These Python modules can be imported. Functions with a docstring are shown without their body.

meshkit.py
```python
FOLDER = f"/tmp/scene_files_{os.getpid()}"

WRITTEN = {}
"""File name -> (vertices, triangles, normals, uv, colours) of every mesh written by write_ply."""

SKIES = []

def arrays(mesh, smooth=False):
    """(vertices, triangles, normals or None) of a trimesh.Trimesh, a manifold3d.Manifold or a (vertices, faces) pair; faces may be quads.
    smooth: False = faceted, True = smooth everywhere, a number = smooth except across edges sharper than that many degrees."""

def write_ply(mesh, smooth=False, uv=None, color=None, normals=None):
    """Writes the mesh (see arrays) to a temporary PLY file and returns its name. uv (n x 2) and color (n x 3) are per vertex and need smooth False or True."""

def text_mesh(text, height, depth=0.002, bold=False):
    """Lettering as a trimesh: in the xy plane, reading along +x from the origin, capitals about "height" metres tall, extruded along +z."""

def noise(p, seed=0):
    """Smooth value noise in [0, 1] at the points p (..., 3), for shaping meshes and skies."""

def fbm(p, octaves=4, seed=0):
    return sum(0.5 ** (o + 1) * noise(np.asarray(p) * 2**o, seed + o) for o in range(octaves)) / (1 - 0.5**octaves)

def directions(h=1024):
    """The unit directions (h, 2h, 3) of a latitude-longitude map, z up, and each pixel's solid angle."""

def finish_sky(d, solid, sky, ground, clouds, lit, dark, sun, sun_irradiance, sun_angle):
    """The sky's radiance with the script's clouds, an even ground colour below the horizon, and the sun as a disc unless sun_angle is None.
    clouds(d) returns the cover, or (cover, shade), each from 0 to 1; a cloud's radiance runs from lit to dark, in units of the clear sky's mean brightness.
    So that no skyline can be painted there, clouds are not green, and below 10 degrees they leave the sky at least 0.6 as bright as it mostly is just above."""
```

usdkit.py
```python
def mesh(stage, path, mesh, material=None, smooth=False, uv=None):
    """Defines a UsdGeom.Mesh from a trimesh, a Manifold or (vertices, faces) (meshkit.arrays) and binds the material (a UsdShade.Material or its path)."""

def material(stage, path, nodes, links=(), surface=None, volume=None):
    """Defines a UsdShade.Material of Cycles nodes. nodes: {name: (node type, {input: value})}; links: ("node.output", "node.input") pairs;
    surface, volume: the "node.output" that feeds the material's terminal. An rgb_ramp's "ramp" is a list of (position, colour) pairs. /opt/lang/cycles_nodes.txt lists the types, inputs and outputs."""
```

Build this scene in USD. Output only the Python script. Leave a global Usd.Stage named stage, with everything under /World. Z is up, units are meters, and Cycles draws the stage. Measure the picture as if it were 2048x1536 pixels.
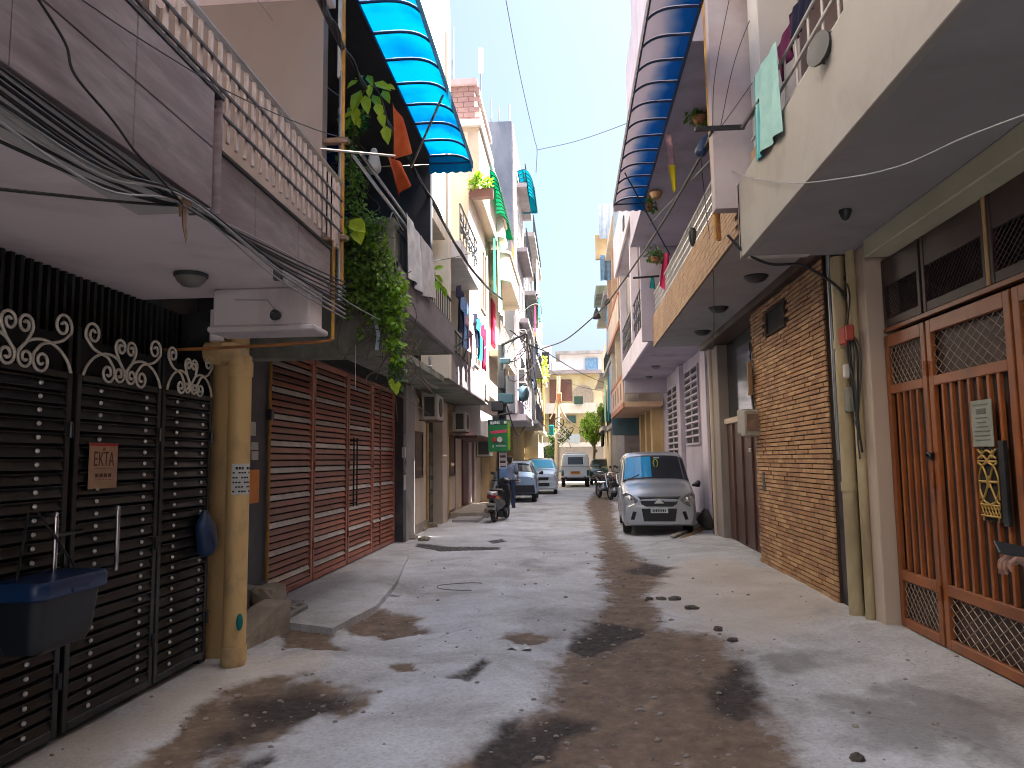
import math, random
import numpy as np, trimesh, manifold3d, shapely
from shapely.geometry import Polygon
import usdkit, meshkit
from pxr import Usd, UsdGeom, UsdLux, UsdShade, Gf, Sdf, Vt

stage = Usd.Stage.CreateInMemory()
UsdGeom.SetStageUpAxis(stage, 'Z'); UsdGeom.SetStageMetersPerUnit(stage, 1.0)
UsdGeom.Xform.Define(stage, '/World'); UsdGeom.Scope.Define(stage, '/World/Looks')

# ------------------------------------------------------------------ camera
F_PX, EYE, ROLL, YAW, PITCH = 1500.0, np.array([0, 0, 1.55]), .012, 0.0756116, 0.0999203
FW = np.array([-math.sin(YAW)*math.cos(PITCH), math.cos(YAW)*math.cos(PITCH), math.sin(PITCH)])
_r = np.array([math.cos(YAW), math.sin(YAW), 0]); _u = np.cross(_r, FW)
RT, UP = _r*math.cos(ROLL)-_u*math.sin(ROLL), _u*math.cos(ROLL)+_r*math.sin(ROLL)
EXPOSURE = 3.15
cam = UsdGeom.Camera.Define(stage, '/World/Camera')
cam.CreateHorizontalApertureAttr(36.0); cam.CreateVerticalApertureAttr(27.0)
cam.CreateFocalLengthAttr(36.0*F_PX/2048); cam.CreateExposureAttr(EXPOSURE)
cam.AddTransformOp().Set(Gf.Matrix4d(*RT, 0, *UP, 0, *(-FW), 0, *EYE, 1))
# ------------------------------------------------------------------ sky and sun
SUN_EL, SUN = math.radians(60), np.array([.99, .06])
SUN = SUN/np.linalg.norm(SUN)
sky = UsdLux.DomeLight.Define(stage, '/World/sky')
sky.GetPrim().SetCustomDataByKey('kind', 'structure')
skym = usdkit.material(stage, '/World/Looks/sky', {
    's': ('sky_texture', {'sky_type': 'single_scattering', 'sun_disc': False, 'sun_elevation': SUN_EL, 'sun_rotation': math.atan2(SUN[0], SUN[1]), 'air_density': 1.0, 'aerosol_density': 7.5, 'ozone_density': 3.0}),
    'b': ('background_shader', {'strength': .05})}, [('s.color', 'b.color')], surface='b.background')
UsdShade.MaterialBindingAPI.Apply(sky.GetPrim()).Bind(skym)
sun = UsdLux.DistantLight.Define(stage, '/World/sun')
sun.CreateNormalizeAttr(True); sun.CreateIntensityAttr(1.25); sun.CreateAngleAttr(.53); sun.CreateColorAttr(Gf.Vec3f(1, .965, .91))
_z = Gf.Vec3d(SUN[0]*math.cos(SUN_EL), SUN[1]*math.cos(SUN_EL), math.sin(SUN_EL))
sun.AddOrientOp(UsdGeom.XformOp.PrecisionDouble).Set(Gf.Rotation(Gf.Vec3d(0, 0, 1), _z).GetQuat())
sun.GetPrim().SetCustomDataByKey('kind', 'structure')

# ------------------------------------------------------------------ helpers
rng = np.random.default_rng(7); random.seed(7)
def _ray(px, py): return FW*F_PX+RT*(px-1024)-UP*(py-768)
def at_x(px, py, X): d = _ray(px, py); return EYE+d*(X/d[0])
def at_y(px, py, Y): d = _ray(px, py); return EYE+d*(Y/d[1])
def at_z(px, py, Z=0.): d = _ray(px, py); return EYE+d*((Z-EYE[2])/d[2])

_BOXF = np.array([[0,2,1],[0,3,2],[4,5,6],[4,6,7],[0,1,5],[0,5,4],[1,2,6],[1,6,5],[2,3,7],[2,7,6],[3,0,4],[3,4,7]])
def _chamfer_topology():
    pts = []
    for sx in (-1, 1):
        for sy in (-1, 1):
            for sz in (-1, 1):
                for k in range(3):
                    p = np.array([sx, sy, sz], float)*.5; q = p*.8; q[k] = p[k]; pts.append(q)
    pts = np.array(pts); h = trimesh.convex.convex_hull(pts)
    idx = [int(np.argmin(((pts-v)**2).sum(1))) for v in h.vertices]
    return np.array([[idx[a] for a in f] for f in h.faces])
_CHF = _chamfer_topology()

class MB:
    'collects shapes; build() makes them ONE mesh'
    def __init__(s): s.v, s.f, s.n = [], [], 0
    def raw(s, v, f):
        v = np.asarray(v, float); f = np.asarray(f, int)
        if f.ndim == 2 and f.shape[1] == 4: f = np.vstack([f[:, [0,1,2]], f[:, [0,2,3]]])
        s.v.append(v); s.f.append(f+s.n); s.n += len(v); return s
    def add(s, m):
        if hasattr(m, 'to_mesh'):
            m = m.to_mesh(); return s.raw(m.vert_properties[:, :3], m.tri_verts)
        return s.raw(m.vertices, m.faces)
    def box(s, x0, x1, y0, y1, z0, z1, b=0):
        return s.obox(((x0+x1)/2, (y0+y1)/2, (z0+z1)/2), (abs(x1-x0), abs(y1-y0), abs(z1-z0)), None, b)
    def obox(s, c, size, R=None, b=0):
        h = np.array(size)/2.
        if b <= 0:
            v = np.array([[-1,-1,-1],[1,-1,-1],[1,1,-1],[-1,1,-1],[-1,-1,1],[1,-1,1],[1,1,1],[-1,1,1]])*h; f = _BOXF
        else:
            v = []
            for sx in (-1, 1):
                for sy in (-1, 1):
                    for sz in (-1, 1):
                        for k in range(3):
                            p = np.array([sx*(h[0]-b), sy*(h[1]-b), sz*(h[2]-b)]); p[k] = (sx, sy, sz)[k]*h[k]; v.append(p)
            v = np.array(v); f = _CHF
        if R is not None: v = v@np.asarray(R).T
        return s.raw(v+np.array(c), f)
    def tube(s, pts, r, n=8, cap=True):
        p = np.asarray(pts, float); m = len(p); r = np.broadcast_to(r, m)
        t = np.gradient(p, axis=0); t /= np.linalg.norm(t, axis=1)[:, None]+1e-12
        a = np.array([0, 0, 1.]) if abs(t[0][2]) < .9 else np.array([1., 0, 0]); u = np.cross(t[0], a); u /= np.linalg.norm(u)
        V = []; ang = np.arange(n)*2*np.pi/n
        for i in range(m):
            u = u-t[i]*(u@t[i]); u /= np.linalg.norm(u)+1e-12; w = np.cross(t[i], u)
            V.append(p[i]+r[i]*(np.cos(ang)[:, None]*u+np.sin(ang)[:, None]*w))
        V = np.vstack(V); f = []
        for i in range(m-1):
            for j in range(n):
                a, b = i*n+j, i*n+(j+1) % n; f += [[a, b, b+n], [a, b+n, a+n]]
        if cap:
            V = np.vstack([V, p[:1], p[-1:]]); k = m*n
            for j in range(n): f += [[k, (j+1) % n, j], [k+1, (m-1)*n+j, (m-1)*n+(j+1) % n]]
        return s.raw(V, f)
    def cyl(s, a, b, r, n=12, r2=None):
        return s.tube([a, b], [r, r if r2 is None else r2], n)
    def sphere(s, c, r, sub=2, scale=(1,1,1)):
        m = trimesh.creation.icosphere(sub, 1.0); return s.raw(m.vertices*np.array(scale)*r+np.array(c), m.faces)
    def lathe(s, prof, o, axis=(0,0,1), n=24):
        'prof: (radius, height) pairs'
        ax = np.array(axis, float); ax /= np.linalg.norm(ax); a = np.array([1., 0, 0]) if abs(ax[0]) < .9 else np.array([0, 1., 0])
        u = np.cross(ax, a); u /= np.linalg.norm(u); w = np.cross(ax, u); V = []; f = []; m = len(prof)
        for k in range(n):
            c, d = math.cos(2*math.pi*k/n), math.sin(2*math.pi*k/n)
            for r, h in prof: V.append(np.array(o)+ax*h+(u*c+w*d)*max(r, 1e-5))
        for k in range(n):
            for i in range(m-1):
                a, b = k*m+i, ((k+1) % n)*m+i; f += [[a, b, b+1], [a, b+1, a+1]]
        return s.raw(V, f)
    def prism(s, poly, axis, a, b):
        'poly in the two other axes (in x,y,z order), extruded along axis from a to b'
        g = Polygon(poly); g = g if g.is_valid else g.buffer(0)
        m = trimesh.creation.extrude_polygon(g, b-a, engine='earcut'); v = m.vertices.copy(); v[:, 2] += a
        o = {'x': v[:, [2,0,1]], 'y': v[:, [0,2,1]], 'z': v}[axis]
        return s.raw(o, m.faces[:, ::-1] if axis == 'y' else m.faces)
    def hull(s, balls, n=10):
        'convex hull of spheres (x,y,z,r)'
        pts = []
        sp = trimesh.creation.icosphere(1, 1.0).vertices
        for x, y, z, r in balls: pts.append(sp*r+np.array([x, y, z]))
        return s.add(trimesh.convex.convex_hull(np.vstack(pts)))
    def grid(s, P):
        'P: (a,b,3) array of points'
        a, b = P.shape[:2]; i = np.arange(a*b).reshape(a, b)
        q = np.stack([i[:-1, :-1], i[1:, :-1], i[1:, 1:], i[:-1, 1:]], -1).reshape(-1, 4)
        return s.raw(P.reshape(-1, 3), q)
    def sheet(s, P, t=.004):
        'a cloth: grid with thickness t'
        P = np.asarray(P, float); nrm = np.cross(np.gradient(P, axis=0), np.gradient(P, axis=1)); nrm /= np.linalg.norm(nrm, axis=-1, keepdims=True)+1e-9
        a, b = P.shape[:2]; Q = P+nrm*t; k = a*b; i = np.arange(k).reshape(a, b)
        q = np.stack([i[:-1, :-1], i[1:, :-1], i[1:, 1:], i[:-1, 1:]], -1).reshape(-1, 4)
        ring = np.concatenate([i[:, 0], i[-1, 1:], i[-2::-1, -1], i[0, -2::-1]])
        e = np.stack([ring[:-1], ring[1:], ring[1:]+k, ring[:-1]+k], 1)
        return s.raw(np.vstack([P.reshape(-1, 3), Q.reshape(-1, 3)]), np.vstack([q[:, ::-1], q+k, e]))
    def text(s, t, h, o, right, up, depth=.003, width=None, bold=False):
        m = meshkit.text_mesh(t, h, depth, bold); r = np.array(right, float); u = np.array(up, float); n = np.cross(r, u); v = m.vertices.copy()
        if width: v[:, 0] *= width/max(1e-6, v[:, 0].max()-v[:, 0].min())
        v[:, 0] -= (v[:, 0].max()+v[:, 0].min())/2
        return s.raw(np.array(o)+v[:, :1]*r+v[:, 1:2]*u+v[:, 2:]*n, m.faces)
    def build(s, name, mat, parent=None, smooth=False, **tags):
        V, F = np.vstack(s.v), np.vstack(s.f)
        base = parent.path if parent else '/World'; o = parent.o if parent else np.zeros(3)
        path = base+'/'+numbered(base, name)
        m = usdkit.mesh(stage, path, trimesh.Trimesh(V-o, F, process=False), mat, smooth=smooth)
        h = H(path, o); tag(m.GetPrim(), **tags); return h

class H:
    def __init__(s, path, o): s.path, s.o = path, np.array(o, float)
_count = {}
def numbered(base, name):
    k = _count.get((base, name), 0); _count[(base, name)] = k+1
    return name if k == 0 else f'{name}_{k:03d}'
def tag(prim, label=None, cat=None, group=None, kind=None):
    for k, v in (('label', label), ('category', cat), ('group', group), ('kind', kind)):
        if v: prim.SetCustomDataByKey(k, v)
def thing(name, label, cat, o=(0,0,0), group=None, kind=None, rz=0):
    path = '/World/'+numbered('/World', name); x = UsdGeom.Xform.Define(stage, path); x.AddTranslateOp().Set(Gf.Vec3d(*map(float, o)))
    if rz: x.AddRotateZOp().Set(math.degrees(rz))
    tag(x.GetPrim(), label, cat, group, kind); h = H(path, (0,0,0) if rz else o); h.at = o; return h
def copy_of(src, name, label, cat, o, group=None, rz=0):
    h = thing(name, label, cat, o, group, rz=rz); p = stage.GetPrimAtPath(h.path)
    p.GetReferences().AddInternalReference(src.path); p.SetInstanceable(True); return h
def rotz(a): c, s = math.cos(a), math.sin(a); return np.array([[c,-s,0],[s,c,0],[0,0,1]])
def rotx(a): c, s = math.cos(a), math.sin(a); return np.array([[1,0,0],[0,c,-s],[0,s,c]])
def roty(a): c, s = math.cos(a), math.sin(a); return np.array([[c,0,s],[0,1,0],[-s,0,c]])
def sag(a, b, d, n=24):
    t = np.linspace(0, 1, n)[:, None]; p = np.array(a)*(1-t)+np.array(b)*t; p[:, 2] -= 4*d*(t*(1-t))[:, 0]; return p
def spline(pts, n=12):
    P = np.array(pts, float); P = np.vstack([2*P[0]-P[1], P, 2*P[-1]-P[-2]]); out = []
    for i in range(1, len(P)-2):
        for t in np.linspace(0, 1, n, endpoint=False):
            a, b, c, d = P[i-1:i+3]
            out.append(.5*((2*b)+(-a+c)*t+(2*a-5*b+4*c-d)*t*t+(-a+3*b-3*c+d)*t**3))
    return np.array(out+[P[-2]])
def smoothstep(a, b, x): t = np.clip((x-a)/(b-a), 0, 1); return t*t*(3-2*t)

# ------------------------------------------------------------------ materials
MATS = {}
def paint(name, c, c2=None, scale=2.5, rough=.75, metal=0., bump=0., bscale=60., streak=0., spec=.5, dirt=None, dscale=.9, dlo=.5, dhi=.75, coat=0., vary=0.):
    'plaster, paint, metal: two tones mixed by noise, soft stains (dirt colour), fine relief'
    c2 = c2 or tuple(x*.8 for x in c)
    n = {'g': ('geometry', {}), 'm': ('mapping', {'scale': (1, 1, 1-streak)}), 'n': ('noise_texture', {'scale': scale, 'detail': 6., 'roughness': .62}),
         'r': ('rgb_ramp', {'ramp': [(.36, c2), (.64, c)]}), 'p': ('principled_bsdf', {'roughness': rough, 'metallic': metal, 'specular_ior_level': spec, 'coat_weight': coat})}
    l = [('g.position', 'm.vector'), ('m.vector', 'n.vector'), ('n.fac', 'r.fac')]; out = 'r.color'
    if dirt:
        n['d'] = ('noise_texture', {'scale': dscale, 'detail': 7., 'roughness': .65, 'distortion': .4}); n['dr'] = ('rgb_ramp', {'ramp': [(dlo, (0,0,0)), (dhi, (1,1,1))]})
        n['dm'] = ('mapping', {'scale': (1, 1, 1-streak), 'location': (3.1, 1.7, .4)}); n['dx'] = ('mix_color', {'b': dirt})
        l += [('g.position', 'dm.vector'), ('dm.vector', 'd.vector'), ('d.fac', 'dr.fac'), ('dr.color', 'dx.fac'), (out, 'dx.a')]; out = 'dx.result'
    if vary:
        n['oi'] = ('object_info', {}); n['mr'] = ('map_range', {'from_min': 0., 'from_max': 1., 'to_min': 1-vary, 'to_max': 1+vary*.6}); n['hv'] = ('hsv', {})
        l += [('oi.random', 'mr.value'), ('mr.result', 'hv.value'), (out, 'hv.color')]; out = 'hv.color'
    l += [(out, 'p.base_color')]
    if bump:
        n['bn'] = ('noise_texture', {'scale': bscale, 'detail': 4.}); n['b'] = ('bump', {'strength': bump, 'distance': .01})
        l += [('g.position', 'bn.vector'), ('bn.fac', 'b.height'), ('b.normal', 'p.normal')]
    MATS[name] = usdkit.material(stage, '/World/Looks/'+name, n, l, surface='p.BSDF'); return MATS[name]
def translucent(name, c, dust=None, amount=.6, dlo=.45, dhi=.6):
    n = {'t': ('translucent_bsdf', {'color': c}), 'p': ('principled_bsdf', {'base_color': tuple(x*.8 for x in c), 'roughness': .35}), 'x': ('mix_closure', {'fac': 1-amount}),
         'g': ('geometry', {}), 'n': ('noise_texture', {'scale': 1.6, 'detail': 5.}), 'r': ('rgb_ramp', {'ramp': [(dlo, c), (dhi, dust or tuple(x*.7 for x in c))]})}
    l = [('g.position', 'n.vector'), ('n.fac', 'r.fac'), ('r.color', 't.color'), ('r.color', 'p.base_color'), ('t.BSDF', 'x.closure1'), ('p.BSDF', 'x.closure2')]
    MATS[name] = usdkit.material(stage, '/World/Looks/'+name, n, l, surface='x.closure'); return MATS[name]
def pane(name, tint=(.9,.95,1.), ior=1.5, rough=.02):
    n = {'t': ('transparent_bsdf', {'color': tint}), 'g': ('glossy_bsdf', {'color': (.95,.97,1.), 'roughness': rough}), 'f': ('fresnel', {'IOR': ior}), 'x': ('mix_closure', {})}
    MATS[name] = usdkit.material(stage, '/World/Looks/'+name, n, [('f.fac', 'x.fac'), ('t.BSDF', 'x.closure1'), ('g.BSDF', 'x.closure2')], surface='x.closure'); return MATS[name]
M = MATS
paint('marble', (.27,.235,.255), (.165,.14,.155), 3.5, .28, bump=.05, streak=-5., dirt=(.14,.095,.105), dscale=.8, dlo=.42, dhi=.72)
paint('soffit', (.80,.70,.71), (.74,.65,.66), .8, .85, bump=.05, dirt=(.56,.46,.45), dscale=1.1, dlo=.5, dhi=.72)
paint('soffit_box', (.45,.42,.41), (.38,.36,.35), 1.2, .85)
paint('black_metal', (.017,.0185,.021), (.010,.011,.013), 5, .3, 0., bump=.06, bscale=25, dirt=(.055,.055,.055), dscale=1.8, dlo=.52, dhi=.8, vary=.3)
paint('black_cap', (.015,.016,.02), None, 4, .4)
paint('steel', (.62,.62,.64), (.5,.5,.52), 9, .22, 1.)
paint('steel_dull', (.6,.56,.52), (.42,.38,.35), 12, .36, .85)
paint('stud_metal', (.85,.84,.83), (.7,.69,.68), 20, .3, .55)
paint('scroll_metal', (.80,.75,.66), (.6,.54,.45), 20, .35, .35)
paint('tan_paint', (.55,.37,.165), (.47,.30,.13), 2.2, .6, bump=.1, bscale=30, dirt=(.28,.19,.11), dscale=2., dlo=.5, dhi=.7, streak=.6)
paint('tan_pipe', (.66,.45,.20), (.58,.38,.16), 2, .5, bump=.06, bscale=20, dirt=(.33,.24,.15), dscale=2.6, dlo=.5, dhi=.68, streak=.5)
paint('cream_pipe', (.47,.39,.235), (.38,.31,.18), 3, .55, dirt=(.24,.18,.10), dscale=1.6, streak=.6)
paint('dark_wall', (.035,.035,.045), (.022,.022,.03), 2, .5, dirt=(.09,.075,.065), dscale=1.7)
paint('brown_wall', (.275,.235,.21), (.235,.20,.18), 1.2, .8, dirt=(.2,.165,.145), dscale=1., streak=.6)
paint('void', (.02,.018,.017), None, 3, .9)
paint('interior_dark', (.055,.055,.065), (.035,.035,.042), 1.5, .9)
paint('red_slat', (.42,.145,.088), (.31,.10,.062), 4, .42, bump=.08, bscale=30, dirt=(.33,.19,.14), dscale=2.2, dlo=.5, dhi=.8, vary=.3)
paint('red_slat_dark', (.32,.105,.066), (.23,.075,.048), 4, .45, bump=.08, bscale=30, dirt=(.28,.16,.115), dscale=2.2, dlo=.5, dhi=.8, vary=.3)
paint('pale_slat', (.62,.59,.55), (.45,.42,.39), 5, .38, bump=.05, dirt=(.45,.3,.2), dscale=1.2, vary=.25)
paint('gas_yellow', (.52,.27,.03), (.38,.18,.03), 6, .5, dirt=(.2,.1,.05), dscale=3)
paint('gas_rust', (.38,.15,.035), (.25,.09,.03), 8, .65)
paint('galv', (.42,.45,.47), (.24,.27,.3), 5, .35, .8, streak=.6)
paint('concrete', (.33,.31,.30), (.25,.235,.225), 2.2, .9, bump=.25, bscale=50, dirt=(.15,.135,.12), dscale=1.1, streak=.4)
paint('concrete_warm', (.38,.33,.27), (.27,.23,.185), 4, .92, bump=.5, bscale=40, dirt=(.17,.14,.11), dscale=2.5)
paint('concrete_moss', (.25,.245,.22), (.185,.18,.155), 2.5, .9, bump=.2, dirt=(.085,.10,.055), dscale=1.6, dlo=.45, dhi=.68, streak=.5)
paint('fascia_grey', (.28,.25,.26), (.21,.19,.20), 1.5, .8, dirt=(.15,.13,.13), dscale=1.2, streak=-2.)
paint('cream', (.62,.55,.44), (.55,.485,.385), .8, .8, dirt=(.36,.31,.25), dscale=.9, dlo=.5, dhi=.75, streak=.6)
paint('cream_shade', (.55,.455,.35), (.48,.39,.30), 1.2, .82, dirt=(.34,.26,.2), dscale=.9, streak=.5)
paint('beige', (.50,.41,.33), (.43,.345,.275), 1., .8, bump=.05, dirt=(.33,.24,.17), dscale=1.1, dlo=.55, streak=.6)
paint('parapet_cream', (.37,.35,.32), (.335,.315,.285), .9, .8, bump=.06, bscale=20, dirt=(.26,.235,.2), dscale=1.3, dlo=.5, dhi=.8)
paint('soffit_right', (.34,.335,.35), (.295,.29,.30), .9, .85, dirt=(.23,.22,.215), dscale=.8)
paint('beam_green', (.52,.51,.38), (.44,.43,.31), 1.2, .85)
paint('gate_orange', (.32,.10,.027), (.24,.07,.019), 3.5, .4, bump=.08, bscale=30, dirt=(.14,.055,.03), dscale=2.4, dlo=.5, dhi=.78, vary=.18)
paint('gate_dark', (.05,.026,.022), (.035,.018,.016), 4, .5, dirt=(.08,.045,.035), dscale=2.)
paint('lattice', (.42,.34,.26), (.3,.23,.17), 8, .45, .5)
paint('lattice_dark', (.085,.055,.05), (.055,.036,.034), 8, .5, .3)
paint('gold', (.55,.36,.11), (.42,.27,.07), 12, .4, .7)
for i, (a, b) in enumerate([((.46,.265,.125), (.40,.22,.10)), ((.43,.24,.112), (.37,.2,.092)), ((.50,.30,.148), (.44,.255,.125)), ((.39,.205,.10), (.33,.165,.08))]):
    paint(f'brick_{"abcd"[i]}', a, b, 9, .75, bump=.15, bscale=60, dirt=(.19,.085,.055), dscale=.5, dlo=.52, dhi=.66, vary=.14)
paint('mortar', (.075,.05,.035), None, 5, .95)
paint('tile_tan', (.44,.29,.175), (.33,.205,.12), 7, .75, bump=.2, dirt=(.27,.16,.1), dscale=.8)
paint('lavender', (.42,.385,.47), (.365,.335,.415), .9, .8, dirt=(.28,.25,.29), dscale=1.1, dlo=.48, dhi=.72, streak=.5)
paint('lavender_white', (.60,.555,.62), (.53,.48,.55), .9, .8, dirt=(.4,.36,.42), dscale=.8)
paint('mauve_brick', (.40,.30,.30), (.33,.245,.25), 1.4, .85, bump=.3, bscale=18, dirt=(.44,.4,.42), dscale=.45, dlo=.42, dhi=.62)
paint('wall_white', (.58,.56,.55), (.52,.5,.5), .9, .8, dirt=(.38,.36,.36), dscale=.8, streak=.5)
paint('grey_tower', (.19,.205,.235), (.15,.165,.195), .7, .85, dirt=(.085,.10,.135), dscale=.35, dlo=.42, dhi=.6, streak=.6)
paint('brick_brown', (.27,.165,.15), (.21,.125,.12), 2.5, .85, bump=.4, bscale=12)
paint('peach', (.53,.37,.26), (.47,.32,.22), 1.2, .8, dirt=(.4,.24,.15), dscale=.8)
paint('ochre', (.48,.35,.19), (.41,.29,.15), 1.2, .8, dirt=(.35,.22,.1), dscale=.9)
paint('brick_red_trim', (.42,.17,.09), None, 3, .8)
paint('teal_paint', (.06,.14,.18), (.045,.11,.145), 1.3, .7, dirt=(.09,.1,.11), dscale=1.2)
paint('yellow_wall', (.60,.54,.38), (.53,.47,.32), 1., .8, dirt=(.42,.33,.18), dscale=.7)
paint('window_glass', (.02,.025,.03), (.012,.015,.02), 2, .08, spec=.6)
paint('window_brown', (.10,.055,.035), (.07,.04,.025), 4, .6)
paint('frame_white', (.55,.54,.52), None, 5, .6)
paint('door_dark', (.075,.038,.022), (.05,.024,.015), 5, .5)
paint('door_maroon', (.125,.052,.042), (.085,.034,.03), 4, .6, streak=.7)
paint('wood', (.28,.17,.085), (.2,.115,.055), 6, .7, streak=.8)
paint('pole_concrete', (.065,.075,.085), (.045,.052,.06), 3, .8, bump=.2)
paint('pole_pale', (.52,.44,.33), (.42,.35,.25), 4, .8)
paint('rubber', (.02,.02,.021), (.028,.027,.026), 12, .8)
paint('cable_black', (.014,.014,.016), None, 5, .55)
paint('cable_grey', (.30,.30,.31), None, 5, .6)
paint('cable_white', (.55,.54,.52), None, 5, .6)
paint('plastic_dark', (.03,.032,.036), None, 6, .45)
paint('plastic_white', (.56,.55,.53), (.48,.47,.45), 4, .5)
paint('plastic_blue', (.012,.045,.14), (.009,.035,.11), 6, .3)
paint('bin_black', (.012,.016,.022), (.009,.012,.017), 5, .42)
paint('ac_white', (.50,.47,.42), (.42,.39,.35), 3, .55, dirt=(.3,.26,.21), dscale=2.)
paint('ac_grille', (.06,.06,.06), None, 6, .6)
paint('lamp_glass', (.2,.185,.165), (.15,.14,.125), 6, .35)
paint('orange_sign', (.75,.23,.01), (.66,.19,.01), 5, .55)
paint('paper', (.55,.53,.50), (.45,.43,.41), 12, .8)
paint('paper_tan', (.42,.25,.155), (.36,.21,.13), 8, .7)
paint('ink', (.025,.022,.022), None, 5, .8)
paint('ink_brown', (.13,.05,.03), None, 5, .8)
paint('ink_red', (.4,.03,.02), None, 5, .7)
paint('sign_green', (.012,.19,.045), (.01,.15,.04), 6, .5)
paint('sign_dark', (.01,.06,.04), None, 6, .5)
paint('sign_pink', (.62,.06,.13), None, 6, .5)
paint('sign_white', (.62,.64,.62), None, 6, .5)
paint('sign_lime', (.2,.36,.02), None, 6, .5)
paint('notice_grey', (.27,.29,.25), (.22,.24,.205), 6, .5)
paint('notice_ink', (.11,.125,.11), None, 6, .5)
paint('red_plastic', (.42,.05,.025), (.33,.035,.02), 8, .5)
paint('meter_grey', (.34,.31,.26), (.26,.235,.2), 6, .55)
paint('rust_metal', (.24,.15,.10), (.14,.085,.06), 9, .7)
paint('blue_bag', (.02,.05,.13), (.012,.03,.09), 6, .45)
def cloth(name, c, c2=None): paint(name, c, c2 or tuple(x*.75 for x in c), 7, .95, spec=.15)
cloth('cloth_aqua', (.36,.60,.57), (.29,.52,.5)); cloth('cloth_aqua_edge', (.10,.42,.46)); cloth('cloth_white', (.85,.86,.90)); cloth('cloth_pale', (.72,.71,.72)); cloth('cloth_orange', (.42,.055,.012), (.46,.11,.035))
cloth('cloth_pink', (.66,.05,.17)); cloth('cloth_teal', (.02,.2,.21)); cloth('cloth_yellow', (.62,.50,.03)); cloth('cloth_plum', (.14,.025,.08)); cloth('cloth_navy', (.02,.022,.05)); cloth('cloth_cyan', (.03,.52,.70))
cloth('cloth_blue', (.16,.26,.45)); cloth('cloth_red', (.55,.02,.07)); cloth('cloth_dusk', (.45,.28,.32)); cloth('tarp_blue', (.10,.20,.30), (.20,.31,.42)); cloth('tarp_grey', (.27,.33,.40), (.38,.43,.5)); cloth('cloth_green', (.05,.42,.22)); cloth('cloth_mint', (.3,.62,.45)); cloth('cloth_black', (.012,.012,.016))
translucent('awning_blue', (.003,.30,.44), (.002,.2,.34), .75)
n_ = {'t': ('translucent_bsdf', {}), 'p': ('principled_bsdf', {'roughness': .5}), 'x': ('mix_closure', {'fac': .25}), 'g': ('geometry', {}), 's': ('separate_xyz', {}), 'n': ('noise_texture', {'scale': 1.5, 'detail': 5.}),
      'a': ('math', {'math_type': 'multiply_add', 'value2': .9}), 'r': ('rgb_ramp', {'ramp': [(.30, (.55,.51,.55)), (.72, (.012,.2,.44))]}), 'm': ('math', {'math_type': 'multiply_add', 'value2': 1.9, 'value3': -2.0})}
MATS['awning_blue_dusty'] = usdkit.material(stage, '/World/Looks/awning_blue_dusty', n_, [('g.position','s.vector'),('g.position','n.vector'),('s.x','m.value1'),('n.fac','a.value1'),('m.value','a.value3'),('a.value','r.fac'),('r.color','t.color'),('r.color','p.base_color'),('t.BSDF','x.closure1'),('p.BSDF','x.closure2')], surface='x.closure')
translucent('awning_green', (.015,.36,.22), (.012,.28,.18), .6)
translucent('awning_teal', (.02,.36,.42), (.015,.3,.34), .6)
paint('awning_frame', (.012,.035,.09), None, 6, .5)
paint('awning_frame_green', (.02,.06,.045), None, 6, .5)
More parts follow.
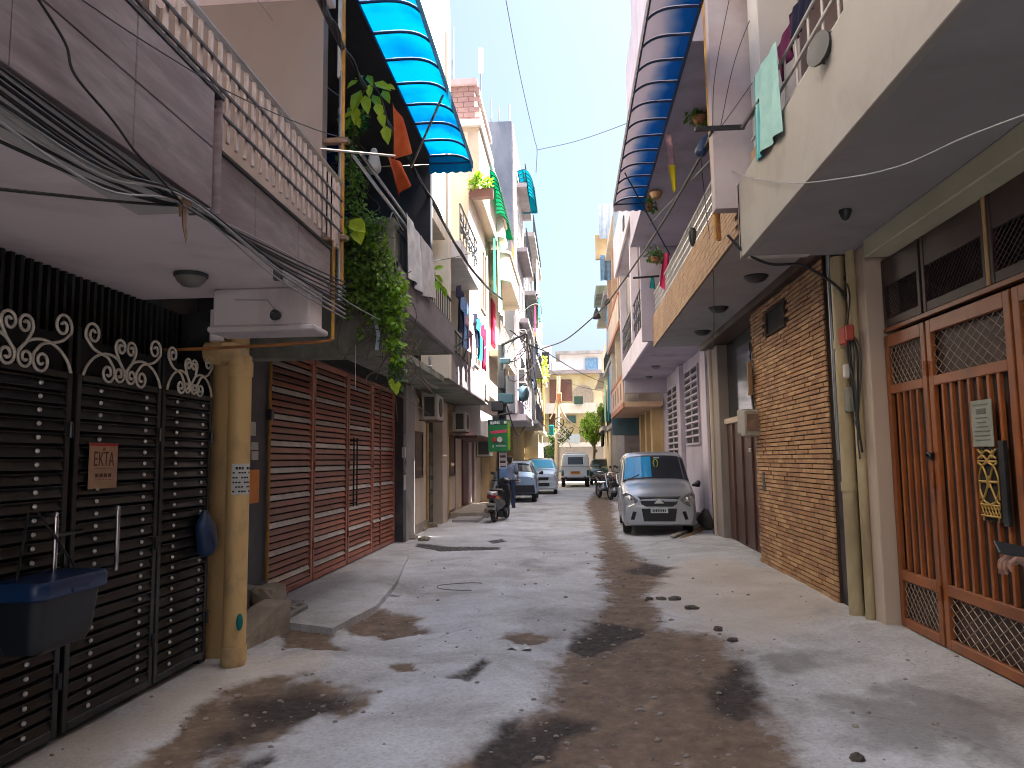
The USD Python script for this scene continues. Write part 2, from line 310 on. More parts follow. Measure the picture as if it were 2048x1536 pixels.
def leafmat(name, c, c2):
    n = {'o': ('geometry', {}), 'n': ('noise_texture', {'scale': 9., 'detail': 3.}), 'r': ('rgb_ramp', {'ramp': [(.3, c2), (.7, c)]}), 't': ('translucent_bsdf', {}), 'p': ('principled_bsdf', {'roughness': .45}), 'x': ('mix_closure', {'fac': .62})}
    MATS[name] = usdkit.material(stage, '/World/Looks/'+name, n, [('o.position', 'n.vector'), ('n.fac', 'r.fac'), ('r.color', 't.color'), ('r.color', 'p.base_color'), ('t.BSDF', 'x.closure1'), ('p.BSDF', 'x.closure2')], surface='x.closure')
leafmat('leaf_dark', (.09,.20,.035), (.04,.10,.02)); leafmat('leaf_mid', (.21,.37,.045), (.11,.23,.03)); leafmat('leaf_bright', (.30,.50,.025), (.16,.34,.02)); leafmat('leaf_lime', (.50,.62,.035), (.36,.5,.025))
paint('stem', (.13,.10,.06), None, 8, .8)
pane('glass'); pane('glass_tint', (.55,.62,.62))
def carpaint(name, c, metal=.55): return paint(name, c, tuple(x*.94 for x in c), 2, .28, metal, coat=.7)
carpaint('car_silver', (.44,.46,.49)); carpaint('car_white', (.66,.68,.70), 0.); carpaint('car_green', (.025,.06,.06), .4); carpaint('car_lightblue', (.52,.60,.65), .3); carpaint('car_steel', (.27,.38,.52))
paint('chrome', (.75,.76,.78), None, 6, .12, 1.); paint('headlight', (.34,.36,.36), (.2,.21,.21), 20, .1, .5); paint('tail_red', (.22,.012,.012), None, 6, .25); paint('tail_orange', (.6,.17,.02), None, 6, .3)
paint('grille_black', (.012,.012,.013), None, 6, .4); paint('plate_white', (.55,.62,.62), None, 6, .5); paint('plate_yellow', (.66,.24,.03), None, 6, .5)
paint('sunshade', (.03,.42,.72), (.04,.47,.76), 3, .5)
paint('scooter_black', (.022,.022,.025), None, 6, .25, coat=.5); paint('scooter_silver', (.5,.47,.48), None, 6, .3, .6)
paint('skin', (.30,.165,.115), (.25,.135,.09), 14, .5); paint('hair', (.012,.01,.009), None, 20, .6); paint('shirt_blue', (.24,.30,.42), (.19,.24,.35), 6, .9); paint('jeans', (.03,.055,.12), (.022,.04,.09), 9, .9); paint('shirt_dark', (.08,.05,.05), None, 9, .9); paint('trouser_dark', (.05,.045,.045), None, 9, .9); paint('shoe', (.03,.028,.026), None, 9, .6)
paint('terracotta', (.36,.15,.075), None, 8, .8); paint('basket', (.4,.24,.13), None, 8, .8)
paint('iron_dark', (.05,.055,.065), (.035,.04,.048), 8, .5, .5)
paint('debris', (.34,.30,.26), (.22,.19,.165), 10, .9, bump=.4); paint('debris_dark', (.09,.075,.065), (.06,.05,.045), 12, .95)
paint('debris_brown', (.15,.125,.105), (.07,.06,.052), 22, .95, bump=.5, bscale=40)
paint('beam_paint', (.58,.52,.53), (.50,.45,.455), 1.2, .85, dirt=(.36,.31,.30), dscale=1.6, dlo=.5, dhi=.72, streak=.5)

# ------------------------------------------------------------------ ground
def gpoly(pts): return Polygon([at_z(*p)[:2] for p in pts]).buffer(0)
def gmask(P, poly, soft, wob=.12, seed=0):
    'soft mask (1 inside) of a stain on the ground with a ragged edge'
    x, y = P[:, 0], P[:, 1]; b = poly.buffer(soft*2+wob*2).bounds
    near = (x > b[0]) & (x < b[2]) & (y > b[1]) & (y < b[3]); out = np.zeros(len(P))
    pts = shapely.points(P[near, :2]); d = shapely.distance(poly, pts)-np.where(shapely.contains(poly, pts), shapely.distance(poly.boundary, pts), 0)
    q = np.c_[P[near, :2]*[5., 3.], np.full(near.sum(), seed*3.7)]
    d = d+(meshkit.fbm(q, 5, seed)-.5)*wob*4
    out[near] = 1-smoothstep(-soft, soft, d); return out
xs = np.arange(-4.4, 4.4, .032)
ys = [-9.]
while ys[-1] < 62: ys.append(ys[-1]+max(.028, .028*abs(ys[-1]-4)/5))
ys = np.array(ys)
GX, GY = np.meshgrid(xs, ys, indexing='ij'); GP = np.c_[GX.ravel(), GY.ravel()]
band = gpoly([(860,1560),(940,1500),(1070,1415),(1100,1350),(1140,1290),(1180,1240),(1215,1190),(1195,1130),(1200,1080),(1170,1010),(1188,982),(1222,982),(1240,1075),(1290,1120),(1340,1140),(1300,1190),(1330,1250),(1460,1275),(1500,1330),(1515,1395),(1560,1440),(1640,1560)])
dark1 = gpoly([(840,1570),(960,1480),(1080,1420),(1190,1425),(1130,1470),(1060,1570)])
dark2 = gpoly([(1145,1290),(1185,1240),(1290,1250),(1260,1275),(1185,1300)])
dark3 = gpoly([(1400,1375),(1480,1320),(1510,1370),(1545,1420),(1480,1440),(1410,1410)])
dark4 = gpoly([(1240,1140),(1290,1122),(1345,1132),(1320,1148)])
left1 = gpoly([(190,1570),(330,1450),(430,1385),(560,1345),(690,1368),(722,1398),(690,1420),(600,1450),(560,1475),(470,1490),(420,1570)])
leftd = gpoly([(480,1400),(600,1370),(710,1385),(700,1410),(600,1440),(520,1470),(430,1500)])
left2 = gpoly([(480,1525),(545,1498),(552,1512),(500,1540)])
left3 = gpoly([(660,1240),(740,1212),(840,1232),(848,1262),(770,1276),(700,1262)])
left4 = gpoly([(900,1350),(960,1310),(985,1318),(940,1358)])
left5 = gpoly([(985,1275),(1060,1258),(1110,1270),(1060,1285)])
left6 = gpoly([(780,1325),(830,1318),(840,1335),(800,1342)])
mud = gpoly([(560,1250),(670,1262),(690,1300),(560,1290)])
crack = gpoly([(835,1085),(900,1092),(1000,1090),(1000,1096),(880,1102),(830,1092)])
crackb = gpoly([(975,1080),(1005,1074),(1012,1080),(985,1084)])
seam = gpoly([(650,1170),(700,1182),(800,1186),(800,1189),(700,1188),(640,1175)])
wet = gpoly([(1680,1400),(1850,1380),(2048,1440),(2048,1536),(1720,1470)])
wet2 = gpoly([(1520,1310),(1600,1300),(1640,1330),(1560,1350)])
cream_r = gpoly([(1300,1140),(1420,1110),(1560,1150),(1690,1215),(1600,1260),(1480,1290),(1380,1240),(1310,1200)])
cream_l = gpoly([(40,1536),(300,1400),(440,1330),(620,1300),(640,1330),(480,1380),(280,1500),(200,1560)])
pale1 = gpoly([(250,1450),(330,1408),(385,1418),(340,1480),(240,1510)]); pale2 = gpoly([(430,1500),(560,1470),(760,1400),(900,1420),(880,1530),(700,1570),(440,1570)])
def mk(lst): return np.max([gmask(GP, p, s, w, i*7+int(s*100)) for i, (p, s, w) in enumerate(lst)], axis=0)
brown = mk([(band,.22,.12),(left1,.16,.14),(left3,.12,.08),(left5,.06,.08),(left6,.03,.05),(mud,.05,.06)])
brown = np.clip(brown-.8*mk([(pale1,.06,.07)]), 0, 1)
black = mk([(dark1,.10,.16),(dark2,.06,.09),(dark3,.07,.12),(dark4,.10,.1),(leftd,.14,.14),(left2,.03,.04),(left4,.03,.05),(crack,.03,.02),(crackb,.02,.03),(seam,.008,.01)])
damp = mk([(wet,.2,.2),(wet2,.08,.08)])
creamy = mk([(cream_r,.25,.2),(cream_l,.2,.12)])
big = meshkit.fbm(np.c_[GP*[.9, .55], np.zeros(len(GP))], 5, 3); mid = meshkit.fbm(np.c_[GP*[6, 4], np.ones(len(GP))], 4, 9); fine = meshkit.fbm(np.c_[GP*28, np.ones(len(GP))], 3, 5)
gz = (big-.5)*.05*smoothstep(9, 3, np.abs(GP[:, 1]-10)/3)+(mid-.5)*.012+(fine-.5)*(.004+.022*brown)-.018*brown-.012*black+.02*smoothstep(1.5, 2.6, GP[:, 0])
gz -= .045*smoothstep(2.9, 1.2, np.abs(GP[:, 0]))*smoothstep(30, 14, GP[:, 1])*.5
gmat = usdkit.material(stage, '/World/Looks/lane_concrete', {
    'g': ('geometry', {}), 'ab': ('attribute', {'attribute': 'soil'}), 'ak': ('attribute', {'attribute': 'grime'}), 'ad': ('attribute', {'attribute': 'damp'}), 'ac': ('attribute', {'attribute': 'dust'}),
    'n1': ('noise_texture', {'scale': 1.3, 'detail': 9., 'roughness': .68}), 'r1': ('rgb_ramp', {'ramp': [(.3, (.45,.455,.47)), (.5, (.57,.58,.60)), (.72, (.66,.67,.70))]}),
    'n2': ('noise_texture', {'scale': 34., 'detail': 6., 'roughness': .7}), 'r2': ('rgb_ramp', {'ramp': [(.3, (.62,.6,.58)), (.55, (1,1,1)), (.8, (1.12,1.12,1.12))]}), 'mu': ('mix_color', {'blend_type': 'multiply', 'fac': .75}),
    'cr': ('mix_color', {'b': (.56,.48,.39)}), 'fc': ('math', {'math_type': 'multiply', 'value2': .55}),
    'n3': ('noise_texture', {'scale': 7., 'detail': 8., 'roughness': .7}), 'r3': ('rgb_ramp', {'ramp': [(.3, (.11,.078,.056)), (.55, (.20,.145,.105)), (.75, (.31,.235,.175))]}),
    's1': ('mix_color', {}), 'n4': ('noise_texture', {'scale': 16., 'detail': 6., 'roughness': .7}), 'r4': ('rgb_ramp', {'ramp': [(.32, (0,0,0)), (.62, (1,1,1))]}),
    'sk': ('math', {'math_type': 'multiply_add', 'value2': .5, 'value3': .65}), 'fk': ('math', {'math_type': 'multiply', 'use_clamp': True}),
    'n6': ('noise_texture', {'scale': 9., 'detail': 8., 'roughness': .72}), 'sb': ('math', {'math_type': 'multiply_add', 'value2': 1.5, 'value3': -.75}), 'sa': ('math', {'math_type': 'add'}), 'sr': ('rgb_ramp', {'ramp': [(.2, (0,0,0)), (.85, (1,1,1))]}), 's2': ('mix_color', {'b': (.042,.033,.029)}), 's3': ('mix_color', {'b': (.13,.115,.105)}), 'fd': ('math', {'math_type': 'multiply', 'value2': .6}),
    'n7': ('noise_texture', {'scale': .75, 'detail': 10., 'roughness': .7, 'distortion': .6}), 'r7': ('rgb_ramp', {'ramp': [(.36, (.60,.575,.55)), (.5, (.92,.91,.90)), (.64, (1.05,1.06,1.08))]}), 'm7': ('mix_color', {'blend_type': 'multiply', 'fac': .9}),
    'n8': ('noise_texture', {'scale': 3.2, 'detail': 5.}), 'mv': ('mix_color', {'blend_type': 'add', 'fac': .22}), 'v8': ('voronoi_texture', {'feature': 'distance_to_edge', 'scale': .42}), 'r8': ('rgb_ramp', {'ramp': [(0., (.35,.33,.31)), (.007, (1,1,1))]}), 'm8': ('mix_color', {'blend_type': 'multiply'}), 'r9': ('rgb_ramp', {'ramp': [(.52, (0,0,0)), (.60, (.5,.5,.5))]}),
    'n10': ('noise_texture', {'scale': 21., 'detail': 3., 'roughness': .6}), 'r10': ('rgb_ramp', {'ramp': [(.0, (.4,.37,.34)), (.27, (.45,.42,.4)), (.31, (1,1,1))]}), 'm10': ('mix_color', {'blend_type': 'multiply', 'fac': .8}),
    'n5': ('noise_texture', {'scale': 55., 'detail': 6., 'roughness': .7}), 'b': ('bump', {'strength': .7, 'distance': .012}), 'p': ('principled_bsdf', {'roughness': .82, 'specular_ior_level': .35})},
    [('g.position', 'n1.vector'), ('g.position', 'n2.vector'), ('g.position', 'n3.vector'), ('g.position', 'n4.vector'), ('g.position', 'n5.vector'), ('g.position', 'n6.vector'), ('n1.fac', 'r1.fac'), ('n2.fac', 'r2.fac'), ('r1.color', 'mu.a'), ('r2.color', 'mu.b'),
     ('ac.fac', 'fc.value1'), ('fc.value', 'cr.fac'), ('mu.result', 'm7.a'), ('g.position', 'n7.vector'), ('n7.fac', 'r7.fac'), ('r7.color', 'm7.b'), ('m7.result', 'm10.a'), ('g.position', 'n10.vector'), ('n10.fac', 'r10.fac'), ('r10.color', 'm10.b'), ('m10.result', 'm8.a'), ('g.position', 'n8.vector'), ('g.position', 'mv.a'), ('n8.color', 'mv.b'), ('mv.result', 'v8.vector'), ('v8.distance', 'r8.fac'), ('r8.color', 'm8.b'), ('n7.fac', 'r9.fac'), ('r9.color', 'm8.fac'), ('m8.result', 'cr.a'), ('n3.fac', 'r3.fac'), ('cr.result', 's1.a'), ('r3.color', 's1.b'),
     ('n6.fac', 'sb.value1'), ('sb.value', 'sa.value1'), ('ab.fac', 'sa.value2'), ('sa.value', 'sr.fac'), ('sr.color', 's1.fac'), ('n4.fac', 'r4.fac'), ('r4.color', 'sk.value1'), ('sk.value', 'fk.value1'), ('ak.fac', 'fk.value2'), ('fk.value', 's2.fac'), ('s1.result', 's2.a'),
     ('ad.fac', 'fd.value1'), ('fd.value', 's3.fac'), ('s2.result', 's3.a'), ('s3.result', 'p.base_color'), ('n5.fac', 'b.height'), ('b.normal', 'p.normal')], surface='p.BSDF')
mb = MB(); mb.grid(np.stack([GX, GY, gz.reshape(GX.shape)], -1))
lane = mb.build('lane', gmat, smooth=True, kind='structure', label='worn grey concrete lane with brown soil patches')
pv = UsdGeom.PrimvarsAPI(stage.GetPrimAtPath(lane.path))
for nm, a in (('soil', brown), ('grime', black), ('damp', damp), ('dust', creamy)):
    pv.CreatePrimvar(nm, Sdf.ValueTypeNames.FloatArray, 'vertex').Set(Vt.FloatArray.FromNumpy(a.astype(np.float32)))
_gi = None
def gheight(x, y):
    i = int(np.clip(np.searchsorted(xs, x), 0, len(xs)-1)); j = int(np.clip(np.searchsorted(ys, y), 0, len(ys)-1)); return gz.reshape(GX.shape)[i, j]
MB().box(-250, 250, -250, 250, -.5, -.12).build('ground', M['concrete'], kind='structure')
# raised concrete apron before the red gate, steps and rubble edge
c = [at_z(*p)[:2] for p in [(555,1252),(665,1266),(700,1235),(840,1130),(800,1095)]]
mb = MB(); poly = Polygon([(-3.35,7.35),(c[0][0],c[0][1]),(c[1][0],c[1][1]),(-2.05,7.9),(-2.2,9.5),(-2.6,12),(-3.0,13.9),(-3.35,13.9)])
mb.prism(list(poly.exterior.coords)[:-1], 'z', -.1, .045); mb.build('apron', gmat, kind='structure', label='raised concrete apron before the red slatted gate')

# loose stones, litter
def stone(o, s, seed, mat, name, label, cat='stone', group=None):
    m = trimesh.creation.icosphere(2, 1.0); v = m.vertices.copy(); v = v*(.35+1.2*meshkit.fbm(v*1.9+seed, 3, seed)[:, None]); v = np.sign(v)*np.abs(v)**.8
    MB().raw(v*np.array(s)+np.array([o[0], o[1], gheight(o[0], o[1])+s[2]*.55]), m.faces).build(name, M[mat], smooth=22, label=label, cat=cat, group=group)
for i, (px, py, s, l) in enumerate([(1298,1194,(.06,.04,.03),'dark broken lump, leftmost of the rubble row on the soil'),(1322,1194,(.07,.045,.025),'flat grey lump in the middle of the rubble row'),(1350,1195,(.085,.06,.035),'largest dark lump of the rubble row on the soil'),(1383,1215,(.09,.05,.03),'dark lump lying just below the rubble row, nearer the viewer'),
        (1436,1258,(.05,.03,.035),'small pale-topped stone below the rubble row towards the right gate'),(1465,1278,(.06,.04,.03),'dark stone at the right edge of the brown soil'),(1715,1512,(.045,.035,.03),'dark pebble on the damp concrete at the lower right')]):
    stone(at_z(px, py), tuple(q*.8 for q in s), i+3, 'debris_brown', 'stone', l)
for i, (px, py) in enumerate([(1215,1298),(1280,1405),(1210,1520),(1078,1498)]):
    stone(at_z(px, py), (.035,.02,.012), 40+i, 'debris', 'stone', ['white chip on the soil just below the dark patch','white chip in the middle of the brown soil','white chip at the very bottom of the brown soil','white chip on the black soil at the bottom'][i])
mb = MB(); r2 = np.random.default_rng(5)
for i in range(900):
    j = r2.integers(len(GP))
    while not (.2 < GP[j, 1]-2 < 11 and abs(GP[j, 0]) < 2.9 and (brown[j] > .4 or r2.random() < .12)): j = r2.integers(len(GP))
    s = .004+.016*r2.random()**3; m = trimesh.creation.icosphere(0, 1.0); v = m.vertices*(.7+.6*r2.random((12, 1)))*s*np.array([1.3,1,.7]); mb.raw(v+np.array([GP[j,0], GP[j,1], gz[j]+s*.25]), m.faces)
mb.build('gravel', M['debris'], label='small grit and gravel scattered over the soil patches', cat='gravel', kind='stuff')
p = at_z(1040, 1297); z0 = gheight(p[0], p[1])
t = thing('crumpled_wrapper', 'folded white wrapper lying on the grey concrete in mid lane', 'litter', (p[0], p[1], z0))
P = np.array([[[p[0]-.11+.2*i/4, p[1]+.07*j/2-.03*i/4, z0+.008+.02*math.sin(i*2.2+j)+.022*(j == 1)] for j in range(3)] for i in range(5)]); MB().sheet(P, .002).build('wrapper_sheet', M['sign_white'], t)
p = at_z(932, 1170); a = np.linspace(0, 2*np.pi, 60); R = np.array([.62, .2]); pts = np.c_[p[0]+.36*np.cos(a), p[1]+.27*np.sin(a), np.zeros(60)]; pts[:, 2] = [gheight(q[0], q[1])+.004 for q in pts]
MB().tube(pts[10:48], .004, 6, False).build('manhole_rim', M['debris_dark'], label='thin round rim of a buried cover in the concrete', cat='manhole')
# concrete ramp, blocks and stones at the left gate's end
t = thing('ramp_block', 'sloping concrete ramp block between the cream pipe and the lane', 'concrete ramp', (-2.75,6.75,0))
c = [at_z(*p) for p in [(478,1305),(560,1308),(580,1300)]]
mb = MB(); mb.prism([(6.15,-.05),(7.0,-.05),(7.0,.27),(6.75,.25),(6.15,.06)], 'x', -2.98, -2.72); V = mb.v[0]; V[:, :2] += (meshkit.noise(V*5, 2)[:, None]-.5)*.05
V[:, 0] += (V[:, 1]-6.15)*.1; mb.build('ramp', M['concrete_warm'], t)
for k, (x0, x1, y0, y1, z0, z1, l) in enumerate([(-3.28,-3.04,7.0,7.32,.1,.36,'rough grey concrete block under the dark wall strip'),(-3.03,-2.80,7.02,7.36,.13,.37,'tan broken concrete block beside the red gate foot'),(-3.02,-2.74,7.37,7.72,0,.14,'low grey concrete slab at the corner of the red gate apron')]):
    m = trimesh.creation.box((x1-x0, y1-y0, z1-z0)); m = m.subdivide().subdivide(); v = m.vertices; v = v*(1-.10*(np.abs(v/np.array([x1-x0,y1-y0,z1-z0])).sum(1) > 1.1))[:, None]+(meshkit.noise(v*9+k*3, k)[:, None]-.5)*.03
    MB().raw(v+np.array([(x0+x1)/2,(y0+y1)/2,(z0+z1)/2]), m.faces).build('concrete_block', M['concrete_warm' if k == 1 else 'concrete'], label=l, cat='concrete block')
MB().box(-3.3,-2.72,6.98,7.75,-.1,.1,.02).build('concrete_step', M['concrete'], label='low concrete step carrying the two blocks by the dark wall strip', cat='step')

# ------------------------------------------------------------------ LEFT BUILDING 1 (black gate)
b1 = thing('residential_building', 'nearest left house with marble-clad balcony above the black gate', 'building', (-6,0,0))
MB().box(-11,-1.9,-9,5.45,5.25,9.5).build('upper_storey', M['cream'], b1); MB().box(-11,-3.26,-9,7.95,0,9.5).build('wall', M['dark_wall'], b1)
MB().box(-3.26,-1.755,-9,5.25,2.76,2.98).build('balcony_slab', M['soffit'], b1); MB().box(-1.754,-1.637,-9,3.265,2.76,2.98).build('balcony_edge', M['soffit'], b1)
MB().box(-3.24,-3.19,-9,5.9,2.36,2.757).build('lintel', M['interior_dark'], b1)
MB().box(-1.98,-1.635,-9,3.25,2.70,2.757).build('soffit_strip', M['soffit_box'], b1)
# marble panels on the box and on the set-back fascia
for k, y in enumerate(np.arange(-3.0, 3.2, .62)):
    y1 = min(y+.615, 3.27)
    MB().box(-1.633,-1.60,y,y1,2.985,3.25,.003).build('marble_panel', M['marble'], b1); MB().box(-1.633,-1.60,y,y1,2.70,2.981,.003).build('marble_panel', M['marble'], b1)
for k, y in enumerate(np.arange(3.285, 5.2, .66)):
    MB().box(-1.75,-1.72,y,min(y+.655,5.25),2.745,3.09,.003).build('marble_panel', M['marble'], b1)
MB().box(-1.75,-1.602,3.272,3.283,2.70,3.25).build('marble_return', M['marble'], b1)
MB().box(-1.76,-1.595,-3,3.29,3.25,3.275,.004).build('capping', M['black_cap'], b1); MB().box(-1.79,-1.71,3.29,5.27,3.092,3.115,.004).build('capping', M['black_cap'], b1)
mb = MB().box(-2.46,-1.77,4.97,5.24,2.485,2.757,.012); mb.box(-2.49,-1.73,4.95,5.26,2.45,2.49,.01); mb.build('end_beam', M['beam_paint'], b1)
MB().box(-3.1,-1.8,5.27,5.38,2.98,5.06).build('end_wall', M['brown_wall'], b1)
MB().box(-3.26,-3.1,-9,5.38,2.98,5.06).build('balcony_back_wall', M['brown_wall'], b1)
MB().box(-3.26,-1.75,-9,5.4,5.06,5.25).build('upper_slab', M['soffit'], b1)
MB().box(-1.9,-1.75,-9,5.4,5.25,6.2).build('upper_parapet', M['brown_wall'], b1)
for k, y in enumerate([1.2, 2.4, 3.5]): MB().box(-3.098,-3.06,y,y+.75,3.0,4.9,.01).build('door', M['wood'], b1)
# balcony railing: every bar a piece
rl = MB()
for z, r in ((3.60,.022),(3.36,.011),(3.18,.011)): rl.tube([(-1.655,-2,z),(-1.655,5.27,z)], r, 8)
RL = MB(); RL.tube([(-1.655,-2,3.60),(-1.655,5.27,3.60)], .02, 8); RL = RL.build('railing_top', M['steel'], b1)
rd = MB()
for z in (3.46, 3.34, 3.22): rd.box(-1.646,-1.634,-2,5.27,z-.006,z+.006)
rd = rd.build('railing_rail', M['black_cap'], b1)
for k, y in enumerate(np.arange(.9, 5.25, .098)):
    zb = 3.275 if y < 3.28 else 3.115
    MB().box(-1.664,-1.648,y-.013,y+.013,zb,3.585,.003).build('railing_bar', M['steel_dull'], RL)
mb = MB().box(-1.69,-1.66,5.22,5.28,3.1,3.62,.005); mb.build('railing_post', M['steel_dull'], b1)
# dark vertical bars above the gate
for k, y in enumerate(np.arange(2.2, 5.85, .075)): MB().box(-3.165,-3.13,y,y+.028,2.2,2.757).build('grille_bar', M['black_metal'], b1)
MB().box(-3.17,-2.9,5.80,5.9,0,2.757).build('gate_jamb', M['black_metal'], b1)

# black gate leaves
SL = .0745
def black_leaf(y0, y1, label, studs, handle=None, mirror=False):
    g = thing('gate_leaf', label, 'gate', (-2.88, (y0+y1)/2, 0)); X0, X1 = -2.905, -2.865
    fr = MB(); fr.box(X0,X1,y0,y0+.045,.05,2.08,.004); fr.box(X0,X1,y1-.045,y1,.05,2.08,.004); fr.box(X0,X1,y0+.045,y1-.045,.05,.10,.004); fr.box(X0,X1,y0+.045,y1-.045,2.04,2.08,.004); fr.build('frame', M['black_metal'], g)
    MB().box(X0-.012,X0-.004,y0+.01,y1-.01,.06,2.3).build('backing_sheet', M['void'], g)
    z = .105; n = 0
    while z+.055 < 2.045:
        MB().obox(((X0+X1)/2+.004,(y0+y1)/2,z+.028+random.uniform(-.0025,.0025)),(.008,y1-y0-.092,.060),roty(-.30+random.uniform(-.05,.05))@rotx(random.uniform(-.0025,.0025)),.002).box(X1-.012,X1+.006,y0+.047,y1-.047,z+.052,z+.0575).build('slat', M['black_metal'], g)
        for s in studs:
            yy = y0+s*(y1-y0); MB().lathe([(.0135,0),(.0135,.005),(.010,.011),(0,.013)], (X1-.004,yy,z+.030), (1,0,0), 10).build('stud', M['stud_metal'], g, smooth=40)
        z += SL; n += 1
    for a_ in (y0, y1-.04): MB().box(X0,X1-.01,a_,a_+.04,2.08,2.36,.004).build('scroll_post', M['black_metal'], g)
    # scrollwork: arches, S-curves and spirals, mirrored about the leaf's middle
    w = (y1-y0)/2-.03; cy = (y0+y1)/2
    for sgn in (-1, 1):
        f = lambda u, v: np.array([cy+sgn*u*w, 2.075+v*.30])
        def scroll(pts, c, turns, d, r0=None):
            q = spline([(*f(u, v), 0) for u, v in pts], 7)[:, :2]; cc = f(*c); s0 = q[-1]-cc; r = np.linalg.norm(s0); t0 = math.atan2(s0[1], s0[0]); th = np.linspace(0, turns*2*np.pi, 40)
            sp = cc+(r*(1-.80*th/th[-1]))[:, None]*np.c_[np.cos(t0+sgn*d*th), np.sin(t0+sgn*d*th)]; q = np.vstack([q, sp[1:]])
            MB().tube(np.c_[np.full(len(q), X1+.008), q], .0088, 7).build('scroll', M['scroll_metal'], g, smooth=True)
        scroll([(-.99,.0),(-.90,.22),(-.72,.42),(-.46,.52),(-.20,.45),(-.04,.24)], (-.155,.14), 1.5, -1)
        scroll([(-.62,.50),(-.80,.58),(-.96,.76)], (-.80,.86), 1.5, -1)
        scroll([(-.62,.50),(-.44,.44),(-.30,.26)], (-.43,.13), 1.5, -1)
        scroll([(-.03,.24),(-.16,.42),(-.25,.62)], (-.13,.72), 1.5, -1)
    if handle is not None:
        h = y0+handle*(y1-y0); MB().tube(spline([(X1,h,1.28),(X1+.055,h,1.28),(X1+.065,h,1.26),(X1+.065,h,.93),(X1+.055,h,.91),(X1,h,.91)], 4), .0125, 10).build('handle', M['steel'], g, smooth=True)
    for zz in (.35, 1.0, 1.75): MB().cyl((X1+.006,y1-.004,zz-.045),(X1+.006,y1-.004,zz+.045),.012,8).build('hinge', M['black_metal'], g)
    return g
black_leaf(2.22,3.16,'black slatted gate leaf with studs at the far left edge',(.25,.75))
black_leaf(3.18,4.12,'black studded gate leaf behind the hanging bin',(.3,.72),.81)
g2 = black_leaf(4.16,5.07,'black studded gate leaf carrying the tan name board',(.25,.80),.38)
black_leaf(5.09,5.83,'black studded gate leaf nearest the cream drain pipe',(.27,.80))
MB().cyl((-2.862,4.04,1.16),(-2.862,4.26,1.16),.012,8).build('gate_bolt', M['black_metal'], g2)
# name board
o = np.array([-2.845, 4.63, 1.42]); p0, p1 = at_x(183,882,-2.845), at_x(238,975,-2.845)
t = thing('name_board', 'tan paper board reading EKTA on the black gate', 'sign', o)
ya, yb, za, zb = p0[1], at_x(238,882,-2.845)[1], p1[2], p0[2]-.01; yc = (ya+yb)/2; W_ = yb-ya; H_ = zb-za
MB().box(-2.857,-2.850,ya,yb,za,zb).build('board', M['paper_tan'], t); MB().box(-2.8495,-2.848,ya,yb,zb-.018,zb-.001).build('red_strip', M['ink_red'], t)
mb = MB(); mb.text('EKTA', .085, (-2.8495,yc,za+H_*.50), (0,1,0), (0,0,1), .0015, W_*.72); mb.build('lettering', M['ink_brown'], t)
mb = MB(); mb.box(-2.8495,-2.848,yc-W_*.33,yc+W_*.33,za+H_*.44,za+H_*.448)
for i, w in enumerate((.05,.03,.022,.035)): mb.box(-2.8495,-2.848,yc-W_*.30+i*W_*.155,yc-W_*.30+i*W_*.155+W_*.11,za+H_*.25,za+H_*.33)
for i in range(5): mb.box(-2.8495,-2.848,yc-W_*.3+i*W_*.125,yc-W_*.3+i*W_*.125+W_*.07,za+H_*.19,za+H_*.2)
for i in range(2): mb.box(-2.8495,-2.848,yc-.012+i*.012,yc-.006+i*.012,za+H_*.84,za+H_*.9)
mb.build('small_lettering', M['ink_brown'], t)
# bin hung on the gate
t = thing('hanging_bin', 'dark plastic bin with blue rim hung on the black gate', 'bin', (-2.7,3.86,.8)); cy = 3.86
def rrect(x0, x1, y0, y1, r, z, n=5):
    out = []
    for cx, cyy, a in ((x1-r,y1-r,0),(x0+r,y1-r,90),(x0+r,y0+r,180),(x1-r,y0+r,270)):
        for k in range(n): th = math.radians(a+90*k/(n-1)); out.append((cx+r*math.cos(th), cyy+r*math.sin(th), z))
    return np.array(out)
def loft(mb, rings, cap=True, close=True):
    n = len(rings[0]); V = np.vstack(rings); f = []
    for i in range(len(rings)-1):
        for j in range(n if close else n-1): a, b = i*n+j, i*n+(j+1) % n; f += [[a,b,b+n],[a,b+n,a+n]]
    if cap:
        V = np.vstack([V, rings[0].mean(0), rings[-1].mean(0)]); k = len(rings)*n
        for j in range(n): f += [[k,(j+1) % n,j],[k+1,(len(rings)-1)*n+j,(len(rings)-1)*n+(j+1) % n]]
    return mb.raw(V, f)
bx0, bx1, by0, by1 = -2.845, -2.57, 3.53, 4.06
mb = MB(); loft(mb, [rrect(bx0+.02,bx1-.05,by0+.06,by1-.06,.05,.62), rrect(bx0+.01,bx1-.03,by0+.03,by1-.03,.06,.68), rrect(bx0,bx1-.01,by0+.01,by1-.01,.06,.90)], True); mb.build('bin_body', M['bin_black'], t, smooth=50)
for yy in (3.68, 3.80, 3.92): MB().obox((bx1-.03,yy,.775),(.012,.018,.2),roty(.09),.004).build('moulded_rib', M['bin_black'], t)
MB().box(bx1-.005,bx1+.03,3.73,3.87,.90,.925,.006).build('grip', M['plastic_blue'], t)
mb = MB(); loft(mb, [rrect(bx0-.005,bx1+.005,by0-.005,by1+.005,.06,.885), rrect(bx0-.012,bx1+.02,by0-.02,by1+.02,.07,.90), rrect(bx0-.012,bx1+.02,by0-.02,by1+.02,.07,.955), rrect(bx0-.005,bx1+.008,by0-.008,by1+.008,.065,.975), rrect(bx0+.02,bx1-.02,by0+.02,by1-.02,.05,.977)], True); mb.build('rim', M['plastic_blue'], t, smooth=50)
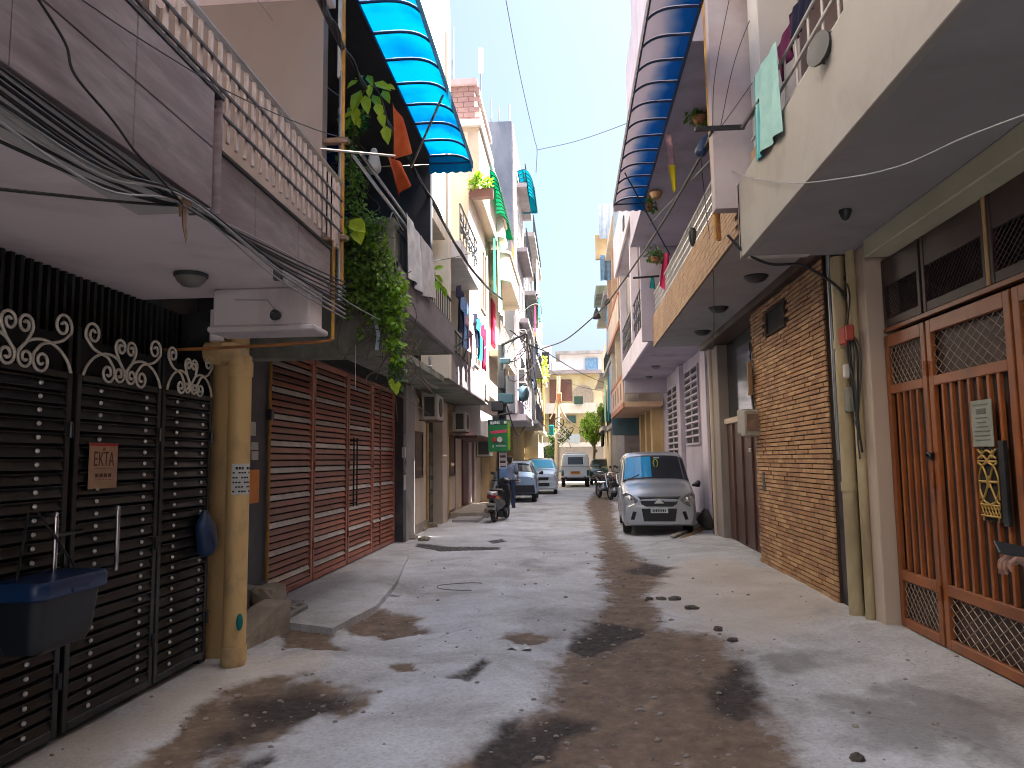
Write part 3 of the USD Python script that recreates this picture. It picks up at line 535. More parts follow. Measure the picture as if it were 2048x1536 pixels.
mb = MB(); mb.tube([(-2.84,3.78,1.3),(-2.75,3.60,.97)], .007, 6); mb.tube([(-2.84,3.85,1.3),(-2.72,4.02,.97)], .007, 6); mb.build('cord', M['cable_black'], t)
# dark bag hanging at the last leaf
t = thing('hanging_bag', 'small dark blue bag hanging on the black gate by the pillar', 'bag', (-2.82,5.68,1.0))
mb = MB(); mb.hull([(-2.82,5.62,1.06,.05),(-2.82,5.74,1.05,.05),(-2.80,5.66,.90,.07),(-2.80,5.74,.93,.05),(-2.83,5.68,1.16,.03)]); mb.build('bag', M['blue_bag'], t, smooth=True); MB().tube([(-2.83,5.68,1.17),(-2.845,5.68,1.33)], .006, 6).build('strap', M['cable_black'], t)

# pillar, drain pipe
MB().box(-3.2,-2.77,5.97,6.3,-.05,2.74,.01).build('gate_pillar', M['tan_paint'], label='square tan painted pillar behind the drain pipe', cat='pillar')
t = thing('drain_pipe', 'thick cream drain pipe with elbow beside the black gate', 'drain pipe', (-2.62,5.79,0)); zt = at_y(440,706,5.79)[2]
mb = MB(); mb.tube(spline([(-2.62,5.79,-.05),(-2.62,5.79,zt-.25),(-2.625,5.79,zt-.09),(-2.67,5.79,zt-.01),(-2.78,5.79,zt),(-2.90,5.79,zt)], 10), .088, 20); mb.build('pipe', M['tan_pipe'], t, smooth=40)
for z in (.02, zt-.2): MB().lathe([(.088,0),(.097,0),(.097,.12),(.088,.12)], (-2.62,5.79,z), (0,0,1), 20).build('collar', M['tan_pipe'], t, smooth=40)
MB().lathe([(.088,0),(.099,0),(.099,.07),(.088,.07)], (-2.76,5.79,zt), (-1,0,0), 20).build('collar', M['tan_pipe'], t, smooth=40)
p = at_x(460, 1240, -2.54); MB().sphere((-2.555,5.735,.33),.05,2,(.45,.7,1.3)).build('paint_blot', M['cloth_teal'], t, smooth=True)
MB().cyl((-2.78,5.70,zt+.08),(-2.78,5.70,2.757),.055,14).build('soffit_outlet_pipe', M['soffit'], label='short painted outlet pipe dropping from the left soffit', cat='pipe', smooth=40)
# notice on the pipe
ang = np.linspace(-1.7, .15, 9); zc = 1.42
P = np.array([[[-2.62+.0905*math.cos(a), 5.79+.0905*math.sin(a), z] for z in (zc+.12,zc-.12)] for a in ang])
t = thing('pipe_notice', 'white printed notice pasted round the cream drain pipe', 'notice', (-2.62,5.7,zc)); MB().sheet(P, .0012).build('sheet', M['sign_white'], t)
mb = MB()
for k, z in enumerate((zc+.085,zc+.05,zc+.012,zc-.025,zc-.06,zc-.095)):
    for i in range(7):
        if (i*3+k*5) % 4 == 0: continue
        a0, a1 = -1.6+i*.24, -1.6+i*.24+.19; hgt = .012 if k else .02
        Q = np.array([[[-2.62+.0925*math.cos(a), 5.79+.0925*math.sin(a), zz] for zz in (z+hgt/2,z-hgt/2)] for a in (a0,(a0+a1)/2,a1)]); mb.sheet(Q, .0008)
mb.build('lettering', M['ink'], t)

# soffit lamp, camera, junction box, cable bunch
def soffit_lamp(px, py, z, r, label, mat='lamp_glass'):
    p = at_z(px, py, z); t = thing('ceiling_lamp', label, 'lamp', (p[0], p[1], z), 'round lamps under the balconies')
    MB().lathe([(0,0),(r,0),(r,-.018),(r*.93,-.026)], (p[0],p[1],z), (0,0,1), 28).build('rim', M['plastic_dark'], t, smooth=40); MB().lathe([(r*.93,-.02),(r*.8,-.05),(r*.5,-.078),(0,-.09)], (p[0],p[1],z), (0,0,1), 28).build('shade', M[mat], t, smooth=True)
soffit_lamp(382,548,2.757,.105,'round dark lamp under the left marble balcony')
p = at_y(551,632,4.94); t = thing('dome_camera', 'small black dome camera on the end beam of the left balcony', 'camera', p)
MB().cyl(p+[0,.03,.01],p+[0,-.02,.01],.032,14).build('base', M['plastic_dark'], t, smooth=40); MB().sphere(p+[0,-.02,-.005],.03,2).build('dome', M['plastic_dark'], t, smooth=True)
MB().tube([p+[0,.02,.03],p+[-.07,.025,.12],p+[-.3,.02,.125]], .004, 6).build('camera_lead', M['cable_grey'], t)
p = at_x(556,547,-1.63); t = thing('junction_box', 'small dark and white junction box hung on the cables under the left balcony', 'junction box', p)
MB().obox(p,(.05,.05,.08),rotz(.3),.006).build('box', M['plastic_dark'], t); MB().obox(p+[.012,.045,-.003],(.05,.035,.07),rotz(.3),.005).build('cover', M['plastic_white'], t)
# cables tied in a bundle under the left soffit
tie = at_x(368,405,-1.60)
for k in range(9):
    a = at_x(-60, 95+k*13+random.uniform(-6,6), -1.605+.012*(k % 3)); b = at_x(690, 565+k*9, -1.55); m = tie+np.array([random.uniform(-.012,.03),random.uniform(-.01,.01),random.uniform(-.02,.02)])
    MB().tube(spline([a, a*.5+m*.5+[0,0,-.01*k], m, m*.55+b*.45+[.0,0,-.012-.004*k], b], 8), random.choice([.005,.0065,.008]), 6).build('cable', M['cable_black' if k < 6 else 'cable_grey'], smooth=True, label='dark overhead cable of the tied bundle along the left marble balcony' if k < 6 else 'pale grey overhead cable of the tied bundle along the left marble balcony', cat='cable', group='dark cables tied along the left balcony' if k < 6 else 'grey cables tied along the left balcony')
for k, (q, l) in enumerate([([(-60,215),(150,330),(300,395),(366,412)],'thin black cable sagging highest under the left soffit'),([(-60,255),(150,350),(280,395),(366,414)],'thin black cable sagging second under the left soffit'),([(-60,372),(130,392),(260,405),(366,412)],'thin black cable running nearly level to the cable knot')]):
    MB().tube(spline([at_x(x,y,-1.66+.012*k) for x, y in q], 8), .006, 6).build('cable', M['cable_black'], smooth=True, label=l, cat='cable')
MB().tube(spline([at_x(x,y,-1.575) for x, y in [(65,-20),(130,85),(150,150),(225,240),(268,300),(310,345),(365,408)]], 8), .005, 6).build('cable', M['cable_black'], smooth=True, label='thin loose cable dropping over the face of the marble fascia', cat='cable')
MB().tube(spline([at_x(x,y,-1.58) for x, y in [(150,-10),(300,90),(470,190),(620,255),(700,280)]], 8), .003, 6).build('cable', M['cable_black'], smooth=True, label='thin cable crossing before the silver balcony bars', cat='cable')
MB().tube(spline([at_x(x,y,-1.58) for x, y in [(395,420),(520,480),(610,530),(690,600),(760,640)]], 8), .004, 6).build('cable', M['cable_grey'], smooth=True, label='grey cable drooping to the creeper from the cable knot', cat='cable')
mb = MB(); mb.sphere(tie,.028,1,(1,1.6,1)); mb.tube([tie,tie+[.0,.01,-.10],tie+[.006,.02,-.17]], [.012,.009,.004], 6); mb.tube([tie+[0,-.02,0],tie+[.0,-.03,-.07]], [.009,.004], 6); mb.build('cable_knot', M['rust_metal'], label='brown cloth knot holding the cable bundle', cat='cable tie')
MB().tube(spline([at_x(x,y,-2.2) for x, y in [(500,-20),(560,60),(600,115),(650,170),(690,200)]], 8), .004, 5).build('cable', M['cable_grey'], label='pale wire strung across the brown balcony end wall', cat='cable')
# pipes at the house corner
t = thing('gas_pipe', 'yellow gas pipe rising at the corner beside the creeper', 'gas pipe', (-1.6,5.33,2.5))
x1 = at_y(684,300,5.33)[0]; x0 = at_y(666,600,5.33)[0]
MB().tube(spline([(x0,5.33,2.44),(x0,5.33,3.15),(x0+.002,5.33,3.2)], 4), .013, 8).build('pipe', M['gas_yellow'], t); MB().tube([(x1+.01,5.33,2.85),(x1,5.33,7.0)], .013, 8).build('pipe', M['gas_yellow'], t)
MB().tube(spline([(x0,5.31,2.44),(x0-.1,5.31,2.42),(-2.5,5.33,2.40),(-3.1,5.4,2.40)], 6), .012, 8).build('pipe', M['gas_rust'], t)
for z in (3.95, 3.2): MB().box(x0-.12,x1+.05,5.30,5.36,z-.02,z+.02,.006).build('clamp', M['rust_metal'], t)
t = thing('rusty_gas_pipe', 'thin orange gas pipe climbing the edge of the red slatted gate', 'gas pipe', (-3.24,7.93,0))
MB().tube([(-3.235,7.90,.3),(-3.235,7.90,2.9)], .018, 8).build('pipe', M['gas_yellow'], t); MB().box(-3.26,-3.2,7.86,7.94,2.0,2.12,.01).build('valve', M['plastic_dark'], t)
x2 = at_y(677,300,5.36)[0]
t = thing('downpipe', 'galvanised downpipe between the brown balcony wall and the yellow gas pipe', 'pipe', (x2,5.42,3)); MB().cyl((x2,5.42,2.75),(x2,5.42,4.55),.021,12).build('pipe', M['galv'], t, smooth=40)
MB().cyl((x2-.015,5.42,4.5),(x2-.015,5.42,7),.02,10).build('pipe', M['cable_white'], t, smooth=40)
for z in (4.2, 3.5): MB().lathe([(.02,0),(.028,0),(.028,.05),(.02,.05)], (x2,5.42,z), (0,0,1), 12).build('collar', M['galv'], t)
MB().tube([at_y(640,298,5.2),at_y(790,312,5.6)], .010, 8).build('clothes_rod', M['steel_dull'], label='level metal rod sticking out at the corner of the brown wall', cat='rod')
# dark wall strip with papers
t = thing('wall_strip', 'dark painted wall strip between the pipe and the red gate', 'wall', (-3.3,7.5,0)); MB().box(-3.35,-3.255,6.3,7.86,0,2.99).build('strip', M['dark_wall'], t)
for k, (a, b, c, d, m, n, l) in enumerate([(498,940,517,1005,'orange_sign','orange_sign','bright orange upright board on the dark wall strip'),(500,843,511,872,'paper','paper_notice','narrow grey paper stuck topmost on the dark wall strip'),(487,880,500,904,'paper','paper_notice','white square paper near the drain pipe on the dark strip'),(502,884,516,900,'paper','paper_notice','white paper above the orange board'),(503,902,516,920,'paper','paper_notice','torn white paper directly above the orange board'),(478,1130,490,1140,'gas_yellow','yellow_tag','small yellow tag low on the dark wall strip')]):
    q0, q1 = at_x(a,b,-3.25), at_x(c,d,-3.25); MB().box(-3.254,-3.247,q0[1],q1[1],q1[2],q0[2]).build(n, M[m], label=l, cat='sign' if k == 0 else 'paper')

# ------------------------------------------------------------------ LEFT BUILDING 2 (red slatted gate, creeper, blue awning)
b2 = thing('residential_building', 'left house with the red slatted gate, creeper and blue awning', 'building', (-6,11,0))
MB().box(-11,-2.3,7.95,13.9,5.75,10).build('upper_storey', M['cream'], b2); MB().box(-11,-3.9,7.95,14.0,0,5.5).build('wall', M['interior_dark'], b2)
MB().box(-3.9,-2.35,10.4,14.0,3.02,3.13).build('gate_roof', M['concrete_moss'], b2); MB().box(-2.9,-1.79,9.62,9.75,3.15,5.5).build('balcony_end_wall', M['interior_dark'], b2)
MB().box(-3.9,-1.66,7.0,10.4,3.03,3.14).build('balcony_slab', M['concrete_moss'], b2)
mb = MB(); mb.prism([(-3.26,2.55),(-1.98,2.55),(-1.80,2.62),(-1.66,2.85),(-1.66,3.9),(-3.26,3.9)], 'y', 6.98, 7.22); mb.build('end_beam', M['concrete_moss'], b2)
MB().box(-1.66,-1.60,7.0,10.42,3.03,3.42,.01).build('fascia', M['fascia_grey'], b2)
MB().box(-1.655,-1.615,6.98,10.4,3.42,3.46).build('rail', M['black_cap'], b2)
MB().box(-3.9,-3.2,7.9,13.9,2.86,3.03).build('gate_lintel', M['void'], b2)
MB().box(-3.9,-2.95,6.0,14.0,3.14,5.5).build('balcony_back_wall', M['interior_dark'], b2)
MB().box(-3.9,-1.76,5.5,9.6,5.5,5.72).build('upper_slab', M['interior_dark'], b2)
MB().box(-2.0,-1.76,5.5,9.6,5.72,6.6).build('upper_parapet', M['fascia_grey'], b2)
MB().box(-2.95,-2.90,8.2,9.1,3.14,5.1).build('door', M['door_dark'], b2); MB().box(-2.95,-2.90,10.3,11.6,3.9,5.1).build('window', M['window_glass'], b2)
RL2 = MB(); RL2.tube([at_x(706,312,-1.62),at_x(824,470,-1.62)], .016, 8); RL2.build('rail_pole', M['steel'], b2, smooth=40); MB().tube([at_x(722,308,-1.64),at_x(824,452,-1.64)], .016, 8).build('rail_pole', M['steel'], b2, smooth=40)
for y in np.arange(7.1, 10.3, .14): MB().box(-1.64,-1.628,y-.006,y+.006,3.46,3.78).build('railing_bar', M['iron_dark'], b2)
MB().box(-1.65,-1.62,7.05,10.35,3.78,3.80).build('rail', M['iron_dark'], b2)
# curtain of dark drapes in the balcony
mb = MB(); Y = np.linspace(7.3, 9.0, 30); mb.sheet(np.array([[[-2.7+.04*math.sin(y*22), y, z] for z in (5.4,4.6,3.8,3.2)] for y in Y]), .004); mb.build('curtain', M['cloth_navy'], label='dark curtain hung deep in the balcony behind the creeper', cat='curtain')

# red slatted gate
rg = [(7.95,9.38),(9.40,10.86),(10.90,12.26),(12.28,13.84)]
lab = ['red slatted gate panel nearest the cream drain pipe','second red slatted gate panel, left of the long handles','red slatted gate panel carrying the long dark handles','farthest red slatted gate panel, beside the dark post']
for k, (y0, y1) in enumerate(rg):
    g = thing('slatted_gate', lab[k], 'gate', (-3.27,(y0+y1)/2,0))
    X0, X1 = -3.30, -3.255
    for a, b in ((y0,y0+.05),(y1-.07,y1)): MB().box(X0,X1,a,b,.06,2.86,.005).build('post', M['red_slat'], g)
    MB().box(X0,X1,y0+.05,y1-.07,.06,.13,.005).build('bottom_rail', M['red_slat'], g); MB().box(X0,X1,y0+.05,y1-.07,2.79,2.86,.005).build('top_rail', M['red_slat'], g)
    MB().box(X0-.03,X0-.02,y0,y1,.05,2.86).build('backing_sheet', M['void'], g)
    if k == 3: MB().box(X0,X1+.004,y0+.5,y0+.53,.13,2.79,.004).build('post', M['red_slat_dark'], g)
    z, n = .145, 0
    while z+.05 < 2.79:
        pale = (n % 4 == 1+(k % 2)*0) and not (k == 3 and n % 8 == 1)
        m = 'pale_slat' if pale else ('red_slat_dark' if random.random() < .35 else 'red_slat')
        MB().obox(((X0+X1)/2+random.uniform(-.003,.003),(y0+y1)/2-.01,z+.027),(.010,y1-y0-.122,.060),roty(-.42),.002).build('slat', M[m], g)
        z += .0755; n += 1
    if k == 2:
        for yy in (10.98, 11.15): MB().tube(spline([(X1,yy,1.85),(X1+.05,yy,1.85),(X1+.055,yy,1.83),(X1+.055,yy,.95),(X1+.05,yy,.93),(X1,yy,.93)], 4), .012, 8).build('handle', M['black_metal'], g, smooth=True)
    if k > 0:
        for zz in (.5, 1.5, 2.3): MB().cyl((X1+.004,y0,zz-.05),(X1+.004,y0,zz+.05),.012,8).build('hinge', M['red_slat_dark'], g)
MB().box(-3.36,-3.1,13.86,14.12,0,3.03,.01).build('gate_post', M['dark_wall'], label='dark post at the far end of the red slatted gate', cat='post')
MB().box(-3.1,-3.092,13.9,14.05,1.0,1.28).build('paper_notice', M['paper'], label='white paper on the dark post beyond the red gate', cat='paper')
p = at_x(808,905,-3.05); t = thing('coiled_cable_box', 'small pale switch box with cable loop on the dark post', 'switch box', p)
MB().obox(p,(.06,.10,.2),None,.01).build('box', M['plastic_white'], t); MB().tube(spline([p+[.03,0,.1],p+[.03,-.1,.35],p+[.03,-.12,.0],p+[.03,-.02,-.35],p+[.03,.08,-.2],p+[.03,.02,-.08]], 8), .01, 6).build('cable_loop', M['cable_grey'], t)
# ceiling lamps etc under L2
p = at_z(860,715,3.02); MB().lathe([(0,0),(.03,0),(.02,-.11),(.045,-.13),(0,-.17)], p, (0,0,1), 12).build('hanging_bulb', M['plastic_white'], label='small white bulb holder under the mossy balcony slab', cat='bulb')

# awnings
def awning(name, label, x_in, z_in, x_out, z_out, y0, y1, n, mat, frame, bulge=.16, skirt=.07, tilt=0.):
    t = thing(name, label, 'awning', (x_in,(y0+y1)/2,z_in)); u = np.linspace(0, 1, 11); s = 1 if x_out > x_in else -1
    prof = np.c_[x_in+(x_out-x_in)*u, z_in+(z_out-z_in)*u**5+bulge*np.sin(np.pi*u)*.5]
    edges = np.linspace(y0, y1, n+1)
    for a, b in zip(edges[:-1], edges[1:]):
        P = np.array([[[q[0], y, q[1]+.008*math.sin(np.pi*(y-a)/(b-a))] for y in np.linspace(a+.006, b-.006, 4)] for q in prof]); mb = MB(); mb.sheet(P if s > 0 else P[:, ::-1], .003); mb.build('sheet', M[mat], t, smooth=50)
    for y in edges: MB().tube(np.c_[prof[:, 0], np.full(11, y), prof[:, 1]-.018], .013, 6).build('rib', M[frame], t, smooth=True)
    for q, nm in ((prof[0], 'inner_bar'), (prof[-1], 'outer_bar')): MB().tube([(q[0],y0,q[1]-.012),(q[0],y1,q[1]-.012)], .018, 6).build(nm, M[frame], t)
    # scalloped skirt along the outer edge and at the far end
    yy = np.linspace(y0, y1, int((y1-y0)/.02)); P = np.array([[[prof[-1][0]+.02*np.sign(x_out-x_in), y, prof[-1][1]-d*(skirt+.02*abs(math.sin(y*22)))] for d in (0,.5,1)] for y in yy]); mb = MB(); mb.sheet(P, .002); mb.build('skirt', M[mat], t)
    P = np.array([[[q[0], y1+.02, (q[1] if False else prof[-1][1])-.0-d*(skirt+.02*abs(math.sin(q[0]*28))) + (0 if d else 0)] for d in (0,.5,1)] for q in np.c_[np.linspace(x_in,x_out,40), np.zeros(40)]]); mb = MB(); mb.sheet(P, .002); mb.build('skirt', M[mat], t)
    MB().tube([(x_in,y1,prof[-1][1]),(x_out,y1,prof[-1][1])], .012, 6).build('end_bar', M[frame], t)
    P = np.array([[[q[0], y1+.012, z] for z in np.linspace(q[1], prof[-1][1], 3)] for q in prof]); mb = MB(); mb.sheet(P, .002); mb.build('end_sheet', M[mat], t)
    return t, prof
e0 = at_x(866,305,-1.76); e1 = at_x(946,325,-1.2)
aw, pr = awning('blue_awning', 'bright blue translucent ribbed awning on the left side', -1.76, 5.52, -1.2, 5.40, 4.6, 9.35, 10, 'awning_blue', 'awning_frame', .012, .11)
p = at_x(886,190,-1.25); q = at_x(822,335,-1.68); MB().tube([p,q], .014, 6).build('strut', M['steel_dull'], aw)
ri = at_x(1288,402,1.42)
aw2, pr2 = awning('blue_awning', 'dusty dark blue ribbed awning on the right side', 1.33, 5.86, .81, 5.74, 4.5, 12.2, 16, 'awning_blue_dusty', 'awning_frame', .012, .1)
MB().tube([at_x(1275,135,.86),at_x(1352,272,1.7)], .014, 6).build('strut', M['awning_frame'], aw2); MB().tube([at_x(1241,330,.84),at_x(1340,510,1.7)], .012, 6).build('strut', M['awning_frame'], aw2)

# creeper and house plants
def leaf(mb, c, d, n, L, W):
    d = d/np.linalg.norm(d); s = np.cross(n, d); s /= np.linalg.norm(s)+1e-9; n = np.cross(d, s); b = np.array(c)
    V = [b, b+d*L*.35+s*W*.5+n*.06*L, b+d*L*.7+s*W*.36+n*.02*L, b+d*L-n*.12*L, b+d*L*.7-s*W*.36+n*.02*L, b+d*L*.35-s*W*.5+n*.06*L, b+d*L*.4-n*.02*L, b+d*L*.75-n*.05*L]
    mb.raw(V, [[0,1,6],[1,2,7],[1,7,6],[2,3,7],[0,6,5],[5,6,7],[5,7,4],[4,7,3]])
def foliage(centres, radii, count, size, seed, mb, droop=.5):
    r = np.random.default_rng(seed)
    for _ in range(count):
        k = r.integers(len(centres)); v = r.normal(size=3); v /= np.linalg.norm(v); c = centres[k]+v*radii[k]*r.random()**.4
        d = r.normal(size=3)*.7+v*.6; d[2] -= droop; n = r.normal(size=3)*.5+np.array([.3,-.4,.9]); L = size*(.6+.8*r.random()); leaf(mb, c, d, n, L, L*(.5+.3*r.random()))
t = thing('creeper', 'dense green creeper hanging over the mossy balcony corner', 'creeper', (-1.8,7,3))
cen, rad = [], []
for x, y, r_ in [(700,330,.16),(705,390,.2),(715,440,.2),(730,470,.22),(745,500,.22),(760,520,.2),(770,560,.2),(785,580,.16),(740,560,.16),(792,620,.12),(795,660,.09),(700,540,.15),(715,590,.15),(740,610,.14),(790,690,.07),(770,640,.1),(720,360,.14),(700,300,.12),(755,455,.14),(700,480,.13),(770,600,.12),(725,250,.1),(705,270,.12)]:
    cen.append(at_y(x,y,6.85)); rad.append(r_*.8)
mb = MB(); foliage(cen, [r*.75 for r in rad], 1100, .042, 3, mb); mb.build('foliage', M['leaf_dark'], t, kind='stuff')
mb = MB(); foliage([c+[0,-.12,.02] for c in cen], [r*.9 for r in rad], 1600, .045, 4, mb); mb.build('foliage', M['leaf_mid'], t, kind='stuff')
cen2 = [at_y(x,y,6.7) for x, y in [(795,640),(800,600),(790,690),(798,570),(797,720)]]; mb = MB(); foliage(cen2, [.09,.08,.06,.09,.05], 260, .055, 5, mb); mb.build('foliage', M['leaf_bright'], t, kind='stuff')
mb = MB(); foliage(cen[1:12], [r*1.1 for r in rad[1:12]], 420, .05, 15, mb); mb.build('foliage', M['leaf_bright'], t, kind='stuff')
mb = MB(); rs = np.random.default_rng(8)
for _ in range(46):
    c = cen[rs.integers(len(cen))]; pts = spline([c, c+rs.normal(size=3)*[.12,.05,.1]-[0,0,.1], c+rs.normal(size=3)*[.16,.08,.12]-[0,0,.35], c+rs.normal(size=3)*[.2,.08,.12]-[0,0,.55]], 5); mb.tube(pts, .0045, 5)
mb.build('stems', M['stem'], t, kind='stuff')
mbs, mbl = MB(), MB()
for k in range(26):
    x, y = rs.uniform(690,800), rs.uniform(430,600); p0 = at_y(x,y,6.8+.15*rs.random()); L = rs.uniform(.3,.8); q = spline([p0, p0+[.05*rs.normal(),-.08,-.3*L], p0+[.06*rs.normal(),-.1,-.65*L], p0+[.08*rs.normal(),-.1,-L]], 6); mbs.tube(q, .003, 4)
    foliage([z_ for z_ in q[::3]], [.03]*len(q[::3]), int(70*L), .04, 200+k, mbl, .6)
mbs.build('stems', M['stem'], t, kind='stuff'); mbl.build('foliage', M['leaf_mid'], t, kind='stuff')
for k, (q, nm) in enumerate([([(790,690),(796,735),(793,775),(795,792)], 'trailing strand')]):
    c = [at_y(x,y,6.72) for x, y in q]; s = thing('trailing_vine', 'trailing leafy vine hanging below the balcony before the red gate', 'vine', c[0]); MB().tube(spline(c, 8), .005, 5).build('stem', M['stem'], s)
    mb = MB(); foliage([at_y(x,y,6.72) for x, y in [(793,700),(796,740),(793,765),(790,730),(799,720)]], [.05,.055,.05,.05,.04], 110, .06, 11, mb, .8); mb.build('foliage', M['leaf_dark'], s, kind='stuff')
    for j, (x, y) in enumerate([(786,778),(797,776),(792,786),(784,770)]):
        m2 = MB(); c0 = at_y(x,y-14,6.68); leaf(m2, c0, np.array([.1*(-1)**j,-.1,-1]), np.array([.1*(-1)**j,-1,.2]), .085, .06); m2.build('leaf', M['leaf_lime'], s)
# bright large leaves high on the creeper
s = thing('climbing_plant', 'bright lime large-leaved plant climbing above the creeper', 'plant', at_y(720,230,6.3))
MB().tube(spline([at_y(x,y,6.4) for x, y in [(700,330),(708,260),(720,200),(740,170),(760,190),(775,240)]], 8), .006, 6).build('stem', M['stem'], s)
for j, (x, y, dx, dz, L) in enumerate([(735,150,.3,-.6,.14),(716,160,-.7,-.6,.13),(748,165,.9,-.5,.19),(765,180,.5,-.9,.16),(722,180,-.3,-1,.24),(730,190,.2,-1,.2),(705,210,-.2,-1,.14),(715,215,-.1,-1,.18),(752,205,.4,-1,.18),(745,190,.5,-.8,.17),(770,250,.2,-1,.2),(760,225,.3,-1,.16),(700,235,-.2,-1,.12),(712,232,.3,-.9,.13),(770,170,.7,-.4,.12),(728,152,-.3,-.2,.1),(706,222,-.6,-.6,.12),(740,168,0,-1,.14)]):
    m2 = MB(); leaf(m2, at_y(x,y,6.3-.05*(j % 3)), np.array([dx,-.25,dz]), np.array([.2*dx,-1,.35]), L, L*.5); m2.build('leaf', M['leaf_lime' if j % 3 else 'leaf_bright'], s)
for j, (x, y, dx, dz, L) in enumerate([(700,440,.5,-.4,.2),(712,455,.3,-.9,.17),(690,455,-.2,-.5,.13)]):
    m2 = MB(); leaf(m2, at_y(x,y,6.2), np.array([dx,-.2,dz]), np.array([.1,-1,.3]), L, L*.75); m2.build('leaf', M['leaf_lime'], s)
s = thing('climbing_plant', 'small drooping bright green sprig beside the white sheets', 'plant', at_x(872,560,-1.6))
for j, (x, y, dy, dz) in enumerate([(868,540,.4,.3),(870,550,.6,-.3),(872,562,.8,-.4),(869,560,-.2,-1),(880,570,.6,-.6),(884,572,.4,-1)]):
    m2 = MB(); leaf(m2, at_x(x,y,-1.56), np.array([.4,dy,dz]), np.array([.3,-1,.3]), .17, .07); m2.build('leaf', M['leaf_bright'], s)
MB().tube([at_x(866,590,-1.6),at_x(870,545,-1.57)], .006, 5).build('stem', M['stem'], s)
mb = MB(); p = at_y(753,630,6.78); q = at_y(756,700,6.78); P = np.array([[p+[.035*u-.01*math.sin(k),0,0]+(q-p)*k/8 for u in (-.5,.5)] for k in range(9)]); mb.sheet(P, .003); mb.build('cloth_strip', M['tarp_grey'], label='pale blue cloth strip dangling from the creeper', cat='cloth')
MB().cyl(at_y(711,690,6.8),at_y(711,780,6.8),.004,5).build('hanging_string', M['cable_white'], label='thin white string hanging before the red gate', cat='string')

# laundry
def hanging(name, label, cat, mat, pts_top, pts_bot, folds=3, amp=.03, X=None, t=.004, n=16):
    'cloth between a top edge and a bottom edge given as world points'
    a, b = np.array(pts_top); c, d = np.array(pts_bot); u = np.linspace(0, 1, n)
    nrm = np.cross(b-a, c-a); nrm = nrm/np.linalg.norm(nrm); P = []
    for i in u:
        top, bot = a+(b-a)*i, c+(d-c)*i
        P.append([top+(bot-top)*j+nrm*amp*math.sin(i*folds*2*np.pi+.6*j)*(.25+.75*j) for j in np.linspace(0, 1, 8)])
    return MB().sheet(np.array(P), t).build(name, M[mat], smooth=True, label=label, cat=cat)
def hx(q, X): return [at_x(x,y,X) for x, y in q]
hanging('hanging_sheet','white sheet hung nearest on the left balcony rail','sheet','cloth_white',hx([(814,425),(841,474)],-1.56),hx([(820,552),(845,592)],-1.56),2)
hanging('hanging_sheet','pale grey sheet hung beyond the white one on the left balcony rail','sheet','cloth_pale',hx([(842,470),(866,505)],-1.56),hx([(846,590),(874,598)],-1.56),1,.02)
def shirt(name, label, cat, mat, a, b, h, X=None):
    a, b = np.array(a), np.array(b); c = (a+b)/2; w = np.linalg.norm(b-a); d = (b-a)/w; dn = np.array([0,0,-1.]); nn = np.cross(d, dn)
    out = [(-.5,0),(-.16,-.06),(.16,-.06),(.5,0),(.62,.22),(.44,.30),(.40,.25),(.42,1.0),(-.40,.96),(-.40,.25),(-.44,.30),(-.62,.24)]
    m = trimesh.creation.extrude_polygon(Polygon([(x*w,y*h) for x, y in out]), .012, engine='earcut').subdivide().subdivide(); v = m.vertices
    W = c+v[:, :1]*d+v[:, 1:2]*dn+nn*(v[:, 2:]+.035*np.sin(v[:, :1]*14/w*w+v[:, 1:2]*3))
    return MB().raw(W, m.faces).build(name, M[mat], smooth=40, label=label, cat=cat)
hanging('hanging_cloth','bright orange cloth hanging under the left blue awning','cloth','cloth_orange',hx([(786,205),(808,245)],-1.45),hx([(795,322),(822,300)],-1.45),1,.05)
hanging('hanging_cloth','frayed orange scarf hanging below the orange cloth','cloth','cloth_orange',hx([(776,312),(802,325)],-1.45),hx([(804,392),(818,362)],-1.45),1,.04)
mb = MB(); p = at_x(748,318,-1.66); mb.hull([(*p,.05),(*(p+[0,.0,-.08]),.065),(*(p+[0,0,.07]),.03)]); mb.build('hanging_lantern', M['plastic_white'], smooth=True, label='white bag-shaped lantern hanging behind the left balcony poles', cat='lantern')
pw = [at_x(x,y,-1.95) for x, y in [(779,444),(786,425),(800,450),(806,460)]]; MB().tube(spline(pw, 8), .008, 6).build('white_hose', M['cable_white'], label='curved white hose end in the left balcony', cat='hose')

# ------------------------------------------------------------------ RIGHT BUILDING 1 (orange gate)
r1 = thing('residential_building', 'nearest right house with cream parapet and orange-brown gate', 'building', (6,0,0))
MB().box(3.35,11,-9,7.3,0,9.7).build('wall', M['void'], r1)
MB().box(1.79,3.35,-9,7.5,3.53,3.68).build('balcony_slab', M['soffit_right'], r1)
MB().box(1.74,1.80,-9,7.5,3.515,4.28,.006).build('parapet', M['parapet_cream'], r1); MB().box(1.74,2.4,7.44,7.52,3.515,4.28,.006).build('parapet_return', M['wall_white'], r1)
MB().box(2.74,3.35,-9,7.0,3.36,3.532,.01).build('cove_beam', M['beam_green'], r1)
MB().box(2.9,3.35,-9,7.2,3.68,6.6).build('first_floor_wall', M['mauve_brick'], r1)
MB().box(1.6,3.35,-9,7.3,6.6,6.8).build('upper_slab', M['soffit_right'], r1); MB().box(1.75,11,-9,7.515,6.8,10.5).build('upper_storey', M['parapet_cream'], r1)
MB().box(1.77,2.1,4.35,4.62,4.28,6.6,.01).build('pillar', M['parapet_cream'], r1); MB().box(1.9,2.3,7.08,7.44,3.68,6.6,.01).build('corner_pillar', M['wall_white'], r1)
MB().box(1.52,3.35,7.52,7.68,4.05,9.9).build('party_wall', M['mauve_brick'], r1)
q0, q1 = at_x(1490,345,1.80), at_x(1700,20,1.80)
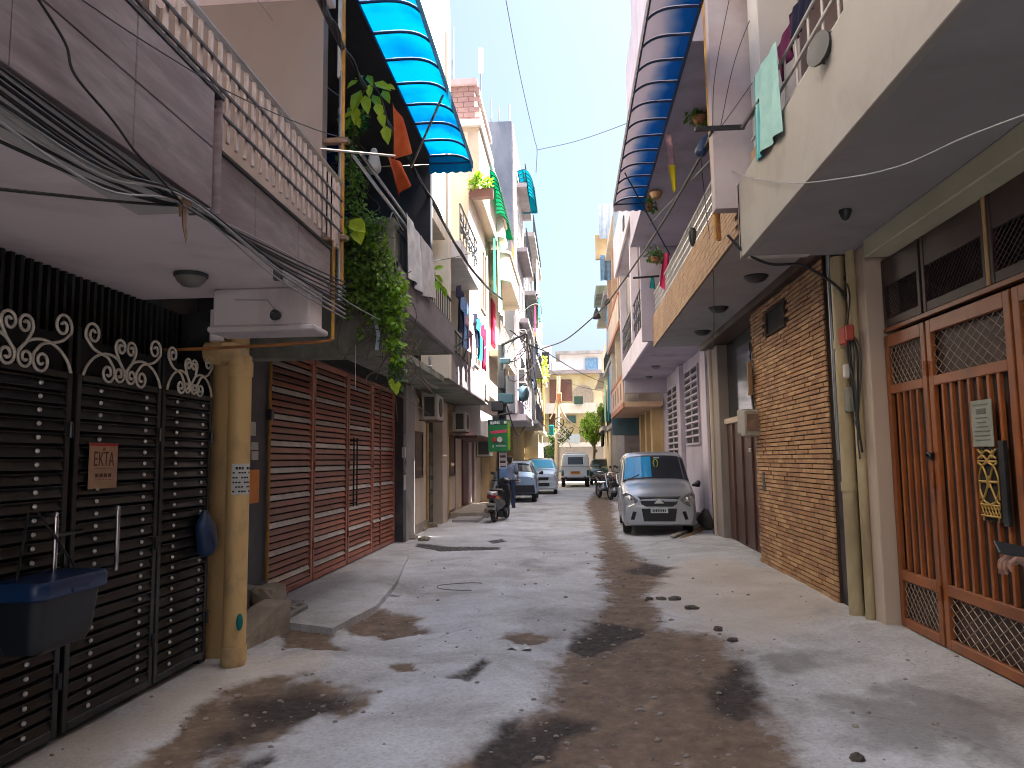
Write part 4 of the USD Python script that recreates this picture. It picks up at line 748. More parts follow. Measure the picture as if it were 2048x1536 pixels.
for k, z in enumerate((4.36, 4.56, 4.78)):
    MB().tube([(1.80,4.65,z),(1.80,7.08,z)], .014, 8).build('rail', M['cable_white'], r1, smooth=40)
for y in np.arange(4.8, 7.05, .3): MB().tube([(1.815,y,4.28),(1.815,y,4.8)], .010, 6).build('railing_bar', M['cable_white'], r1)
MB().box(2.86,2.9,5.3,6.2,3.7,5.7).build('door', M['door_dark'], r1)
MB().box(1.76,1.8,6.75,7.0,3.98,4.40).build('grille_frame', M['wood'], r1)
p = at_y(1390,258,7.35); q = at_y(1490,256,7.35); MB().box(p[0],q[0],7.33,7.38,p[2]-.018,p[2]+.018).build('bracket_arm', M['black_cap'], r1)
q = at_x(1485,255,1.72); MB().tube([q, at_x(1520,200,1.72)], .02, 8).build('bracket_arm', M['black_cap'], r1)
# things on that balcony
hanging('hanging_towel','pale aqua towel hung over the right cream parapet','towel','cloth_aqua',hx([(1510,150),(1552,82)],1.70),hx([(1512,320),(1562,262)],1.70),2,.025,n=24)
hanging('hanging_towel','narrow darker aqua edge cloth under the pale aqua towel','towel','cloth_aqua_edge',hx([(1508,155),(1517,140)],1.715),hx([(1511,324),(1524,312)],1.715),1,.01)
hanging('hanging_cloth','plum coloured cloth hung on the right balcony behind the aqua towel','cloth','cloth_plum',hx([(1554,95),(1590,20)],1.84),hx([(1560,165),(1594,75)],1.84),2,.03)
hanging('hanging_cloth','navy cloth hung on the rail above the plum cloth','cloth','cloth_navy',hx([(1578,30),(1622,-40)],1.83),hx([(1580,90),(1622,18)],1.83),3,.03)
p = at_x(1640,98,1.70); t = thing('upturned_stool', 'dark round plastic stool hooked on the right cream parapet', 'stool', p)
MB().lathe([(0,-.02),(.10,-.02),(.115,0),(.115,.018),(0,.022)], p, (-1,-.35,.1), 20).build('seat', M['plastic_dark'], t, smooth=40)
for a in (.6, 2.2, 3.7, 5.3): c = p+np.array([.02,.11*math.cos(a)*.7,.11*math.sin(a)*.7]); MB().tube([c, c+np.array([.12,.05*math.cos(a),.05*math.sin(a)])], .012, 6).build('leg', M['plastic_dark'], t)
# wires on the right
MB().tube(spline([at_x(x,y,1.70) for x, y in [(1440,330),(1490,352),(1580,366),(1690,356),(1800,332),(1930,275),(2090,215)]], 8), .0045, 6).build('cable', M['cable_grey'], smooth=True, label='pale sagging wire crossing under the right cream parapet', cat='cable')
MB().tube(spline([at_y(x,y,7.45) for x, y in [(1455,470),(1490,505),(1540,528),(1600,530),(1650,555),(1690,590),(1712,640),(1716,700)]], 8), .014, 6).build('cable', M['cable_black'], smooth=True, label='thick black cable running under the right soffit to the meter clutter', cat='cable')
for k, q in enumerate([[(1520,-10),(1470,120),(1440,258)],[(1460,-10),(1430,150),(1425,255)],[(1505,165),(1470,215),(1440,256)]]):
    MB().tube(spline([at_y(x,y,7.36) for x, y in q], 6), .004, 5).build('cable', M['cable_black'], label=['thin wire slanting across the mauve wall to the black bracket','thin wire dropping beside the yellow pipe to the black bracket','short wire from the towel to the black bracket'][k], cat='cable')
t = thing('gas_pipe', 'yellow gas pipe climbing the edge of the mauve party wall on the right', 'gas pipe', (1.5,7.6,4))
pp = [at_y(x,y,7.7) for x, y in [(1432,478),(1425,350),(1415,180),(1408,20),(1404,-60)]]; MB().tube(spline(pp, 6), .017, 8).build('pipe', M['gas_yellow'], t, smooth=40); MB().tube(spline([q+[.045,.06,0] for q in pp], 6), .022, 8).build('pipe', M['gas_rust'], t, smooth=40)

# orange gate with lattice
def lattice(mb, X, y0, y1, z0, z1, nx, nz, w=.006, d=.004):
    'diamond mesh of two families of flat strips clipped to the rectangle'
    dy, dz = (y1-y0)/nx, (z1-z0)/nz; s = dz/dy; box = shapely.box(y0, z0, y1, z1)
    for sg in (1, -1):
        for k in range(-nz, nx+nz+1):
            c = y0+k*dy; H_ = z1-z0; ln = shapely.LineString([(c, z0 if sg > 0 else z1), (c+H_/s, z1 if sg > 0 else z0)]).intersection(box)
            if ln.is_empty or ln.length < 1e-4 or ln.geom_type != 'LineString': continue
            (a, b), (c2, d2) = ln.coords[0], ln.coords[-1]; mb.tube([(X+sg*d*.6,a,b),(X+sg*d*.6,c2,d2)], w/2, 4, False)
    return mb
GX_ = 2.95
def orange_leaf(y0, y1, label, bars, ranges=True):
    g = thing('barred_gate', label, 'gate', (GX_,(y0+y1)/2,0)); X0, X1 = GX_-.02, GX_+.02
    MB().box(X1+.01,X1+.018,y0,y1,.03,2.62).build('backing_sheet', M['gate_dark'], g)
    for a, b in ((y0,y0+.075),(y1-.075,y1)): MB().box(X0,X1,a,b,.03,2.64,.005).build('post', M['gate_orange'], g)
    for a, b in ((.03,.11),(.44,.53),(2.10,2.18),(2.53,2.64)): MB().box(X0,X1,y0+.075,y1-.075,a,b,.005).build('rail', M['gate_orange'], g)
    ya, yb = y0+.075, y1-.075
    lattice(MB(), GX_, ya, yb, .11, .44, 8, 4).build('lattice', M['lattice'], g, kind='stuff'); lattice(MB(), GX_, ya, yb, 2.18, 2.53, 8, 4).build('lattice', M['lattice'], g, kind='stuff')
    p = (yb-ya)/bars
    for i in range(1, bars): MB().box(X0+.004,X1-.004,ya+i*p-.017,ya+i*p+.017,.53,2.10,.004).build('bar', M['gate_orange'], g)
    return g
orange_leaf(6.36, 7.14, 'orange-brown barred gate leaf beside the cream pillar', 5)
g = orange_leaf(5.15, 6.33, 'orange-brown barred gate leaf carrying the grey notice and gilt panel', 8)
orange_leaf(3.9, 5.12, 'orange-brown barred gate leaf at the far right edge', 8)
for zz in (.45, 1.35, 2.25): MB().cyl((2.915,6.345,zz-.06),(2.915,6.345,zz+.06),.014,8).build('hinge', M['gate_orange'], g)
p = at_x(1862,912,2.92); MB().obox(p,(.03,.09,.06),None,.008).build('lock', M['black_metal'], g)
MB().tube([p+[-.02,-.05,0],p+[-.03,0,.03],p+[-.02,.05,0]], .008, 6).build('latch', M['black_metal'], g)
# grey notice and gilt panel
a, b = at_x(1942,803,2.915), at_x(1990,893,2.915); ya, yb, za, zb = b[1], a[1], b[2], a[2]
t = thing('gate_notice', 'pale grey green printed notice plate on the orange-brown gate', 'notice', (2.915,(ya+yb)/2,za))
MB().box(2.908,2.916,ya,yb,za,zb,.002).build('plate', M['notice_grey'], t); mb = MB(); r_ = np.random.default_rng(2)
for k in range(9):
    z = zb-.03-(zb-za-.05)*k/9; w = (yb-ya)*(.36 if k in (0,6,7,8) else .2+.1*r_.random()); h = .006 if k != 1 else .03
    mb.box(2.905,2.908,(ya+yb)/2-w,(ya+yb)/2+w,z-h,z)
mb.build('lettering', M['notice_ink'], t)
a, b = at_x(1952,897,2.90), at_x(2003,1046,2.90); ya, yb, za, zb = b[1], a[1], b[2], a[2]; W_, H_ = yb-ya, zb-za; yc = (ya+yb)/2
t = thing('gilt_panel', 'gilt ornamental grille panel below the grey notice on the orange-brown gate', 'ornament', (2.90,yc,za))
MB().box(2.918,2.926,ya-.02,yb+.02,za,zb).build('backing_plate', M['void'], t); MB().box(2.90,2.93,ya-.09,ya-.02,za-.02,zb+.05,.004).build('side_box', M['black_metal'], t)
def gilt(path, r=.008): MB().tube([(2.905,yc+u*W_/2,za+v*H_) for u, v in path], r, 6).build('gilt_scroll', M['gold'], t, smooth=True)
th = np.linspace(0, np.pi, 14)
gilt(spline([(-.9,.98),(-.5,.93),(0,.97),(.5,.93),(.9,.98)], 6)); gilt(spline([(-.9,.86),(-.4,.9),(0,.84),(.4,.9),(.9,.86)], 6)); gilt([(-.95,.82),(.95,.82)])
for s in (-1, 1):
    gilt(spline([(s*.95,.8),(s*.5,.74),(s*.12,.58),(0,.54)], 6)); gilt(spline([(s*.1,.80),(s*.6,.75),(s*.9,.62),(s*.95,.55)], 6)); gilt([(s*.95,.56),(s*.95,.30)], .006); gilt(spline([(s*.05,.54),(s*.3,.42),(s*.7,.28),(s*.95,.24)], 6)); gilt(spline([(s*.95,.42),(s*.6,.28),(s*.2,.24),(0,.22)], 6))
    gilt([(s*.75,.06),(s*.75,0)], .006); gilt(spline([(s*.5,.97),(s*.65,.92),(s*.5,.87),(s*.3,.9)], 5), .006)
gilt([(-.95,.54),(.95,.54)], .010); gilt([(0,.62),(0,.46)], .016); gilt([(-.95,.22),(.95,.22)]); gilt([(-.95,.07),(.95,.07)])
for i in range(6): gilt([(-.95+i*.32,.21),(-.65+i*.32,.08)], .005); gilt([(-.65+i*.32,.21),(-.95+i*.32,.08)], .005)
# transom over the gate
tr = thing('gate_transom', 'dark maroon mesh transom above the orange-brown gate', 'transom', (2.97,6,2.7))
for y0, y1, l in ((6.42,7.16,'a'),(5.42,6.38,'b'),(4.2,5.38,'c')):
    for a, b in ((y0,y0+.05),(y1-.05,y1)): MB().box(2.95,2.99,a,b,2.72,3.36,.004).build('post', M['gate_dark'], tr)
    for a, b in ((2.72,2.80),(3.10,3.36)): MB().box(2.955,2.985,y0+.05,y1-.05,a,b,.004).build('rail', M['gate_dark'], tr)
    lattice(MB(), 2.965, y0+.05, y1-.05, 2.80, 3.10, 16, 6, .007).build('lattice', M['lattice_dark'], tr, kind='stuff')
MB().box(3.1,3.11,4.2,7.16,2.7,3.36).build('backing_sheet', M['void'], tr)
MB().box(2.94,3.0,4.0,7.16,2.675,2.715,.004).build('head_rail', M['gate_orange'], tr)
MB().box(2.94,2.965,5.39,5.41,2.72,3.36).build('post', M['tan_paint'], tr)
# pillar and pipes beside it
MB().box(2.80,3.35,7.17,7.50,-.05,3.53,.012).build('gate_pillar', M['beige'], label='cream plastered pillar between the orange-brown gate and the cream pipes', cat='pillar')
t = thing('downpipe', 'thick cream rain pipe standing by the right pillar', 'pipe', (2.74,7.62,0)); MB().tube([(2.72,7.62,-.05),(2.72,7.62,3.53)], .07, 16).build('pipe', M['cream_pipe'], t, smooth=40)
for z in (1.2, 2.6): MB().lathe([(.07,0),(.08,0),(.08,.09),(.07,.09)], (2.72,7.62,z), (0,0,1), 16).build('collar', M['cream_pipe'], t, smooth=40)
t = thing('downpipe', 'second cream rain pipe, the slimmer one touching the right pillar', 'pipe', (2.77,7.42,0)); MB().tube([(2.765,7.40,-.05),(2.765,7.40,3.53)], .045, 14).build('pipe', M['cream_pipe'], t, smooth=40)
t = thing('wall_strip', 'black wall strip between the brick gate and the cream pipes', 'wall', (2.8,8.0,0)); MB().box(2.80,3.35,7.72,8.2,0,3.8).build('strip', M['dark_wall'], t)
MB().tube([(2.765,7.84,0),(2.765,7.84,3.8)], .035, 12).build('pipe', M['black_cap'], label='black pipe running up the black wall strip', cat='pipe', smooth=40)
MB().tube([(2.77,8.02,1.5),(2.77,8.02,3.8)], .02, 10).build('pipe', M['galv'], label='thin grey conduit on the black wall strip', cat='pipe')
for k, (a, b, c, d, m, l) in enumerate([(1632,885,1642,925,'cloth_teal','torn teal poster scrap beside the brick gate'),(1640,890,1650,926,'paper','torn pale poster scrap on the black wall strip'),(1640,928,1656,966,'cloth_blue','pale blue paper notice on the black wall strip')]):
    q0, q1 = at_x(a,b,2.79), at_x(c,d,2.79); y0, y1 = sorted((q0[1],q1[1])); MB().box(2.790,2.798,max(y0,7.75),y1,q1[2],q0[2]).build('paper_notice', M[m], label=l, cat='paper')
# meter clutter on the pillar
p = at_x(1692,672,2.70); t = thing('cable_box', 'red cable box with wires on the right pillar', 'junction box', p); MB().obox(p,(.09,.12,.17),rotz(.2),.012).build('box', M['red_plastic'], t); MB().obox(p+[.0,-.1,.015],(.07,.09,.15),rotz(-.2),.012).build('box', M['red_plastic'], t)
r_ = np.random.default_rng(12)
for k in range(5): MB().tube(spline([p+[0,-.03,.08],p+[-.02+.02*k,-.06-.03*k,-.2],p+[.02,-.10+.05*r_.normal(),-.5-.1*k],p+[.03,-.12+.03*r_.normal(),-.95-.06*k]], 8), .008+.003*(k % 2), 6).build('lead', M['cable_black' if k % 2 else 'pole_concrete'], t, smooth=True)
MB().tube(spline([p+[0,-.05,.1],p+[0,-.15,.35],p+[.02,-.05,.5],p+[.05,.1,.6]], 8), .008, 6).build('lead', M['cable_black'], t)
p = at_x(1700,800,2.70); t = thing('junction_box', 'mossy grey switch box hanging among wires on the right pillar', 'junction box', p); MB().obox(p,(.08,.1,.24),rotz(.1),.012).build('box', M['concrete_moss'], t); MB().obox(p+[-.02,.0,.28],(.05,.06,.13),None,.01).build('holder', M['plastic_white'], t)
soffit_lamp(1690,420,3.53,.05,'small round lamp under the near right soffit','plastic_dark')

# ------------------------------------------------------------------ RIGHT BUILDING 2 (brick-clad gate)
r2b = thing('residential_building', 'right house with tiled balcony above the brick-clad wall', 'building', (6,11,0))
MB().box(3.4,11,7.31,15.6,0,9.0).build('wall', M['interior_dark'], r2b); MB().box(1.5,8,12.8,15.5,9.9,12.6).build('stair_room', M['lavender'], r2b); MB().box(1.36,11,7.70,15.55,6.15,9.9).build('upper_storey', M['lavender'], r2b)
MB().box(1.803,3.4,7.7,15.6,3.83,3.95).build('balcony_slab', M['soffit_right'], r2b); MB().box(2.70,3.4,7.75,15.55,3.715,3.832).build('soffit_edge', M['door_dark'], r2b)
MB().box(1.79,1.802,7.7,15.6,3.835,4.47).build('fascia_core', M['mortar'], r2b)
mb = MB(); rr = np.random.default_rng(3)
for i in range(12):
    z = 3.835+i*.053; y = 7.7+(.11 if i % 2 else 0)
    while y < 15.55: mb.box(1.775-rr.random()*.006,1.79,y+.004,min(y+.216,15.6),z,z+.046); y += .22
mb.build('cladding_tiles', M['tile_tan'], r2b, kind='stuff')
mb = MB()
for i in range(14):
    z = 3.85+i*.052; x = 1.79+(.05 if i % 2 else 0)
    while x < 2.6: mb.box(x+.003,min(x+.12,2.6),7.685,7.70,z,z+.046); x += .124
mb.build('cladding_tiles', M['tile_tan'], r2b, kind='stuff'); MB().box(1.84,2.6,7.70,7.8,3.95,4.58).build('fascia_return', M['mortar'], r2b)
MB().box(2.95,3.4,7.7,15.6,3.95,5.95).build('balcony_back_wall', M['lavender'], r2b); MB().box(1.35,3.4,7.7,15.55,5.95,6.15).build('upper_slab', M['lavender'], r2b)
RR = MB(); RR.tube([(1.82,7.72,4.93),(1.82,15.55,4.93)], .022, 8); RR = RR.build('railing_top', M['cable_white'], r2b)
for z in (4.56,4.68,4.80): MB().tube([(1.82,7.72,z),(1.82,15.55,z)], .011, 6).build('rail', M['steel'], r2b)
for y in np.arange(7.85, 15.5, .12): MB().box(1.812,1.828,y-.008,y+.008,4.47,4.92).build('railing_bar', M['cable_white'], RR)
MB().box(2.9,2.96,9.5,10.4,3.95,6.1).build('door', M['door_dark'], r2b); MB().box(2.9,2.96,11.4,12.8,4.8,6.2).build('window', M['window_glass'], r2b)
# brick-clad wall: bricks one by one
bw = thing('brick_wall', 'wall clad in thin tan bricks with a dark square vent', 'wall', (2.75,9.8,0))
MB().box(2.775,3.3,8.22,11.44,0,3.72).build('backing_wall', M['mortar'], bw)
v0, v1 = at_x(1530,598,2.75), at_x(1566,662,2.75); vy0, vy1, vz0, vz1 = 10.05, 10.55, 2.98, 3.38
v0 = at_x(1566,606,2.75); v1 = at_x(1530,610,2.75); vy0, vy1 = v0[1], v1[1]; vz1 = v0[2]+.02; vz0 = at_x(1548,660,2.75)[2]
mb = MB(); mb.box(2.77,2.774,vy0,vy1,vz0,vz1); mb.build('vent', M['void'], bw)
for a in ((vy0-.03,vy0,vz0-.03,vz1+.03),(vy1,vy1+.03,vz0-.03,vz1+.03),(vy0,vy1,vz0-.03,vz0),(vy0,vy1,vz1,vz1+.03)): MB().box(2.745,2.775,a[0],a[1],a[2],a[3]).build('vent_frame', M['mortar'], bw)
allb = []; rr = np.random.default_rng(21); z, i = .02, 0
while z < 3.66:
    y = 8.22-(.13 if i % 2 else 0)
    while y < 11.44:
        a, b = max(y+.0015, 8.224), min(y+.2545, 11.436)
        if b-a > .03 and not (a < vy1+.03 and b > vy0-.03 and z < vz1+.03 and z+.055 > vz0-.03): allb.append((a, b, z, rr.uniform(.008,.024), rr.integers(4)))
        y += .256
    z += .0555; i += 1
allb.sort(key=lambda t: ((t[0]**2+7)/(t[1]-t[0]) if t[1]-t[0] > .2 else 1e4+t[0]))
rest = [MB() for _ in range(4)]
for k, (a, b, z, d, c) in enumerate(allb):
    if k < 300: MB().box(2.775-d,2.776,a,b,z,z+.043,.003).build('brick', M['brick_'+'abcd'[c]], bw)
    else: rest[c].box(2.775-d,2.776,a,b,z,z+.043)
for c in range(4): rest[c].build('bricks', M['brick_'+'abcd'[c]], bw, kind='stuff')
MB().box(2.752,2.758,10.98,11.1,1.05,1.32).build('wall_plate', M['pole_concrete'], label='small dark plate on the far edge of the brick wall', cat='plate'); p = at_x(1500,900,2.74); MB().obox(p,(.02,.09,.06),None,.004).build('wall_plate', M['paper'], label='small pale plate on the brick wall below the meters', cat='plate')
soffit_lamp(1512,552,3.83,.15,'nearest round lamp under the tiled right balcony','plastic_dark'); soffit_lamp(1437,615,3.83,.15,'middle round lamp under the tiled right balcony','plastic_dark'); soffit_lamp(1405,662,3.83,.15,'farthest round lamp under the tiled right balcony','plastic_dark')
# door recess beyond the bricks
MB().box(3.0,3.35,11.44,14.6,0,2.2).build('door_leaf', M['door_dark'], r2b); MB().box(3.05,3.35,11.44,14.6,2.2,3.7).build('transom_glass', M['window_glass'], r2b)
for y in (11.9, 12.6, 13.3, 14.0): MB().box(2.965,3.0,y,y+.06,.05,2.15,.004).build('door_bar', M['door_maroon'], r2b)
MB().box(2.95,3.05,11.44,14.6,2.16,2.26,.006).build('door_lintel', M['cream_shade'], r2b)
MB().box(2.86,3.35,14.6,15.12,0,3.7,.01).build('door_pilaster', M['brown_wall'], r2b); MB().box(2.92,3.35,15.13,15.55,0,3.7).build('wall_end', M['dark_wall'], r2b)
MB().tube([(2.86,15.22,0),(2.86,15.22,3.7)], .06, 12).build('pipe', M['beige'], label='pale pipe beside the lavender wall', cat='pipe', smooth=40)
MB().tube([(2.87,15.42,0),(2.87,15.42,3.7)], .05, 12).build('pipe', M['black_cap'], label='black pipe at the edge of the lavender wall', cat='pipe', smooth=40)
mts = thing('meter_box', 'larger grey electricity meter box on the brick wall edge', 'meter box', (2.62,11.4,1.8)); a, b = at_y(1485,820,11.2), at_y(1515,872,11.2); MB().box(2.55,2.77,11.16,11.44,b[2],a[2],.015).build('box', M['meter_grey'], mts); MB().box(2.58,2.74,11.145,11.16,b[2]+.08,a[2]-.06).build('front_cover', M['rust_metal'], mts)
mts = thing('meter_box', 'smaller grey meter box left of the larger one', 'meter box', (2.5,11.5,1.8)); a, b = at_y(1473,820,11.7), at_y(1486,868,11.7); MB().box(2.58,2.80,11.5,11.8,b[2],a[2],.015).build('box', M['meter_grey'], mts)
mb = MB()
for k in range(6): mb = MB(); MB().tube(spline([(2.72+.02*k,11.3,2.1),(2.70+.02*k,11.35+.03*k,2.5),(2.72,11.4,2.9+.05*k),(2.78,11.5,3.3)], 8), .012, 6).build('cable', M['cable_black' if k % 2 else 'cable_grey'], smooth=True, label='wire running up from the right meter boxes', cat='cable', group='wires above the right meter boxes')
MB().box(2.66,2.72,11.3,11.36,2.45,2.95).build('wood_plank', M['wood'], label='tilted wooden plank above the right meter boxes', cat='plank')
MB().tube(spline([at_y(x,y,9.2) for x, y in [(1400,300),(1412,420),(1425,520),(1428,640),(1426,700)]], 6), .005, 5).build('cable', M['cable_black'], label='thin wire hanging from the tiled balcony on the right', cat='cable')
# things hanging on the right balcony
def basket(px, py, Y, r, mat, label):
    p = at_y(px,py,Y); t = thing('hanging_pot', label, 'hanging pot', p); MB().lathe([(0,-r),(r*.7,-r*.75),(r,0),(r*1.05,.02),(r*.8,.02),(0,.0)], p, (0,0,1), 18).build('pot', M[mat], t, smooth=40)
    for a in (0,2.1,4.2): MB().tube([p+[r*math.cos(a),r*math.sin(a),0],p+[0,0,r*3]], .003, 4).build('hanger', M['cable_black'], t)
    return t, p
basket(1375,200,9.6,.105,'basket','tan hanging pot nearest under the dusty blue awning'); basket(1312,388,12.2,.10,'basket','tan hanging pot farther along under the dusty blue awning')
for px, py, Y, l in ((1398,225,9.4,'dark leafy pot plant beside the nearest tan hanging pot'),(1310,505,13.5,'dark blue-green plant in a pot hung on the far right balcony'),(1295,400,12.5,'small dark plant hanging below the far tan pot')):
    t, p = basket(px,py+12,Y,.09,'terracotta',l); mb = MB(); foliage([p+[0,0,.08],p+[.06,0,.02],p+[-.06,0,.04]], [.12,.1,.1], 160, .07, px, mb); mb.build('foliage', M['leaf_dark'], t, kind='stuff')
hanging('hanging_cloth','faded yellow and plum cloth hanging under the right awning','cloth','cloth_dusk',[at_y(1331,262,10),at_y(1345,270,10)],[at_y(1338,345,10),at_y(1352,338,10)],1,.02); hanging('hanging_cloth','yellow hem cloth below the faded cloth under the right awning','cloth','cloth_yellow',[at_y(1337,330,9.97),at_y(1352,330,9.97)],[at_y(1347,385,9.97),at_y(1353,378,9.97)],1,.015)
hanging('hanging_cloth','bright pink cloth hung on the rod of the tiled right balcony','cloth','cloth_pink',[at_y(1326,508,13.8),at_y(1338,505,13.8)],[at_y(1320,570,13.8),at_y(1338,590,13.8)],1,.05)
hanging('hanging_cloth','small dark teal cloth on the rod beside the pink one','cloth','cloth_teal',[at_y(1302,555,13.8),at_y(1308,553,13.8)],[at_y(1299,576,13.8),at_y(1311,578,13.8)],1,.01)
MB().tube([at_y(1266,556,13.8),at_y(1318,552,13.8)], .02, 8).build('clothes_rod', M['black_cap'], label='dark clothes rod reaching out from the tiled right balcony', cat='rod')
p = at_y(1412,285,8.2); mb = MB(); mb.hull([(*p,.07),(*(p+[-.06,0,-.1]),.07),(*(p+[.04,0,.05]),.05)]); mb.build('hanging_bag', M['blue_bag'], smooth=True, label='dark blue bag hung by the yellow pipe on the right balcony', cat='bag')
p = at_y(1385,480,8.6); mb = MB(); mb.hull([(*p,.04),(*(p+[0,0,.1]),.05),(*(p+[0,0,-.06]),.02)]); mb.build('wall_lamp', M['plastic_dark'], smooth=True, label='small dark lamp on the tiled fascia of the right balcony', cat='lamp')
MB().tube([at_x(1270,480,1.6),at_x(1440,300,1.6)], .011, 6).build('clothes_rod', M['iron_dark'], label='dark rod slanting before the right balcony railing', cat='rod')

# ------------------------------------------------------------------ LEFT BUILDING 3
def win(T, x, y0, y1, z0, z1, side=1, glass='window_glass', frame='frame_white', grid=1):
    'window in a wall facing the lane: recessed pane, proud frame, mullion'
    d = side; f = MB(); w = .05
    for a in ((y0,y1,z0-w,z0),(y0,y1,z1,z1+w),(y0-w,y0,z0-w,z1+w),(y1,y1+w,z0-w,z1+w)): f.box(x,x+d*.035,a[0],a[1],a[2],a[3])
    if grid: f.box(x,x+d*.03,(y0+y1)/2-.02,(y0+y1)/2+.02,z0,z1)
    f = f.build('window_frame', M[frame], T); MB().box(x,x+d*.008,y0,y1,z0,z1).build('pane', M[glass], f); return f
def railing(T, x, y0, y1, z0, z1, mat='iron_dark', pitch=.14, bar=.012, name='railing'):
    t = MB().tube([(x,y0,z1),(x,y1,z1)], .022, 6).build(name, M[mat], T)
    MB().tube([(x,y0,z0+.06),(x,y1,z0+.06)], .014, 6).build('lower_rail', M[mat], t)
    n = int((y1-y0)/pitch)
    for k in range(n+1): y = y0+(y1-y0)*k/n; MB().box(x-bar/2,x+bar/2,y-bar/2,y+bar/2,z0,z1).build('baluster', M[mat], t)
    return t
def ornate(T, x, y0, y1, z0, z1, mat):
    t = railing(T, x, y0, y1, z0, z1, mat, .45, .02, 'ornamental_railing'); mb = MB(); n = max(2, int((y1-y0)/.34))
    for k in range(n):
        c = y0+(k+.5)*(y1-y0)/n; h = z1-z0
        for s in (-1, 1):
            a = np.linspace(0, 4.5, 14); r = .13*(1-a/6); mb.tube(np.c_[np.full(14,x), c+s*.07+s*r*np.cos(a), z0+h*.35+r*np.sin(a)*1.2], .012, 5); mb.tube(np.c_[np.full(14,x), c+s*.06+s*r*.8*np.cos(a), z0+h*.75-r*np.sin(a)], .012, 5)
    mb.build('ironwork', M[mat], t, kind='stuff'); return t
def ac_unit(label, x0, x1, y0, y1, z0, z1, side=1):
    t = thing('air_conditioner', label, 'air conditioner', ((x0+x1)/2,(y0+y1)/2,z0)); MB().box(x0,x1,y0,y1,z0,z1,.012).build('casing', M['ac_white'], t)
    MB().box(x0+.05,x1-.06,y0-.006,y0+.01,z0+.06,z1-.05).build('side_grille', M['ac_grille'], t)
    xf = x1 if side > 0 else x0; MB().lathe([(0,.006),(.19,.006),(.2,.012),(.21,0)], (xf,(y0+y1)/2,(z0+z1)/2), (side,0,0), 20).build('fan_guard', M['ac_grille'], t)
    mb = MB()
    for y in (y0+.08, y1-.1): mb = MB(); mb.box(min(x0-.3*side,x1),x1,y,y+.03,z0-.035,z0-.003); mb.build('bracket', M['rust_metal'], t)
    return t
b3 = thing('residential_building', 'cream left house with laundry balcony, air conditioners and brown brick roof room', 'building', (-6,18,0))
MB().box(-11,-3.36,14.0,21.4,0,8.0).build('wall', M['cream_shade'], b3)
for (a, b_) in ((15.35,17.0),(20.0,22.5)): MB().box(-3.36,-3.28,a,b_,.18,2.9).build('wall_panel', M['cream_shade'], b3)
MB().box(-3.36,-3.18,14.14,15.3,0,3.05).build('side_post', M['concrete'], b3)
win(b3, -3.28, 15.7, 16.5, 1.22, 2.12, 1, 'window_brown', 'window_brown', 0); win(b3, -3.28, 20.35, 21.2, 1.15, 2.2, 1, 'window_brown', 'window_brown', 0)
MB().box(-3.36,-3.25,15.3,17.0,0,.2).build('plinth', M['concrete_warm'], b3)
MB().box(-3.36,-3.34,17.02,20.0,0,2.7).build('door_opening', M['void'], b3); MB().box(-3.34,-3.25,17.05,17.2,0,2.4).build('door_frame', M['gold'], b3)
dr = MB().box(-3.33,-3.28,17.25,17.9,.05,2.2).build('door', M['iron_dark'], b3)
for k in range(6): MB().box(-3.28,-3.265,17.35,17.8,.2+.33*k,.42+.33*k).build('door_panel', M['window_glass'], dr)
MB().box(-3.36,-3.1,18.2,18.95,0,2.95).build('pilaster', M['beige'], b3); MB().box(-3.36,-3.22,19.7,19.98,0,2.95).build('pilaster', M['gold'], b3)
b3c = MB().box(-3.3,-2.32,14.1,21.4,3.1,3.215,.01).build('canopy_slab', M['concrete_moss'], b3); MB().box(-2.36,-2.28,14.1,20.2,3.1,3.72,.01).build('canopy_parapet', M['fascia_grey'], b3)
MB().box(-2.8,-2.26,14.02,14.32,3.1,16.5).build('partition_wall', M['cream'], b3)
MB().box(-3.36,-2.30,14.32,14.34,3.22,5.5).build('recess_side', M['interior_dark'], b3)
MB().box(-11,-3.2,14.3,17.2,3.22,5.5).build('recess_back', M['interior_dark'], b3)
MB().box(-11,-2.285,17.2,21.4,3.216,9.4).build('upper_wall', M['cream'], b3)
MB().box(-3.3,-2.05,14.32,17.2,5.5,5.86,.01).build('second_floor_slab', M['wall_white'], b3); ornate(b3, -2.09, 14.4, 17.15, 5.86, 6.62, 'iron_dark')
MB().box(-11,-2.9,14.3,17.2,5.86,9.4).build('second_floor_wall', M['cream_shade'], b3); MB().box(-2.9,-2.85,15.0,15.7,5.86,8.0).build('door', M['ochre'], b3); MB().box(-2.9,-2.86,16.0,16.9,6.6,7.9).build('window', M['window_brown'], b3)
MB().box(-11,-2.02,17.21,21.38,7.9,9.5,.01).build('upper_storey', M['beige'], b3); MB().box(-11,-1.96,17.1,21.4,9.5,9.66).build('roof_slab', M['wall_white'], b3)
win(b3, -2.28, 19.6, 20.6, 5.6, 7.2, 1, 'window_brown', 'cream'); win(b3, -2.28, 18.0, 18.9, 3.9, 5.0, 1, 'window_brown', 'frame_white')
rm = MB().box(-4.4,-2.18,17.6,21.0,9.66,10.75).build('roof_room', M['brick_brown'], b3); MB().box(-4.5,-2.10,17.5,21.1,10.75,10.9).build('roof_room_slab', M['mauve_brick'], b3)
mb = MB()
for i in range(8):
    z = 9.68+i*.132
    for k in range(8): mb.box(-4.4+k*.28+(.13 if i % 2 else 0),-4.4+k*.28+.265+(.13 if i % 2 else 0),17.585,17.602,z,z+.118)
mb.build('bricks', M['brick_brown'], b3, kind='stuff')
MB().box(-2.2,-2.05,17.6,21.0,9.66,10.2).build('roof_parapet', M['cream'], b3)
